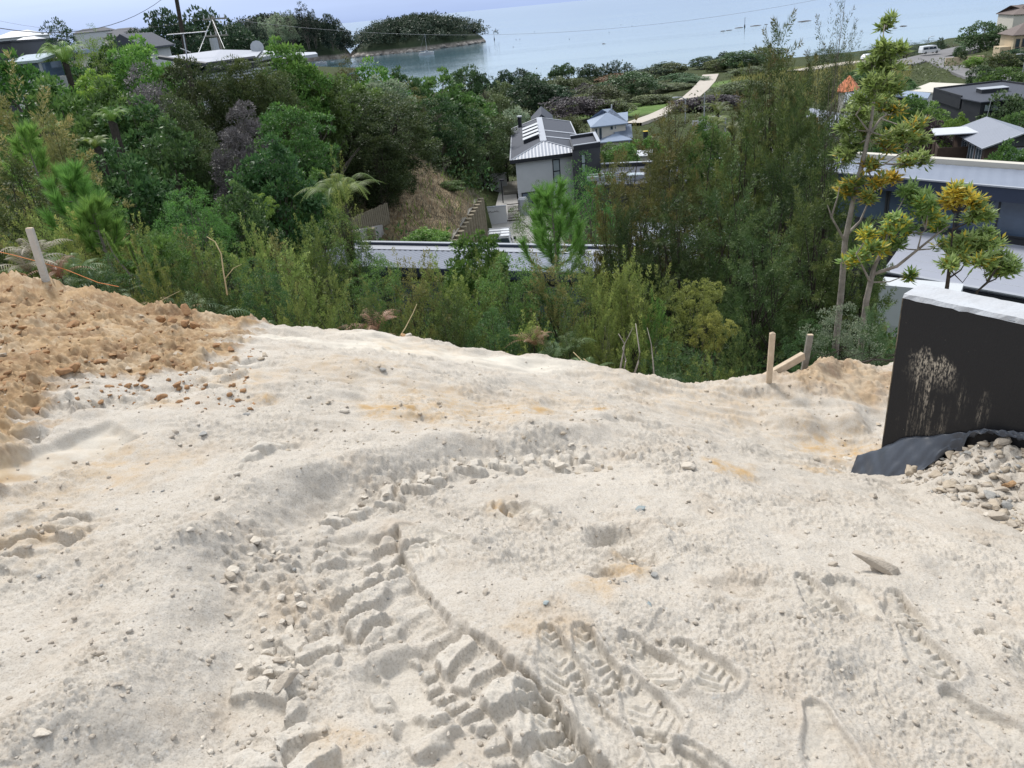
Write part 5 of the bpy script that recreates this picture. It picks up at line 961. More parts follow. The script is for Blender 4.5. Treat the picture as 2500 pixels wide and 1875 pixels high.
# ---- boats, beacons and rocks on the bay ------------------------------------------------------------------------------
def boat(label,px,py,L,mast,cat='boat',name='boat',rz=.2,cabin=True):
    p=atz(px,py,0); o=thing(name,label,cat,p,'boats on the bay',(0,0,rz)); ORG[o.name]=Vector((0,0,0)); w=L*.16
    st=[(-.5,.75),(-.2,1),(.15,.9),(.38,.5),(.5,.04)]; mb=MB(); V=[];F=[]
    for x,k in st: V+=[(x*L,-w*k,.15*L+.03*L*(x+.5)),(x*L*.94,-w*k*.55,-.15),(x*L*.94,w*k*.55,-.15),(x*L,w*k,.15*L+.03*L*(x+.5))]
    for i in range(len(st)-1): b=i*4; F+=[(b,b+4,b+5,b+1),(b+1,b+5,b+6,b+2),(b+2,b+6,b+7,b+3),(b+3,b+7,b+4,b)]
    F+=[(0,1,2,3),(16,19,18,17)]; mb.add(V,F).build('hull',M_white,o)
    if cabin: MB().prism([(-.12*L,-w*.55,.14*L),(.18*L,-w*.45,.15*L),(.12*L,-w*.4,.235*L),(-.10*L,-w*.5,.235*L)],(0,w*1.0,0)).build('cabin',M_white,o); MB().prism([(-.08*L,-w*.55-.02,.175*L),(.12*L,-w*.47-.02,.18*L),(.10*L,-w*.45,.215*L),(-.07*L,-w*.5,.215*L)],(0,-.02,0)).build('window',M_glass,o)
    if mast: MB().cyl((.05*L,0,.08*L),(.03*L,0,mast),.11,6).build('mast',M_white,o); MB().cyl((.04*L,0,.24*L),(-.38*L,0,.24*L),.12,6).build('boom',M_bluer,o); MB().cyl((.03*L,0,mast),(.5*L,0,.1*L),.03,4).build('forestay',M_steel,o); MB().cyl((.03*L,0,mast),(-.5*L,0,.1*L),.03,4).build('backstay',M_steel,o)
boat('white sailing yacht moored in front of the island',1042,134,12,15,'yacht','yacht',R(12)); boat('white cabin launch moored by the strait',902,152,7.5,5,rz=R(8)); boat('white boat moored near the headland beach',785,157,9,3.5,rz=R(5)); boat('small dinghy near the headland beach',812,151,3,0,rz=R(20),cabin=False); boat('tiny dinghy beside the yacht',1026,135,2.6,0,rz=R(10),cabin=False); boat('small tender left of the cabin launch',866,162,2.8,0,rz=R(30),cabin=False); boat('distant speedboat beyond the channel marker',1210,77,6,0,rz=R(0))
def beacon(label,px,pb,ptop): 
    p=atz(px,pb,0); h=at(px,ptop,p.y).z; o=thing('channel_marker',label,'marker',p,'channel markers'); MB().cyl(p-Vector((0,0,2)),(p.x,p.y,h),.13,8).build('post',M_black,o); MB().tube([(p.x,p.y,-.5),(p.x,p.y,h*.3)],[.7,.2],8).build('base',M_black,o)
beacon('channel marker off the island point',1207,97,76); beacon('channel marker standing among the sea rocks',1818,66,42)
M_rockd=mat('wet_rock',(.055,.050,.048),.8,(.5,.8,(.03,.028,.028)),(1,.8))
def rockmesh(seed,n=2,amp=.3,flat=.6,ang=False):
    bm=bmesh.new(); bmesh.ops.create_icosphere(bm,subdivisions=n,radius=1); r_=random.Random(seed); ph=[Vector((r_.gauss(0,1),r_.gauss(0,1),r_.gauss(0,1))).normalized() for _ in range(11 if ang else 7)]; ct=[r_.uniform(.38,.72) if ang else r_.uniform(.55,.95) for _ in ph]
    for v in bm.verts:
        for p_,c_ in zip(ph,ct):
            d=v.co.dot(p_)
            if d>c_: v.co-=p_*(d-c_)*(.97 if ang else .85)
        v.co*=1+amp*.25*r_.uniform(-1,1); v.co.z*=flat
    me=bpy.data.meshes.new('rock'); bm.to_mesh(me); bm.free(); return me
SR=[rockmesh(100+i,2,.5,.35) for i in range(4)]
for i,(px,py,w,lb) in enumerate(((1766,76,5,'left rock of the pair low in the bay'),(1780,74,6,'right rock of the pair low in the bay'),(1804,68,9,'long rock left of the rock marker'),(1845,63,12,'long rock right of the rock marker'),(1925,60,12,'dark reef left of the bare kanuka top'),(1965,52,20,'larger dark reef by the bare kanuka top'),(2185,69,5,'small rock right of the bare kanuka'),(2205,64,8,'dark flat rock left of the van in the bay'),(2495,12,9,'far rock at the top right corner'),(2490,44,10,'low far rock at the right edge'),(1474,107,5,'low flat rock in mid bay'),(1870,60,4,'smallest rock right of the rock marker'))):
    p=atz(px,py,0); o=meshobj('sea_rock',SR[i%4]); o.location=p; o.scale=(w*.42,w*.25,.9+.03*w); o.rotation_euler=(0,0,.2*i); material_over(o,M_rockd) if o.material_slots else o.data.materials.append(M_rockd); setp(o,lb,'rock','rocks in the bay')
for px,py,lb in ((1305,78,'buoy farthest left of the far pair'),(1260,97,'left one of the two close buoys'),(1269,96,'right one of the two close buoys'),(1516,61,'outermost left buoy of the far bay'),(1543,64,'outermost right buoy of the far bay'),(1487,79,'lone buoy right of the middle of the bay'),(1390,96,'buoy nearest the low flat rock'),(1253,115,'nearest buoy below the two close ones')):
    p=atz(px,py,0); o=MB().tube([p-Vector((0,0,.3)),p+Vector((0,0,.25)),p+Vector((0,0,.5))],[.22,.25,.1],8).build('mooring_buoy',M_rockd); setp(o,'small dark mooring '+lb,'buoy','mooring buoys')
# ---- woods on island and headland -----------------------------------------------------------------------------------------
def wood(name,label,V,m,r,seed,n,L,W,cut,mt,hh):
    g=np.random.default_rng(seed); V=np.array(V); sel=V[(V[:,2]>cut)]; 
    idx=g.integers(0,len(sel),n); C=sel[idx]+g.normal(size=(n,3))*np.array([4.5,4.5,0]); C[:,2]+=g.uniform(.2,1,n)*hh; sz=g.uniform(1.6,3.6,n); k=26; ci=np.repeat(np.arange(n),k); N_=n*k
    d=rdir(N_,g); d[:,2]=np.abs(d[:,2])*1.2-.5; d=nrm(d); Pn=C[ci]+d*(sz[ci]*(.5+.5*g.random(N_)))[:,None]; Vv,F=leafV(Pn,nrm(d+.5*g.normal(size=(N_,3))),L*(.6+.8*g.random(N_)),W,g,False,.4); cr_=g.random(n)[ci]; c=np.stack([.4*g.random(N_)+.6*cr_,np.clip(d[:,2],0,1)*.6*cr_,0*cr_],-1)
    setp(meshobj(name,npmesh(name,Vv,F,LM[mt],False,np.repeat(c,4,0))),label,'wood',kind='stuff')
wood('island_wood','dense low wood covering the island',isV,ism,isr,1,1900,1.5,.9,1.6,'isle',9)
wood('headland_wood','dense wood covering the headland',hdV,hdm,hdr,2,2200,1.6,1.0,2.0,'isle',11)
SR2=[rockmesh(140+i,2,.5,.7) for i in range(3)]
M_bould=mat('pale_boulder',(.42,.38,.34),.9,(.6,.8,(.27,.23,.20)))
for i in range(34):
    t=i/33; k=t*5.999; j=int(k); p=Vector(ISL[j]).lerp(Vector(ISL[j+1]),k-j); o=meshobj('boulder',SR2[i%3],isl); o.location=p+Vector((prng.uniform(-1,1),prng.uniform(0,3),prng.uniform(.2,1.2))); s=prng.uniform(1.2,3.2); o.scale=(s*1.3,s,s*.9); o.rotation_euler=(0,0,i)
    if not o.data.materials: o.data.materials.append(M_bould)
def fartree(kd,m,px,py,w,y,zb,label):
    cr,tk,Ht,Rd=KINDS[kd]; tp=at(px,py,y); h=tp.z-zb; rad=w/2*proj(tp)[2]/FPX; o=thing('tree',label,'tree',(tp.x,tp.y,zb),'trees on the headland and island',(0,0,px),(rad/Rd,rad/Rd,h/Ht)); c=meshobj('crown',cr,o); material_over(c,LM[m]); meshobj('trunk',tk,o)
for a in (('sparse0','silver',668,30,46,640,12,'tall pale thin tree at the left of the headland crest'),('sparse1','isle',735,8,44,650,13,'tallest thin tree on the headland crest'),('sparse0','isle',755,22,30,655,13,'thin tree just right of the tallest headland tree'),('sparse1','silver',700,28,40,645,13,'grey bare tree between the tall headland trees'),('far0','isle',800,40,50,660,10,'round crowned tree at the right of the headland'),('far1','isle',835,72,36,670,6,'tree on the headland slope above the strait'),('sparse1','silver',640,45,40,630,12,'pale ragged tree at the left headland edge'),('far2','isle',620,62,50,620,10,'bushy tree at the left headland edge'),
  ('far1','isle',1005,45,22,800,13,'left knob of trees on the island crest'),('far2','isle',1036,40,26,800,13,'highest tree clump on the island crest'),('far0','isle',1088,47,26,805,12,'right knob of trees on the island crest'),('far1','isle',1150,70,26,820,6,'tree at the right end of the island wood'),('far0','isle',895,80,26,770,6,'tree at the left end of the island wood')): fartree(*a)
# palms
def palm(label,px,py,y,sc): 
    tp=at(px,py,y); z0=gzf(tp.x,tp.y); o=thing('palm',label,'palm',(tp.x,tp.y,z0),'garden palms',(0,0,px)); f=meshobj('fronds',FERN2,o); f.location=(0,0,tp.z-z0); f.scale=(sc,)*3; material_over(f,LM['olive']); t=meshobj('trunk',tft,o); t.scale=(1.4,1.4,tp.z-z0)
palm('garden palm right of the white fence',1752,278,84,1.6); palm('lower garden palm beside the lamp post',1745,312,76,1.5); palm('garden palm left of the pale boat masts',1790,330,70,1.5)
# ================================================================ plants: where they stand  (kind, leaf, px, py of the top, width px, metres ahead, label)
TREES=[
# left hillside, far to near
('sparse0','fardark',128,42,70,46,'thin spindly tree rising above the skyline at far left'),
('wattle0','yellowgreen',215,100,150,40,'feathery yellow green tree below the spindly skyline tree'),
('broad1','vivid',330,122,140,37,'glossy green tree just left of the long white roof'),
('far0','fardark',390,36,115,96,'dark skyline tree left of the leaning power pole'),
('far1','fardark',490,40,150,104,'large dark skyline tree behind the power poles'),
('far2','fardark',338,72,80,98,'small dark tree at the left end of the skyline grove'),
('far0','fardark',570,72,110,100,'dark skyline tree right of the crossarm pole'),
('tea2','darkolive',520,150,120,33,'dense dark kanuka in front of the left slatted wall'),
('tea0','darkolive',655,152,110,34,'dense dark kanuka in front of the right slatted wall'),
('tea1','olive',590,150,100,33.5,'dense olive kanuka between the two dark ones by the slats'),
('broad2','deep',285,112,120,41,'dark tree in front of the sloping dark roof'),
('broad0','mid',130,150,130,40,'green tree in front of the beige low house'),
('broad0','vivid',55,172,190,33,'bright green tree below the glass sunroom'),
('broad1','yellowgreen',225,192,95,31,'yellow tipped tree in the middle of the left bush'),
('broad2','deep',190,165,150,38,'dark green tree right of the glass sunroom'),
('broad2','mid',130,232,210,29,'wide green tree on the left slope above the brown kanuka'),
('broad0','mid',265,238,170,28,'rounded green tree under the yellow tipped tree'),
('broad1','deep',330,270,150,27,'deep green tree above the drooping tree fern'),
('tea0','purple',345,178,130,31,'grey purple dying kanuka left of the slatted house'),
('tea1','darkolive',445,150,150,32,'dark olive kanuka in front of the white roof eave'),
('tea2','darkolive',415,225,130,28,'tall dark kanuka below the grey purple one'),
('tea0','olive',560,158,120,34,'olive kanuka veiling the upper slatted wall'),
('tea2','olive',635,165,110,35,'olive kanuka against the dark window of the slatted house'),
('tea1','purple',590,255,110,30,'bare purple kanuka below the slatted wall window'),
('broad1','vivid',688,118,120,40,'light green tree at the right end of the white roof'),
('broad2','mid',745,168,130,42,'green tree between the white roof and the bay'),
('layer0','vivid',700,256,175,27,'layered light green tree below the slatted house'),
('tea1','purple',560,322,115,23,'mauve grey dead kanuka above the left shrubs'),
('tea0','darkolive',495,335,110,24,'dark kanuka left of the mauve dead one'),
('broad0','deep',400,330,170,24,'shadowy green tree above the bright sapling'),
('broad2','deep',280,385,200,21,'dark shaded tree right of the drooping tree fern'),
('broad1','deep',150,380,160,20,'dark shaded tree behind the young pines'),
('broad0','deep',650,370,160,22,'dark green tree behind the domed shrub'),
('broad1','deep',735,380,120,27,'shaded green tree behind the big tree fern'),
('tea0','olive',815,215,140,50,'olive kanuka at the left of the dark kanuka stand'),
('tea1','darkolive',870,232,150,50,'dark kanuka with bare lower stems in the stand'),
('tea2','darkolive',945,228,160,52,'broad dark kanuka in the middle of the stand'),
('tea0','russet',1000,215,120,64,'rusty topped kanuka at the right of the stand'),
('tea1','olive',1040,285,100,66,'olive kanuka beside the dry grass bank'),
('tea2','darkolive',905,300,120,48,'low dark kanuka above the paling fence'),
('tea2','darkolive',965,300,110,60,'dark kanuka leaning over the dry grass bank'),
('tea0','russet',838,152,80,62,'brownish tree top by the moored boats'),
('broad2','vivid',905,165,130,64,'light green tree top below the strait'),
('broad0','mid',845,205,130,56,'green tree above the dark kanuka stand'),
('broad1','silver',930,205,100,58,'greyish green tree behind the dark kanuka stand'),
('broad0','deep',985,188,100,74,'dark green tree top in front of the bay'),
('broad1','mid',1065,195,120,86,'green tree with layered boughs left of the round tree'),
('broad2','deep',1075,250,150,70,'dark layered tree above the fern bank'),
('broad0','mid',1130,230,130,90,'mid green tree left of the park meadow'),
('layer1','deep',1060,240,120,62,'tree with flat dark boughs behind the dry bank'),
('tea0','darkolive',1165,265,110,80,'dark olive kanuka above the fern bank'),
('tea1','olive',1215,285,90,88,'olive kanuka left of the house chimney'),
('tea2','darkolive',1110,300,100,66,'dark kanuka above the left court wall'),
('far2','far',1136,163,76,185,'round topped dark tree at the water left of the palm'),
('umbrella','fardark',1180,184,42,190,'small flat topped tree at the water beside the round one'),
# shoreline row
('far0','fardark',1230,176,48,232,'first rounded shore tree right of the flat topped one'),
('far1','fardark',1270,171,40,240,'second rounded shore tree before the umbrella pair'),
('far2','far',1297,178,40,236,'third rounded shore tree before the umbrella pair'),
('umbrella','far',1357,163,34,238,'left tree of the umbrella shaped pair at the shore'),
('umbrella','far',1384,157,32,242,'right tree of the umbrella shaped pair at the shore'),
('far0','fardark',1440,160,62,250,'dark bushy shore tree right of the umbrella pair'),
('conifer','fardark',1478,150,50,255,'dark spiky conifer at the left of the shore cypress block'),
('conifer','fardark',1502,142,50,255,'tallest dark conifer of the shore cypress block'),
('conifer','fardark',1532,150,50,257,'dark spiky conifer at the right of the shore cypress block'),
('spread0','fardark',1590,166,80,262,'low dark spreading tree right of the cypress block'),
('far1','farolive',1640,156,70,268,'rounded olive tree before the end of the gravel road'),
('far2','fardark',1622,152,60,275,'dark tree behind the rounded olive tree at the shore'),
('far0','far',1660,180,70,240,'green tree hugging the left side of the gravel road'),
('far1','far',1720,140,64,285,'tree with pale stems at the seaward end of the gravel road'),
('far2','farolive',1752,145,60,262,'olive tree on the right of the gravel road'),
('far0','far',1800,128,90,262,'green tree right of the gravel road behind the kanuka'),
('far1','fardark',1770,130,50,280,'dark crown at the water beside the olive road tree'),
('far1','farolive',1868,118,90,270,'olive crown by the sea seen through kanuka tops'),
('far2','farolive',1830,165,90,220,'scrubby olive tree on the slope right of the road'),
# park
('far2','farolive',1355,190,90,215,'light olive tree under the umbrella pair'),
('far0','fardark',1287,194,100,186,'big dark rounded tree above the grey house chimney'),
('far1','fardark',1345,212,95,190,'bluish dark tree beside the big dark rounded one'),
('far1','farolive',1222,205,70,196,'olive tree left of the big dark rounded one'),
('far0','farolive',1410,195,70,212,'light green tree in the middle of the park'),
('spread1','farorange',1500,182,90,218,'tawny orange spreading tree in the park'),
('spread0','far',1540,180,130,196,'wide layered green tree over the park shade'),
('spread1','farplum',1440,205,90,200,'dark brownish spreading tree left of the layered one'),
('spread0','farolive',1465,212,110,186,'low spreading olive tree in front of the tawny one'),
('far2','farolive',1415,232,60,176,'yellowish green shrub tree above the plum trees'),
('far0','farolive',1600,205,80,205,'soft green tree left of the gravel road bend'),
('far1','farolive',1650,205,80,208,'light green tree at the gravel road bend'),
('far2','farolive',1590,232,90,180,'greyish round tree beside the green meadow'),
('far2','far',1690,188,80,222,'dark green tree overhanging the gravel road'),
('spread0','farplum',1400,240,130,160,'left plum coloured tree behind the blue roofed house'),
('spread1','farplum',1455,245,110,158,'right plum coloured tree behind the blue roofed house'),
('far1','farolive',1500,246,90,156,'brown green tree right of the plum trees'),
('far0','silver',1255,272,90,120,'silvery leaved tree left of the dark gabled house'),
('far1','farolive',1215,240,80,140,'soft olive tree in the meadow left of the silvery one'),
('far2','farolive',1390,286,72,112,'round green tree between the grey and blue roofed houses'),
('far1','farplum',1745,235,110,150,'dark shrub mass left of the plain lamp post'),
('far2','farplum',1690,240,100,152,'dark shrub mass below the gravel road'),
('far0','farolive',1820,200,120,170,'brownish scrub tree right of the plain lamp post'),
# gardens in the middle
('kanuka1','brown',1640,272,120,58,'bushy brown kanuka right of the blue roofed house'),
('broad0','mid',1725,308,90,52,'glossy green garden tree beside the brown kanuka'),
('broad1','vivid',1545,352,80,92,'light green garden shrub before the gravel road'),
('broad2','mid',1490,356,60,96,'garden shrub below the blue hip roof'),
('broad0','vivid',1590,345,70,92,'leafy garden shrub beside the dark bin'),
('broad1','mid',1520,368,90,76,'green shrub bed behind the tiled roof wing'),
('broad2','mid',1350,305,60,100,'low shrub at the ridge of the grey house'),
('wattle0','vivid',1410,420,200,41,'airy pale green tree in front of the grey house wall'),
('wattle0','mid',1310,470,130,45,'soft green shrub at the garage window'),
('broad2','vivid',1040,562,110,40,'clipped green shrub at the foot of the dry bank'),
('broad1','mid',1095,445,50,55,'small round shrub beside the concrete path'),
('dome0','vivid',722,415,170,23,'domed bright green shrub left of the big tree fern'),
('dome0','yellowgreen',632,475,66,17,'small bright upright shrub left of the domed one'),
# right side
('far1','far',2402,58,88,215,'broad round tree by the sand coloured house'),
('wattle0','fardark',2215,106,90,245,'left clump of the dark roadside hedge'),
('wattle0','fardark',2262,100,90,247,'middle clump of the dark roadside hedge'),
('conifer','fardark',2298,88,30,246,'small dark cypress behind the white van'),
('wattle0','far',2325,102,90,246,'rounded hedge clump right of the small cypress'),
('wattle0','fardark',2150,110,90,245,'dark hedge clump behind the tall yellowing tree'),
('wattle0','fardark',2030,118,110,252,'dark shore bush left of the white car'),
('far2','far',2345,112,24,190,'clipped round bush above the sand house drive'),
('far0','far',2352,122,20,186,'smaller clipped bush below the round one'),
('far1','yellowgreen',2380,140,46,176,'yellow green bush by the sand house retaining wall'),
('far0','russet',2450,132,70,160,'reddish shrub in the garden below the sand house'),
('far2','fardark',2490,118,70,165,'dark garden tree at the right edge above the lane'),
('far1','far',2400,165,60,130,'green shrub above the lane by the black house'),
('far0','mid',2460,170,110,118,'light green shrub left of the clipped hedge'),
('far1','far',2455,238,120,78,'bushy tree in front of the black house'),
('far2','deep',2500,270,90,72,'dark tree at the right edge behind the white gable roof'),
('broad1','plum',2268,296,70,62,'dark red shrub left of the pergola'),
('broad0','yellowgreen',2338,290,60,64,'yellow green shrub below the black house'),
('broad2','mid',2290,268,90,70,'green shrub left of the yellow green one'),
('broad1','mid',2235,250,110,74,'grey green garden tree behind the yellowing tree'),
('broad0','deep',2210,200,60,120,'dark shrub above the small grey roof'),
('broad0','mid',2475,365,100,43,'green shrub in front of the white gable house'),
('broad2','deep',2130,330,110,52,'green garden tree behind the yellowing trunk'),
('far0','far',2105,170,80,150,'green tree on the slope left of the rough grass'),
('broad1','mid',1860,330,130,44,'garden tree hidden behind the tall kanuka'),
('broad2','deep',1960,300,120,48,'dark garden tree behind the bare kanuka top'),
# kanuka group on the right
('kanuka0','brown',1565,372,190,14.0,'bronze kanuka right of the pine sapling'),
('kanuka1','brown',1490,415,130,13.2,'low bronze kanuka beside the pine sapling'),
('kanuka2','brown',1655,352,170,14.6,'bronze kanuka in the middle of the right thicket'),
('kanuka0','olive',1745,330,170,15.0,'olive kanuka beside the bronze one in the thicket'),
('kanuka1','russet',1900,92,150,17.5,'tall rusty topped kanuka against the bay'),
('kanuka2','russet',1965,190,140,16.5,'rusty kanuka left of the bare twig top'),
('kanuka0','olive',1830,260,150,16.0,'green kanuka left of the tall rusty one'),
('wispy0','russet',2062,-25,105,16.0,'tallest bare twigged kanuka reaching the picture top'),
('kanuka1','russet',1850,205,160,17.2,'full topped kanuka left of the tall rusty one'),
('kanuka0','russet',2000,118,110,17.8,'kanuka top between the rusty one and the bare twigs'),
('kanuka2','olive',1930,260,170,15.2,'green kanuka below the tall rusty top'),
('kanuka1','olive',2010,330,170,13.5,'dense kanuka behind the pale trunk'),
('kanuka2','darkolive',1900,400,210,12.6,'dense dark kanuka at the centre of the right thicket'),
('kanuka0','darkolive',1780,450,190,12.0,'dark kanuka behind the yellow dotted shrub'),
('kanuka1','darkolive',1640,500,180,11.8,'dark stemmed kanuka behind the forked saplings'),
('kanuka2','olive',1990,500,190,10.8,'low kanuka fronds right of the wooden pegs'),
('kanuka0','darkolive',1870,560,180,10.2,'dark kanuka directly behind the wooden pegs'),
('kanuka2','darkolive',1540,520,150,12.4,'shaded kanuka at the left of the right thicket'),
('kanuka1','olive',2100,560,150,10.6,'kanuka fronds behind the forked pale trunk'),
# left foreground
('kanuka0','manukab',40,232,190,15.0,'large brownish kanuka at the left edge'),
('kanuka1','manukab',125,318,120,13.5,'bronze kanuka right of the one at the left edge'),
('kanuka2','olive',20,400,170,11.5,'dense olive kanuka behind the leaning white peg'),
('broad0','mid',210,470,120,13.0,'small green tree behind the candle shoots'),
('wattle0','vivid',455,462,165,13.0,'bright lime topped bush behind the left shrubs'),
('broad2','deep',560,470,130,14.0,'dark bush right of the lime topped one'),
('broad1','vivid',1165,588,130,12.2,'long leaved green bush over the metal roof'),
('wattle0','vivid',400,640,120,9.2,'vivid green low bush behind the dead bracken'),
('dome0','corokia',1705,690,120,9.6,'yellow dotted shrub in the right thicket'),
('dome0','corokia',1735,770,100,9.0,'lower yellow dotted shrub near the wooden pegs'),
]
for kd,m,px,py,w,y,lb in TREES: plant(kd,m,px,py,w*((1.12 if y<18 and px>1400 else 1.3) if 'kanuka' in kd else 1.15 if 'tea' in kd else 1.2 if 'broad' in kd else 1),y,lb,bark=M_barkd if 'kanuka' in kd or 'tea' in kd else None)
# shrubs rooted just below the rim of the earth platform -------------------------------------
ORD=['first','second','third','fourth','fifth','sixth','seventh','eighth','ninth','tenth','eleventh','twelfth','thirteenth','fourteenth','fifteenth','sixteenth','seventeenth','eighteenth','nineteenth','twentieth','twenty-first','twenty-second','twenty-third','twenty-fourth','twenty-fifth','twenty-sixth','twenty-seventh','twenty-eighth','twenty-ninth','thirtieth']
srng=random.Random(11)
def edgepy(px): return float(np.interp(px,[q[0] for q in EDGE],[q[1] for q in EDGE]))
def edgey(px): return float(np.interp(px,[q[0] for q in EDGE],[q[2] for q in EDGE]))
back=[];front=[]
x=70
while x<1620:
    env=float(np.interp(x,[60,200,330,480,600,700,800,900,1000,1100,1250,1400,1600],[520,545,570,590,560,590,540,640,640,655,650,640,650]))
    back.append((x,env+srng.uniform(-25,35),srng.uniform(115,175),edgey(x)+srng.uniform(1.8,3.8))); x+=srng.uniform(44,66)
x=40
while x<1900:
    front.append((x,edgepy(x)-srng.uniform(70,150),srng.uniform(100,150),edgey(x)+srng.uniform(.7,1.5))); x+=srng.uniform(70,100)
for i,(px,py,w,y) in enumerate(back):
    q=srng.random(); kd,m,nm=(f'manuka{i%3}','manuka','manuka_shrub') if q<.5 else (f'manuka{(i+1)%3}','manukab','manuka_shrub') if q<.75 else (f'coprosma{i%2}','mid','leafy_shrub')
    plant(kd,m,px,py,w,y,f'{ORD[i]} from the left of the upright shrubs in the hind row',nm,'shrub','shrubs in the hind row below the rim',bark=M_barkd)
for i,(px,py,w,y) in enumerate(front):
    q=srng.random(); kd,m,nm=(f'manuka{i%3}','manuka','manuka_shrub') if q<.45 else (f'coprosma{i%2}','deep','leafy_shrub') if q<.7 else (f'manuka{(i+1)%3}','olive','manuka_shrub')
    plant(kd,m,px,py,w,y,f'{ORD[i]} from the left of the low shrubs along the earth rim',nm,'shrub','low shrubs along the earth rim',bark=M_barkd)
# tall single manuka and other marked plants
plant('wispy0','manuka',815,385,75,10.5,'slender tall manuka sapling in front of the tree fern','manuka_shrub','shrub',bark=M_barkd)
plant('manuka1','manuka',745,540,90,10.0,'leafy manuka sapling before the metal roof end','manuka_shrub','shrub',bark=M_barkd)
plant('manuka2','manuka',1530,630,110,8.6,'pale leaved sapling above the forked stems','manuka_shrub','shrub',bark=M_barkp)
plant('manuka0','manuka',1470,720,80,8.2,'bright green tipped sapling left of the forked stems','manuka_shrub','shrub',bark=M_barkp)
plant('manuka1','pine',1595,730,80,8.4,'yellow green tipped sapling right of the forked stems','manuka_shrub','shrub',bark=M_barkp)
treefern(235,362,21,.42,'drooping tree fern in the shaded left bush',FERN2); treefern(130,325,22,.35,'small tree fern left of the drooping one',FERN2); treefern(275,300,24,.45,'tree fern with arching pale fronds above the drooping one')
treefern(835,500,18.5,.72,'big light green tree fern beside the paling fence'); treefern(160,155,36,.9,'pale tree fern near the far left roof'); 
for i,(a,b) in enumerate(((1145,375),(1170,395),(1200,372),(1222,400),(1235,380),(1190,415))): treefern(a,b,84+i%3*2,1.2,f'{ORD[i]} dark tree fern from the left in the fern bank'if i<3 else f'{ORD[i]} dark tree fern of the fern bank beside the house','' or FERN,'bracken')
for i,(a,b,y,s,m) in enumerate(((60,560,8.2,.9,'bracken'),(150,560,8.4,1.0,'bracken'),(110,610,8.0,.9,'bracken'),(185,590,8.3,.9,'bracken'),(250,640,7.9,.8,'bracken'),(420,655,7.9,.9,'bracken'),(490,680,7.8,.9,'bracken'),(640,740,7.7,.8,'bracken'),(830,740,7.6,.9,'bracken'),(780,760,7.5,.8,'bracken'),(1000,790,7.4,.8,'fern'),(1215,840,7.1,.8,'fern'),(1290,850,7.0,.9,'bracken'),(1340,790,7.5,.9,'bracken'),(1380,770,7.8,.8,'bracken'),(1620,860,7.0,.8,'bracken'),(1430,830,7.1,.8,'bracken'))):
    bracken(a,b,y,s,f'{ORD[i]} green bracken fern from the left along the rim' ,m,i)
for i,(a,b,y,s,m) in enumerate(((25,545,7.9,.9,'greydead'),(110,575,7.8,.8,'dead'),(285,655,7.6,1.35,'dead'),(320,690,7.5,1.35,'dead'),(350,650,7.7,1.35,'dead'),(305,720,7.4,1.35,'dead'),(490,720,7.4,.8,'dead'),(880,760,7.4,.9,'dead'),(900,700,7.8,.9,'dead'),(1300,760,7.8,.7,'dead'),(50,520,8.2,.9,'greydead'),(860,800,7.3,.8,'dead'))):
    bracken(a,b,y,s,f'{ORD[i]} withered brown fern of those along the rim',m,i,'withered_fern','withered ferns along the rim')
# pine saplings: upright brushes of long needles --------------------------------------------
def pine(px,py,y,h,wid,label,seed,nb=16,nl=.17,group=None):
    g=np.random.default_rng(seed); tp=at(px,py,y); z0=gzf(tp.x,tp.y); o=thing('pine_sapling',label,'tree',(tp.x,tp.y,z0),group)
    top=tp.z-z0; mb=MB(); base=Vector(tp)-Vector((0,0,top)); mb.tube([base,base+Vector((.03,0,top*.5)),Vector(tp)],[.035,.022,.010],7)
    br=[]; 
    for k in range(nb):
        f=1-.98*(k+.5)/nb*h/top; a=k*2.4+g.normal()*.3; l=wid*(.35+.65*(1-f)*top/h)*g.uniform(.8,1.15); s0=base+Vector((0,0,top*f))
        d=Vector((math.cos(a),math.sin(a),0)); pts=[s0,s0+d*l*.55+Vector((0,0,.12*l)),s0+d*l*.85+Vector((0,0,.55*l)),s0+d*l*.95+Vector((0,0,1.0*l))]; br.append(pts); mb.tube(pts,[.012,.009,.007,.005],5,False)
    br.append([Vector(tp)-Vector((0,0,h*.45)),Vector(tp)-Vector((0,0,h*.2)),Vector(tp),Vector(tp)+Vector((0,0,.1))])
    mb.build('trunk',M_barkp,o)
    Ps=[];Ds=[]
    for pts in br:
        n=420; t=g.random(n)**.7*2.999; i=t.astype(int); f=(t-i)[:,None]; A=np.array([list(p) for p in pts]); Pn=A[i]*(1-f)+A[i+1]*f; ax=nrm(A[i+1]-A[i]); rd=nrm(np.cross(ax,rdir(n,g))); Ps.append(Pn); Ds.append(nrm(ax*.95+rd*.6))
    Pn=np.concatenate(Ps)-np.array(list(base)); D=np.concatenate(Ds); n=len(Pn); V,F=leafV(Pn,D,nl*(.7+.5*g.random(n)),.0085,g,True); c=np.stack([g.random(n),.6*g.random(n)**2,0*D[:,0]],-1)
    cr=meshobj('crown',npmesh('crown',V,F,LM['pine'],False,np.repeat(c,3,0)),o); return o
pine(1345,478,13.0,1.5,.55,'tall bright green pine sapling before the grey house',4,20,.22)
pine(170,440,10.5,.9,.40,'feathery bright young pine left of the candle shoots',5,14,.2,'young pines at left'); pine(60,338,13,1.0,.40,'young pine tuft below the large brownish kanuka',6,10,.2,'young pines at left'); pine(225,520,9.4,.6,.3,'low young pine right of the leaning white peg',7,12,.17,'young pines at left'); pine(390,610,9.4,.5,.3,'low vivid young pine behind the dead bracken',9,10,.15,'young pines at left')
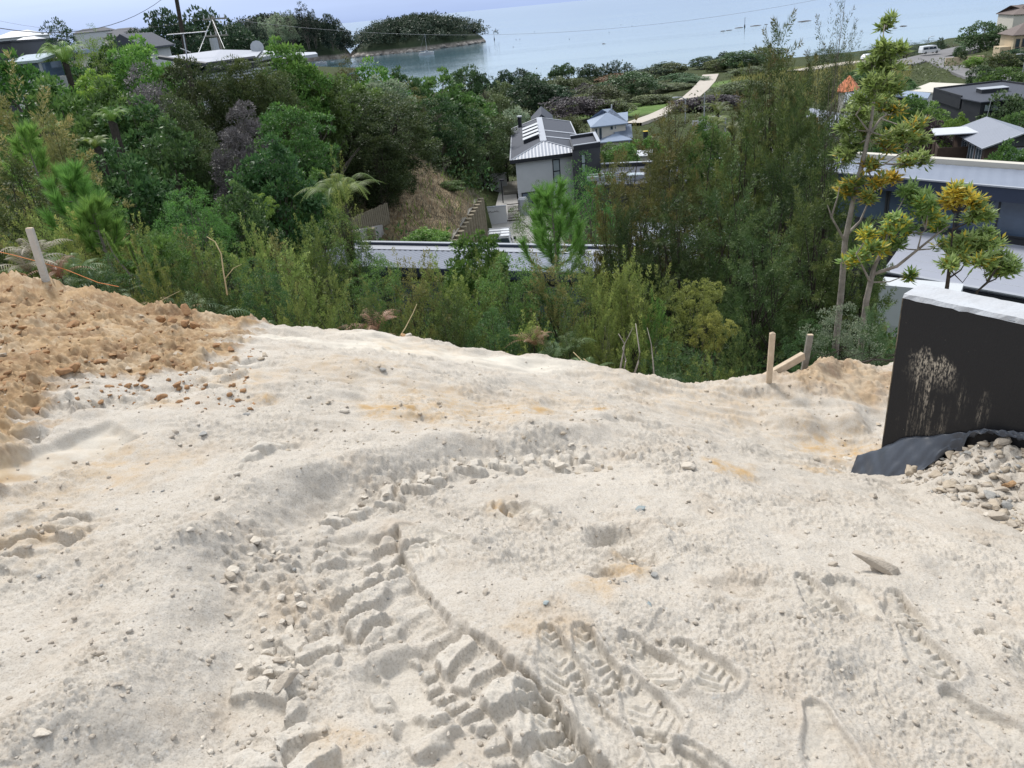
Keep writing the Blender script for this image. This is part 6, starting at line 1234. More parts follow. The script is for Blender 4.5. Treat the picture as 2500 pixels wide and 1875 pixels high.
# upright fleshy shoots
def candles(px,py,y,label):
    g=np.random.default_rng(3); b=at(px,py,y); z0=gzf(b.x,b.y); o=thing('candle_shoot_pine',label,'shrub',(b.x,b.y,z0)); mb=MB(); Ps=[];Ds=[]
    mb.tube([(b.x,b.y,z0-.1),(b.x,b.y,b.z-.5)],[.02,.012],6)
    for k,(dx,top,th_) in enumerate(((-.22,.62,.6),(-.10,.25,1),(.02,.46,1.1),(.14,.42,1.1),(.26,.26,1.1),(-.02,.16,1),(.34,.12,.9),(-.2,.08,.9),(.10,.05,1))):
        p0=Vector((b.x+dx*.3,b.y+.04*k%.2,b.z-.55)); p1=Vector((b.x+dx,b.y,b.z-.62+top)); mb.tube([p0,p0.lerp(p1,.5)+Vector((dx*.2,0,0)),p1],[.012,.010,.008],5,False)
        n=900; t=.25+.75*g.random(n); A=np.array(list(p0)); B=np.array(list(p1)); ax=nrm((B-A)[None]); rd=nrm(np.cross(np.repeat(ax,n,0),rdir(n,g))); Ps.append(A+(B-A)*t[:,None]); Ds.append(nrm(ax*.7+rd*.75)*1.0)
    mb.build('stem',M_barkp,o); Pn=np.concatenate(Ps)-np.array([b.x,b.y,z0]); D=np.concatenate(Ds); n=len(Pn); V,F=leafV(Pn,D,.045*(.8+.4*g.random(n)),.007,g,True); c=np.stack([.4+.6*g.random(n),.7*g.random(n),0*D[:,0]],-1); meshobj('needles',npmesh('needles',V,F,LM['pine'],False,np.repeat(c,3,0)),o)
candles(300,560,8.8,'pine with stout upright candle shoots in the left scrub')
# yellowing trees with leaf rosettes -----------------------------------------------------------
def rosettes(name,label,trunk,limbs,clus,y0,seed,barkm,L=.092,W=.029,dens=130):
    g=np.random.default_rng(seed); tr=[(at(px,py,y),r) for px,py,y,r in trunk]; b=tr[0][0]; z0=gzf(b.x,b.y); o=thing(name,label,'tree',(b.x,b.y,z0))
    mb=MB(); pts=[Vector((b.x,b.y,z0-.1))]+[p for p,_ in tr]; mb.tube(pts,[tr[0][1]*1.15]+[r for _,r in tr],8); mb.build('trunk',barkm,o,smooth=True)
    mb=MB()
    for l in limbs: mb.tube([at(px,py,y) for px,py,y in l[0]],[l[1]*(1-.7*i/(len(l[0])-1)) for i in range(len(l[0]))],6,False)
    Ps=[];Ds=[];Cs=[]
    allp=[p for p,_ in tr]+[at(px,py,y) for l in limbs for px,py,y in l[0]]
    for px,py,rp,yl in clus:
        yy=y0+g.uniform(-.35,.35); c=at(px,py,yy); rad=1.12*rp*proj(c)[2]/FPX
        nr_=max(5,int(6+rad*26)); cc=np.array(list(c))+rdir(nr_,g)*rad*.62*np.sqrt(g.random((nr_,1)))*np.array([1,1,.8])
        q=min(allp,key=lambda v:(v-c).length+max(0,(v.z-c.z))*2); mb.tube([q,q.lerp(c,.5)-Vector((0,0,.04)),c],[.010,.007,.004],5,False)
        for e_ in cc[:10]: mb.tube([c-Vector((0,0,rad*.5)),Vector(e_)],[.004,.002],4,False)
        k=max(9,int(dens*rad*6/nr_)+8); P0=np.repeat(cc,k,0); n=len(P0); d=rdir(n,g); D=nrm(d*np.array([1,1,.55])+np.array([0,0,.22])); Ps.append(P0+D*.012-np.array([0,0,.05])*g.random((n,1))); Ds.append(D)
        low=(P0[:,2]<c.z+rad*.1)
        yel=np.where(low,1.,.35)*yl; isy=(g.random(n)<yel)*g.uniform(.5,1,n); Cs.append(np.stack([g.random(n),.5*g.random(n)*(P0[:,2]>c.z),isy],-1))
    mb.build('limbs',barkm,o,smooth=True)
    Pn=np.concatenate(Ps)-np.array([b.x,b.y,z0]); D=np.concatenate(Ds); n=len(Pn); V,F=leafV(Pn,D,L*(.8+.5*g.random(n)),W,g,False,.9); meshobj('leaves',npmesh('leaves',V,F,LM['akeake'],False,np.repeat(np.concatenate(Cs),4,0)),o)
rosettes('yellowing_tree','tall slender tree with pale trunk and yellowing leaf tufts at right',
 [(2045,800,9.2,.042),(2055,700,9.2,.038),(2063,590,9.2,.034),(2085,480,9.2,.027),(2105,400,9.2,.028),(2125,310,9.2,.020),(2140,200,9.2,.012),(2160,60,9.2,.005)],
 [([(2063,590,9.2),(2030,530,9.1),(2020,500,9.1)],.018),([(2030,530,9.1),(2045,480,9.0),(2050,455,9)],.012),([(2070,570,9.2),(2100,540,9.3),(2130,470,9.4)],.022),([(2120,420,9.2),(2160,400,9.4),(2190,380,9.4)],.016),([(2115,340,9.2),(2150,290,9.3),(2165,280,9.3)],.02),([(2120,320,9.2),(2090,280,9.1)],.014)],
 [(2168,55,28,0),(2150,110,30,0),(2190,115,30,0),(2130,150,45,0),(2180,155,45,0),(2140,200,50,0),(2185,205,40,.05),(2110,235,35,0),(2150,250,45,.1),(2185,265,30,.4),(2090,270,40,0),(2075,300,40,0),(2110,310,45,.05),
  (2085,345,40,0),(2060,380,40,.05),(2195,325,48,.1),(2165,345,45,.5),(2235,300,32,.35),(2245,335,38,0),(2250,385,30,.05),(2215,390,30,.2),(2130,400,30,.6),(2180,430,28,1),(2145,440,22,.8),(2065,460,28,.5),(2115,480,34,.6),(2090,440,30,.2)],9.2,4,M_barkp)
rosettes('yellowing_tree','low forked tree with yellow leaf tufts beside the black wall',
 [(2115,735,8.6,.035),(2125,690,8.6,.032),(2135,650,8.6,.026),(2150,620,8.6,.02)],
 [([(2125,690,8.6),(2105,650,8.5),(2090,620,8.5)],.018),([(2130,670,8.6),(2190,650,8.5),(2240,610,8.5),(2290,570,8.5),(2320,550,8.5)],.022),([(2240,610,8.5),(2250,570,8.5),(2260,560,8.5)],.010),([(2135,650,8.6),(2165,580,8.6),(2170,540,8.6)],.014)],
 [(2085,625,40,.45),(2130,600,30,.3),(2165,560,36,.7),(2150,610,24,.8),(2190,540,40,.2),(2215,550,30,.1),(2240,480,42,.1),(2270,490,42,.1),(2220,460,36,.0),(2260,520,38,.3),(2290,545,30,.1),(2120,565,24,.6),(2305,590,26,.3),(2190,590,20,.0),(2220,670,14,.2)],8.6,6,M_barkp)
rosettes('yellowing_tree','small tree with a bright yellow crown tuft behind the black wall',
 [(2310,715,8.0,.022),(2315,680,8.0,.020),(2320,630,8.0,.016)],
 [([(2315,680,8.0),(2345,660,8.0),(2370,620,8.0)],.012),([(2320,660,8.0),(2350,690,8.0),(2380,650,8.0)],.008),([(2320,630,8.0),(2325,570,8.0),(2330,520,8.0)],.012),([(2325,560,8.0),(2360,545,8.0),(2400,535,8)],.010)],
 [(2335,460,26,1.3),(2320,485,26,1.2),(2355,475,26,1.2),(2375,485,24,.9),(2385,515,32,.05),(2405,525,26,0),(2370,525,26,.1),(2400,570,36,0),(2420,590,36,.05),(2350,590,40,.15),(2330,620,40,.25),(2375,610,40,.1),(2400,630,40,.2),(2430,630,36,.2),(2310,645,26,.3)],8.0,8,M_barkd)
rosettes('yellowing_tree','green tufted branchlet at the right above the black wall',
 [(2385,712,7.8,.014),(2410,690,7.8,.013),(2430,660,7.8,.010)],[([(2410,690,7.8),(2400,650,7.8)],.007),([(2430,660,7.8),(2460,645,7.8)],.006)],
 [(2440,630,32,.05),(2455,655,28,.05),(2470,645,22,0),(2425,655,26,.1),(2475,640,16,0)],7.8,9,M_barkd)
# ================================================================ undergrowth nobody could count
BUILD=[]   # filled in the buildings part: (x,y,half extent) circles kept clear
def scatter(name,label,cat,n,ylo,yhi,fx,size,nl,L,W,m,seed,zrange,parent=None,cond=None,needle=False):
    g=np.random.default_rng(seed); y=ylo*(yhi/ylo)**g.random(n); x=(g.random(n)*2-1)*fx*y+.02*y
    ok=np.ones(n,bool)
    ok&=~inDrive(x,y)|(x>5.2)
    ok&=~(np.hypot((x+4.2)/.8,(y-51)/1.7)<5.2)
    ok&=y>np.interp(x,ex,ey)+.55
    for bx,by,br in CLEAR: ok&=np.hypot(x-bx,y-by)>br
    if cond is not None: ok&=cond(x,y)
    x=x[ok];y=y[ok]; z=gz(x,y); ok=z>.6; x=x[ok];y=y[ok];z=z[ok]; n=len(x)
    sz=size(y)*(.6+.8*g.random(n)); C=np.stack([x,y,z+sz*g.uniform(zrange[0],zrange[1],n)],-1); ci=np.repeat(np.arange(n),nl); N_=len(ci)
    d=rdir(N_,g); d[:,2]=np.abs(d[:,2])*1.1-.35; d=nrm(d); u=.4+.6*np.sqrt(g.random(N_)); Pn=C[ci]+d*(sz[ci]*u)[:,None]; D=nrm(d*.7+.6*g.normal(size=(N_,3))+np.array([0,0,.25]))
    V,F=leafV(Pn,D,L(y)[ci]*(.7+.6*g.random(N_)),W(y)[ci],g,needle,.3); cr_=g.random(n)[ci]; c=np.stack([np.clip(.5*g.random(N_)+.5*cr_,0,1),np.clip(d[:,2],0,1)*.5*cr_,0*cr_],-1)
    o=meshobj(name,npmesh(name,V,F,LM[m],False,np.repeat(c,3 if needle else 4,0)),parent); setp(o,label,cat,kind='stuff'); return o
scatter('undergrowth','dense dark undergrowth between the shrubs and trees','undergrowth',2600,7.2,75,.78,lambda y:.20+.018*y,34,lambda y:.03+.0055*y,lambda y:.013+.0025*y,'deep',1,(.2,1.0))
scatter('undergrowth','olive green low scrub between the shrubs and trees','undergrowth',1500,7.2,60,.78,lambda y:.18+.016*y,34,lambda y:.03+.005*y,lambda y:.010+.0016*y,'olive',2,(.2,1.2))
scatter('scrub','low green scrub covering the flat land before the bay','scrub',1900,72,335,.80,lambda y:.9+.006*y,22,lambda y:.25+.0018*y,lambda y:.12+.0010*y,'farolive',3,(.1,.5),cond=lambda x,y:~((np.abs(x-np.interp(y,[120,140,190,245,300],[22,25.5,48,66,70]))<5)|((x>14)&(x<50)&(y>150)&(y<195)&(x-14<(y-140)))|((x>60)&(y>185)&(y<232))|((x>40)&(y<150))|((x>55)&(y>228))))
scatter('scrub','dark leafy shrubs filling the gardens between the houses','scrub',500,62,130,.75,lambda y:.8+.004*y,26,lambda y:.22+.001*y,lambda y:.11+.0005*y,'mid',4,(.1,.7),cond=lambda x,y:(x>-25)&(x<110))
# dry grass on the cut bank and rough grass on the slope above the shore road
def grass(name,label,xr,yr,cond,n,h,w,m,seed):
    g=np.random.default_rng(seed); x=g.uniform(*xr,n); y=g.uniform(*yr,n); ok=cond(x,y); x=x[ok];y=y[ok]; z=gz(x,y); N_=len(x); D=nrm(np.stack([g.normal(size=N_)*.5,g.normal(size=N_)*.5-.3,np.ones(N_)],-1)); V,F=leafV(np.stack([x,y,z-.02],-1),D,h*(.5+g.random(N_)),w,g,True); c=np.stack([g.random(N_),.5*g.random(N_),0*x],-1); setp(meshobj(name,npmesh(name,V,F,LM[m],False,np.repeat(c,3,0))),label,'grass',kind='stuff')
grass('dry_grass','straw coloured dry grass on the cut bank',(-11,1),(40,64),lambda x,y:(np.hypot((x+4.2)/.8,(y-51)/1.7)<6.3)&~inDrive(x,y),9000,.42,.05,'greydead',1)
grass('dry_grass','green weeds mixed into the cut bank grass',(-11,1),(40,66),lambda x,y:(np.hypot((x+3.2)/.8,(y-52)/1.8)<7.0)&~inDrive(x,y)&(fbm(x*.5,y*.5,2,3)>.05),3500,.5,.06,'yellowgreen',2)
grass('rough_grass','rough yellow green grass below the shore road',(58,112),(140,215),lambda x,y:(x<y*.52)&(x>y*.30),11000,.9,.2,'manukab',3)
# ================================================================ things on the earth platform
def wallmat():
    m=bpy.data.materials.new('bitumen_coating'); m.use_nodes=True; t=m.node_tree; N=t.nodes; L=t.links; b=N['Principled BSDF']; b.inputs['Roughness'].default_value=.55; b.inputs['Specular IOR Level'].default_value=.35
    tcn=N.new('ShaderNodeTexCoord'); sp_=N.new('ShaderNodeSeparateXYZ'); L.new(tcn.outputs['UV'],sp_.inputs[0])
    def math_(op,a,b_=None):
        n=N.new('ShaderNodeMath'); n.operation=op
        for i,v in enumerate((a,b_)):
            if v is None: continue
            if hasattr(v,'node'): L.new(v,n.inputs[i])
            else: n.inputs[i].default_value=v
        return n.outputs[0]
    def noise(sx,sy,det,off=0):
        mp=N.new('ShaderNodeMapping'); mp.inputs['Scale'].default_value=(sx,sy,1); mp.inputs['Location'].default_value=(off,off*.7,0); L.new(tcn.outputs['UV'],mp.inputs[0]); n=N.new('ShaderNodeTexNoise'); n.inputs['Scale'].default_value=1; n.inputs['Detail'].default_value=det; n.inputs['Roughness'].default_value=.65; L.new(mp.outputs[0],n.inputs['Vector']); return n.outputs[0]
    def rg(x,a,b_):
        r=N.new('ShaderNodeMapRange'); r.interpolation_type='SMOOTHSTEP'; L.new(x,r.inputs[0]); r.inputs[1].default_value=a; r.inputs[2].default_value=b_; return r.outputs[0]
    u,v=sp_.outputs[0],sp_.outputs[1]
    drip=rg(noise(15,1.3,10),.48,.60); fine=rg(noise(90,34,6,3),.40,.60)
    def splash(u0,u1,vt,vb):
        uw=math_('ADD',u,math_('MULTIPLY',math_('SUBTRACT',noise(9,5,5,2),.5),.22)); a=math_('MULTIPLY',rg(uw,u0,u0+.10),rg(uw,u1+.03,u1-.10)); w=math_('MULTIPLY',rg(v,vb,vt-.12),rg(math_('ADD',math_('ADD',v,-.08),math_('MULTIPLY',noise(12,4,6,1),.34)),vt+.09,vt+.03)); return math_('MULTIPLY',a,w)
    core=math_('MAXIMUM',math_('MULTIPLY',splash(.07,.40,1.14,.42),math_('MAXIMUM',drip,math_('MULTIPLY',rg(v,.90,1.06),fine))),math_('MULTIPLY',splash(.38,.60,1.02,.75),math_('MULTIPLY',drip,.75)))
    f=math_('MULTIPLY',math_('MULTIPLY',core,fine),1.0)
    spk=math_('MULTIPLY',rg(noise(90,70,3,9),.68,.74),rg(noise(5,5,2,5),.55,.7)); f=math_('MINIMUM',math_('ADD',f,math_('MULTIPLY',spk,.8)),1.0)
    low=math_('MULTIPLY',rg(v,.22,.0),math_('MULTIPLY',rg(noise(5,5,5,4),.5,.7),.6)); f=math_('MAXIMUM',f,low)
    x=N.new('ShaderNodeMix'); x.data_type='RGBA'; L.new(f,x.inputs[0]); x.inputs[6].default_value=(.0095,.0098,.012,1); x.inputs[7].default_value=(.40,.35,.28,1); L.new(x.outputs[2],b.inputs['Base Color'])
    bp=N.new('ShaderNodeBump'); bp.inputs['Strength'].default_value=.25; bp.inputs['Distance'].default_value=.01; L.new(noise(70,70,4),bp.inputs['Height']); L.new(bp.outputs[0],b.inputs['Normal']); return m
LW=3.4; TH=.235; zW0,zW1=24.55,26.2
wA=Vector((2.47,4.48,0)); wd_=WD.copy(); wn_=WNn.copy()
bw=thing('block_wall','black waterproofed block wall with pale top and earth splashes at right','wall',(wA.x,wA.y,zW0))
nu,nv=30,14
def wpt(u,v,d): return (wA.x+wd_.x*u-wn_.x*d,wA.y+wd_.y*u-wn_.y*d,zW0+(zW1-zW0)*v)
V=[];F=[];UV=[]
g=np.random.default_rng(4)
for j in range(nv+1):
    for i in range(nu+1):
        V.append(tuple(np.array(wpt(LW*i/nu,j/nv*.985,0))-np.array([wA.x,wA.y,zW0])+np.array([wn_.x,wn_.y,0])*.0012*g.normal())); UV.append((LW*i/nu,j/nv*1.4))
for j in range(nv):
    for i in range(nu): k=j*(nu+1)+i; F.append((k,k+1,k+nu+2,k+nu+1))
me=npmesh('coated_face',V,F,wallmat(),True); uvl=me.uv_layers.new(name='UVMap'); lv=np.zeros(len(me.loops),np.int32); me.loops.foreach_get('vertex_index',lv); uvl.data.foreach_set('uv',np.array(UV,np.float32)[lv].ravel()); meshobj('coated_face',me,bw)
M_block=mat('bare_block',(.30,.29,.28),.9,(8,.8,(.12,.115,.11)),(40,.5)); M_wtop=mat('white_skim',(.44,.455,.48),.8,(5,.8,(.36,.36,.37)),(50,.3))
mb=MB(); mb.prism([wpt(0,0,.006),wpt(LW,0,.006),wpt(LW,0,TH),wpt(0,0,TH)],(0,0,(zW1-zW0)*.985)); mb.build('block_core',M_block,bw)
mb=MB(); nn_=80; g2=random.Random(9); rows_=[]
for i in range(nn_+1):
    u_=-.004+LW*i/nn_; jj=lambda a:a+g2.uniform(-.0045,.0045); rows_.append([Vector(wpt(u_,.984,jj(-.005)))-Vector((0,0,abs(g2.gauss(0,.006)))),Vector(wpt(u_,1,jj(.004)))+Vector((0,0,g2.uniform(-.004,.001))),Vector(wpt(u_,1,TH*.5))+Vector((0,0,g2.uniform(-.002,.002))),Vector(wpt(u_,1,jj(TH-.004)))+Vector((0,0,g2.uniform(-.004,.001))),Vector(wpt(u_,.984,jj(TH+.004)))])
for r_ in (0,nn_): mb.quad(*rows_[r_])
for a_,b_ in zip(rows_[:-1],rows_[1:]):
    for k in range(4): mb.quad(a_[k],b_[k],b_[k+1],a_[k+1])
mb.build('top_skim',M_wtop,bw)
mb=MB(); mb.prism([wpt(-.008,.0,.0),wpt(-.002,.0,.0),wpt(-.002,.0,TH),wpt(-.008,.0,TH)],(0,0,(zW1-zW0)*.98)); mb.build('end_face',mat('bitumen_edge',(.014,.014,.016),.6,(9,.8,(.30,.25,.17)),(40,.4)),bw)
# plastic membrane folded over the rubble -----------------------------------------------------
prof_=[(-.16,24.98,0),(-.1,25.02,0),(0,25.09,0),(.15,25.21,0),(.3,25.29,0),(.45,25.40,0),(.6,25.48,0),(.8,25.50,0),(1.0,25.56,0),(1.3,25.65,0),(2.0,25.78,0),(3.0,25.86,0)]
pu=np.array([q[0] for q in prof_]); pz=np.array([q[1] for q in prof_]); nu2,nv2=160,16; V=[];F=[]
for i in range(nu2+1):
    u=-.16+3.1*i/nu2; zt3=float(np.interp(u,pu,pz)); wid=float(np.interp(u,[-.16,-.05,.1,.3,.42,.6,.8,1.0,1.4,3],[.10,.24,.28,.20,.06,.03,.05,.10,.14,.14]))
    for j in range(nv2+1):
        s=j/nv2; wob=.022*abs(math.sin(u*13+s*3))+.02*abs(math.sin(u*29-s*6+1))+.008*math.sin(u*71+s*13); d=-.012-(wid*s)*.85-.02*s*math.sin(u*23); zz=zt3+.02*math.sin(u*9)-(.28*wid/.3)*s**1.3-(.10*s if u<.5 else 0)+wob*(.3+s)
        V.append((wA.x+wd_.x*u-wn_.x*d,wA.y+wd_.y*u-wn_.y*d,zz))
for i in range(nu2):
    for j in range(nv2): k=i*(nv2+1)+j; F.append((k,k+1,k+nv2+2,k+nv2+1))
M_poly=mat('black_polythene',(.040,.047,.062),.34,(3,.5,(.06,.068,.085)),(6,.2),spec=.5)
sh=meshobj('plastic_sheet',npmesh('plastic_sheet',V,F,M_poly,True)); md=sh.modifiers.new('thick','SOLIDIFY'); md.thickness=.003; setp(sh,'crumpled dark plastic sheet folded along the foot of the black wall','sheet')
# stones ----------------------------------------------------------------------------------------
def cm(n,b,n2): return mat(n,b,.9,(40,.9,n2),(150,.4),spec=.2)
SM=[cm('stone_beige',(.42,.365,.30),(.33,.285,.235)),cm('stone_grey',(.33,.32,.30),(.25,.245,.235)),cm('stone_tan',(.44,.375,.295),(.35,.29,.22)),cm('stone_pale',(.54,.49,.42),(.44,.39,.33)),cm('stone_blue',(.30,.34,.34),(.22,.25,.26)),cm('stone_rust',(.42,.27,.15),(.32,.19,.10)),cm('stone_clay',(.34,.20,.10),(.24,.135,.075))]
ST=[rockmesh(200+i,2 if i<6 else 1,.12,.62,True) for i in range(9)]
for s_ in ST: s_.materials.append(SM[0])
def stone(parent,x,y,s,m,sink=.3,nm='stone',fl=1.):
    o=meshobj(nm,ST[srng.randrange(9)],parent); o0=ORG.get(parent.name,Vector((0,0,0))); o.location=Vector((x,y,dz(x,y)+s*(.62*fl-sink)))-o0; a=srng.uniform(.75,1.35); o.scale=(s*a,s/a,s*fl); o.rotation_euler=(srng.uniform(-.25,.25),srng.uniform(-.25,.25),srng.uniform(0,6.28)); material_over(o,m); return o
pc=on_dirt(2400,1150)
rp=thing('rubble_pile','heap of broken beige stones banked against the black wall','rubble',(2.4,3.2,dz(2.4,3.2)))
cnt=0
while cnt<285:
    u=srng.uniform(.25,2.3); d=srng.uniform(.03,1.15); x=wA.x+wd_.x*u+wn_.x*d; y=wA.y+wd_.y*u+wn_.y*d
    if d>.25+.6*min(u,1.3): continue
    s=.013+.034*srng.random()**1.6
    if srng.random()<.06: s=srng.uniform(.04,.058)
    stone(rp,x,y,s,SM[srng.choices(range(7),(5,1.6,3,2.2,.2,.4,0))[0]],.25); cnt+=1
# marked stones lying on the earth (pixel place, half size in px)
MARK=[(2150,1385,34,0),(2190,1395,14,0),(2400,1330,17,0),(1595,1415,14,1),(1335,1485,13,4),(1585,1492,14,4),(1185,1445,13,0),(1680,1150,20,3),(1790,1435,10,0),(1700,1450,9,0),(1680,1468,9,0),(1190,1065,16,0),(1215,1060,12,3),(1240,1013,10,3),(1300,1068,12,0),(620,1115,10,0),(840,1012,12,3),(935,915,9,1),(500,1065,18,1),(430,1060,10,0),(600,1020,12,1),
 (2035,1365,14,0),(2130,1218,20,0),(2115,1240,12,0),(2010,1215,18,0),(2230,1228,14,0),(1770,880,18,6),(960,814,13,5),(985,822,12,5),(900,813,12,3),(870,812,9,1),(1000,826,9,3),(1560,1240,12,1),(1565,1235,16,4),(130,1840,22,3),(240,1430,14,0),(320,1745,12,0),(325,1765,10,0),(545,1415,12,0),(1660,1265,13,0),(1735,1240,11,3),(1690,1030,9,0),(1500,1035,8,0),(1400,1050,10,5),(1460,1130,13,2),(1410,1140,12,2),(1490,1135,10,2),(1900,1690,12,0),(2030,1340,9,0),(1905,1525,8,0),(2215,1725,11,0),(2170,1750,9,0),(1530,1790,12,0),(820,1765,6,3),(1018,1600,10,1),(1560,1010,7,0),(40,695,24,6),(70,690,16,6),(480,905,9,0),(650,880,14,2),(640,885,9,2),(2145,1030,10,2),(2070,1120,13,3),(2060,1135,10,3),(1995,1120,12,0),(330,960,9,6),(250,890,14,6),(90,860,16,6),(180,800,16,6),(30,950,20,6),(560,800,12,6),(90,1010,14,6)]
for px,py,hp,mi in MARK:
    x,y=on_dirt(px,py); s=hp*math.hypot(x,y,)/FPX*1.12; stone(ground,x,y,s,SM[mi],.30,fl=srng.uniform(.7,1))
o=stone(ground,*on_dirt(2148,1387),.055,SM[0],.1); o.scale=(.11,.04,.04); o.rotation_euler=(.1,.25,-.6)
# broken lumps pushed up along the tyre track
for k in range(95):
    if k<55: t=srng.random(); px=560+srng.gauss(0,60)+(150*t); py=1260+t*420; 
    else: t=srng.random(); px=800+600*t; py=1215-105*t+srng.uniform(-25,15)
    x,y=on_dirt(px,py); stone(ground,x,y,srng.uniform(.012,.030)*(1.45 if srng.random()>.75 else .85),SM[srng.choice((3,3,0,3))],.35,'clod',srng.uniform(.7,1.1))
# clods in the orange clay
for k in range(120):
    px=srng.uniform(-20,640); py=srng.uniform(720,1000)
    if py<690+px*.19 or py>1090-px*.30: continue
    x,y=on_dirt(px,py); stone(ground,x,y,.014+.04*srng.random()**2.2,SM[srng.choice((6,6,2,5,6))],.3,'clod',srng.uniform(.7,1.1))
for px,py,s in ((462,790,.075),(470,770,.06),(455,805,.06),(400,800,.06),(480,815,.06),(430,810,.05)):
    x,y=on_dirt(px,py); q=stone(ground,x,y,s,SM[6],.1,'clod',1.3)
# fine gravel nobody could count
def gravel(n,seed,pxr,pyr,smin,smax,mi,name='gravel'):
    g=np.random.default_rng(seed); bm_=bmesh.new(); bmesh.ops.create_icosphere(bm_,subdivisions=1,radius=1); bv=np.array([v.co[:] for v in bm_.verts]); bf=np.array([[v.index for v in f.verts] for f in bm_.faces]); bm_.free()
    VV=[];FF=[]
    X_,Y_=on_dirt_many(g.uniform(*pxr,n),g.uniform(*pyr,n)); ok=Y_<np.interp(X_,ex,ey)-.12
    if seed in (6,7,8): uu=(X_-wA.x)*wd_.x+(Y_-wA.y)*wd_.y; dd=(X_-wA.x)*wn_.x+(Y_-wA.y)*wn_.y; ok&=(uu>.28)&(dd>.02)&(dd<.30+.55*np.clip(uu,0,1.3))
    for x,y in zip(X_[ok],Y_[ok]):
        s=(smin+(smax-smin)*g.random()**3.5)*min(1,.35+math.hypot(x,y)/4.5); v=bv*(1+.25*g.normal(size=(len(bv),1)))*s*np.array([g.uniform(.8,1.4),g.uniform(.7,1.2),.65]); a=g.random()*6.28; ca,sa=math.cos(a),math.sin(a); v=np.stack([v[:,0]*ca-v[:,1]*sa,v[:,0]*sa+v[:,1]*ca,v[:,2]],-1)+np.array([x,y,dz(x,y)+s*.25]); FF.append(bf+12*len(VV)); VV.append(v)
    setp(meshobj(name,npmesh(name,np.concatenate(VV),np.concatenate(FF),SM[mi],False),ground),None,None,kind='stuff')
gravel(2000,1,(-40,2540),(830,1900),.0022,.012,0); gravel(1200,2,(-40,2540),(830,1900),.0022,.013,3); gravel(120,3,(-40,2540),(830,1900),.003,.011,1); gravel(900,4,(-40,620),(700,1000),.004,.022,6); gravel(500,5,(700,2150),(880,1130),.004,.016,2); gravel(1500,6,(2090,2560),(1060,1330),.006,.030,0); gravel(900,7,(2110,2560),(1060,1300),.006,.030,2); gravel(500,8,(2110,2560),(1060,1300),.006,.026,1)
# pegs --------------------------------------------------------------------------------------------
def peg(label,b,t,y,w,m,point=False,name='survey_peg',dt=.0):
    B=at(*b,y); T_=at(*t,y+dt); o=thing(name,label,'peg',B); d=(T_-B).normalized(); s=Vector((1,0,0)); f=d.cross(s).normalized(); s=f.cross(d); q=B-d*.25
    MB().slab(q-s*w/2-f*w*.35,s*w,f*w*.7,(T_-q)).build('shaft',m,o,.004)
    if point: MB().add([T_-s*w/2-f*w*.35,T_+s*w/2-f*w*.35,T_+s*w/2+f*w*.35,T_-s*w/2+f*w*.35,T_+d*w*.35+s*w*.1],[(0,1,4),(1,2,4),(2,3,4),(3,0,4),(3,2,1,0)]).build('point',m,o)
    else: MB().slab(T_-s*w*.45-f*w*.3+d*.0005,s*w*.9,f*w*.6,d*.006).build('end_grain',M_pale,o)
    return o
M_greypeg=mat('grey_painted_timber',(.50,.48,.44),.75,(9,.7,(.40,.38,.345)),(50,.3))
peg('leaning pale grey peg at the left end of the earth rim',(119,706),(72,558),7.15,.062,M_greypeg); peg('upright tan timber peg left of the pair at right',(1876,948),(1886,814),6.25,.048,M_pale,True); peg('weathered grey peg right of the pair at right',(1958,930),(1978,818),6.75,.056,M_weath)
a_=at(1850,932,6.42); b_=at(1962,868,6.62); d=(b_-a_); bo=thing('timber_rail','pale sawn timber rail slanting between the two right pegs','rail',a_); s=d.normalized(); f=s.cross(Vector((0,0,1))).normalized(); w=f.cross(s).normalized() if False else s.cross(f); MB().slab(a_-f*.03-w*.035,d,f*.05,w*.075).build('board',M_pale,bo,.004)
# orange string from the left peg
sg=[at(-60,602,7.4),at(30,622,7.3),at(98,640,7.15),at(160,658,7.35),at(240,690,7.2),at(290,700,7.15)]; o=MB().tube(sg,.0035,5).build('string_line',mat('orange_twine',(.55,.20,.07),.8)); setp(o,'orange twine running past the leaning left peg','twine')
# sticks, stems, branch litter ------------------------------------------------------------------------
def stick(label,pts,r,m,name='bare_stem',cat='stem'):
    p=[at(*q) for q in pts]; o=MB().tube(p,[r*.5*(1-.6*i/(len(p)-1)) for i in range(len(p))],6).build(name,m,None,smooth=True); setp(o,label,cat)
M_straw=mat('straw_stem',(.42,.33,.19),.8,(20,.7,(.3,.22,.12)))
stick('long straw coloured cane leaning out over the rim',((972,828,6.95),(990,800,7.1),(1008,765,7.2),(1018,742,7.3)),.014,M_straw); stick('bent bare stem rising from the left scrub',((555,720,7.4),(545,660,7.6),(540,620,7.7),(525,590,7.8),(505,578,7.9)),.016,M_straw); stick('forked branch of the bent bare stem',((550,680,7.5),(570,655,7.6),(590,645,7.7)),.009,M_straw); stick('straw cane lying towards the rim at left',((370,750,7.2),(400,730,7.3),(440,710,7.4)),.010,M_straw)
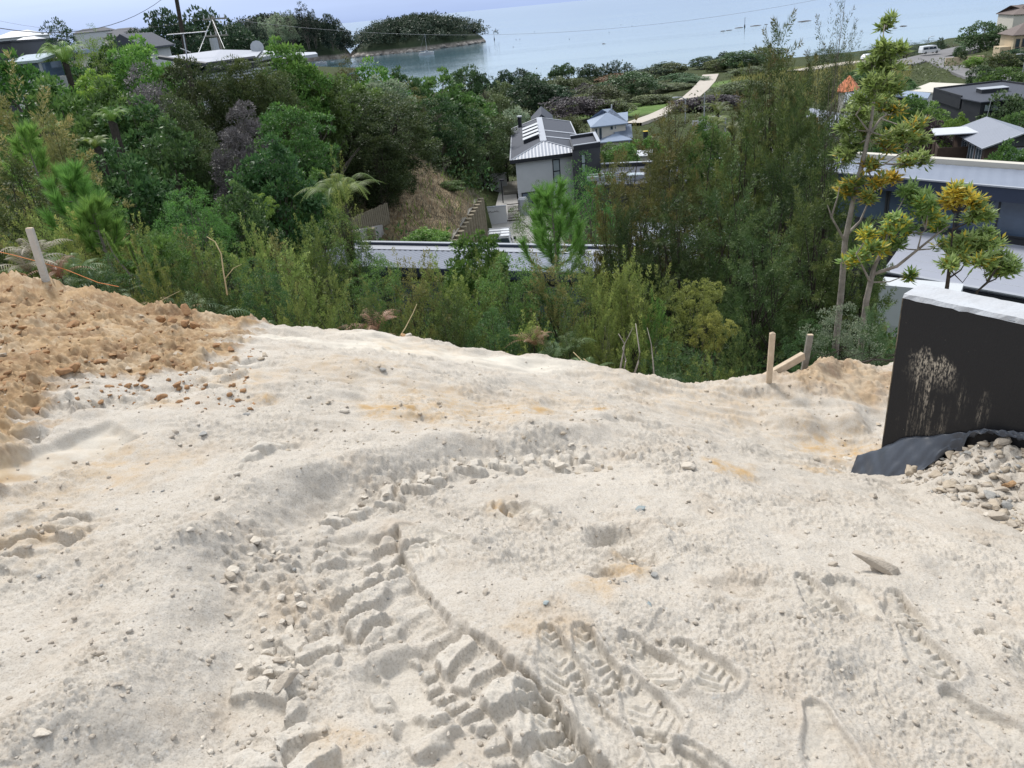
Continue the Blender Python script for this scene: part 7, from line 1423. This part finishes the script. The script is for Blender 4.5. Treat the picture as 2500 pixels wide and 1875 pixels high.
stick('pale curved stem of the left forked sapling',((1512,915,6.6),(1516,890,6.6),(1522,860,6.65),(1525,840,6.7),(1510,815,6.7)),.020,M_barkp); stick('second pale stem beside the left forked one',((1520,918,6.6),(1528,880,6.6),(1520,850,6.7),(1535,820,6.8),(1545,800,6.8)),.016,M_barkp); stick('pale wavy stem of the middle sapling',((1546,920,6.6),(1558,885,6.6),(1562,860,6.7),(1556,820,6.8),(1552,790,6.9)),.020,M_barkp); stick('slender pale stem of the right sapling',((1598,935,6.7),(1594,880,6.8),(1590,840,6.9),(1580,800,7.0)),.016,M_barkp)
stick('thin twig crossing below the saplings',((1400,860,6.9),(1430,890,6.7),(1442,905,6.6)),.008,M_straw); stick('second thin twig beside the crossing one',((1425,876,6.9),(1440,888,6.7),(1450,908,6.6)),.008,M_straw); stick('dark twig lying on the pale earth',((848,965,5.15),(870,970,5.1),(892,978,5.05)),.006,M_barkd,'twig','twig')
stick('thick dark dead branch lying behind the right pegs',((2062,905,6.75),(2090,890,6.9),(2130,878,7.0),(2190,880,7.1)),.030,M_barkd,'fallen_branch','branch'); stick('pale curled twig beside the tan peg',((1807,940,6.35),(1812,930,6.4),(1806,924,6.45),(1792,921,6.5)),.008,M_straw,'twig','twig')
for i in range(16):
    px=srng.uniform(1960,2180); py=srng.uniform(868,905); l=srng.uniform(30,90); stick(f'{ORD[i]} dark brush twig of the litter behind the right pegs',((px,py,7+srng.random()*.5),(px+l*.5,py-srng.uniform(5,25),7.2),(px+l,py-srng.uniform(-5,25),7.3)),.010,M_barkd,'brush_twig','twig')
# low juniper-like shrub behind the pegs
plant('coprosma0','silver',2060,745,150,7.6,'grey green feathery shrub between the pegs and the black wall','leafy_shrub','shrub',bark=M_barkd); plant('kanuka1','bracken',2130,770,130,7.8,'blue green feathery shrub touching the black wall','leafy_shrub','shrub',bark=M_barkd); plant('coprosma1','deep',1990,790,110,7.7,'dark feathery shrub beside the weathered peg','leafy_shrub','shrub',bark=M_barkd)
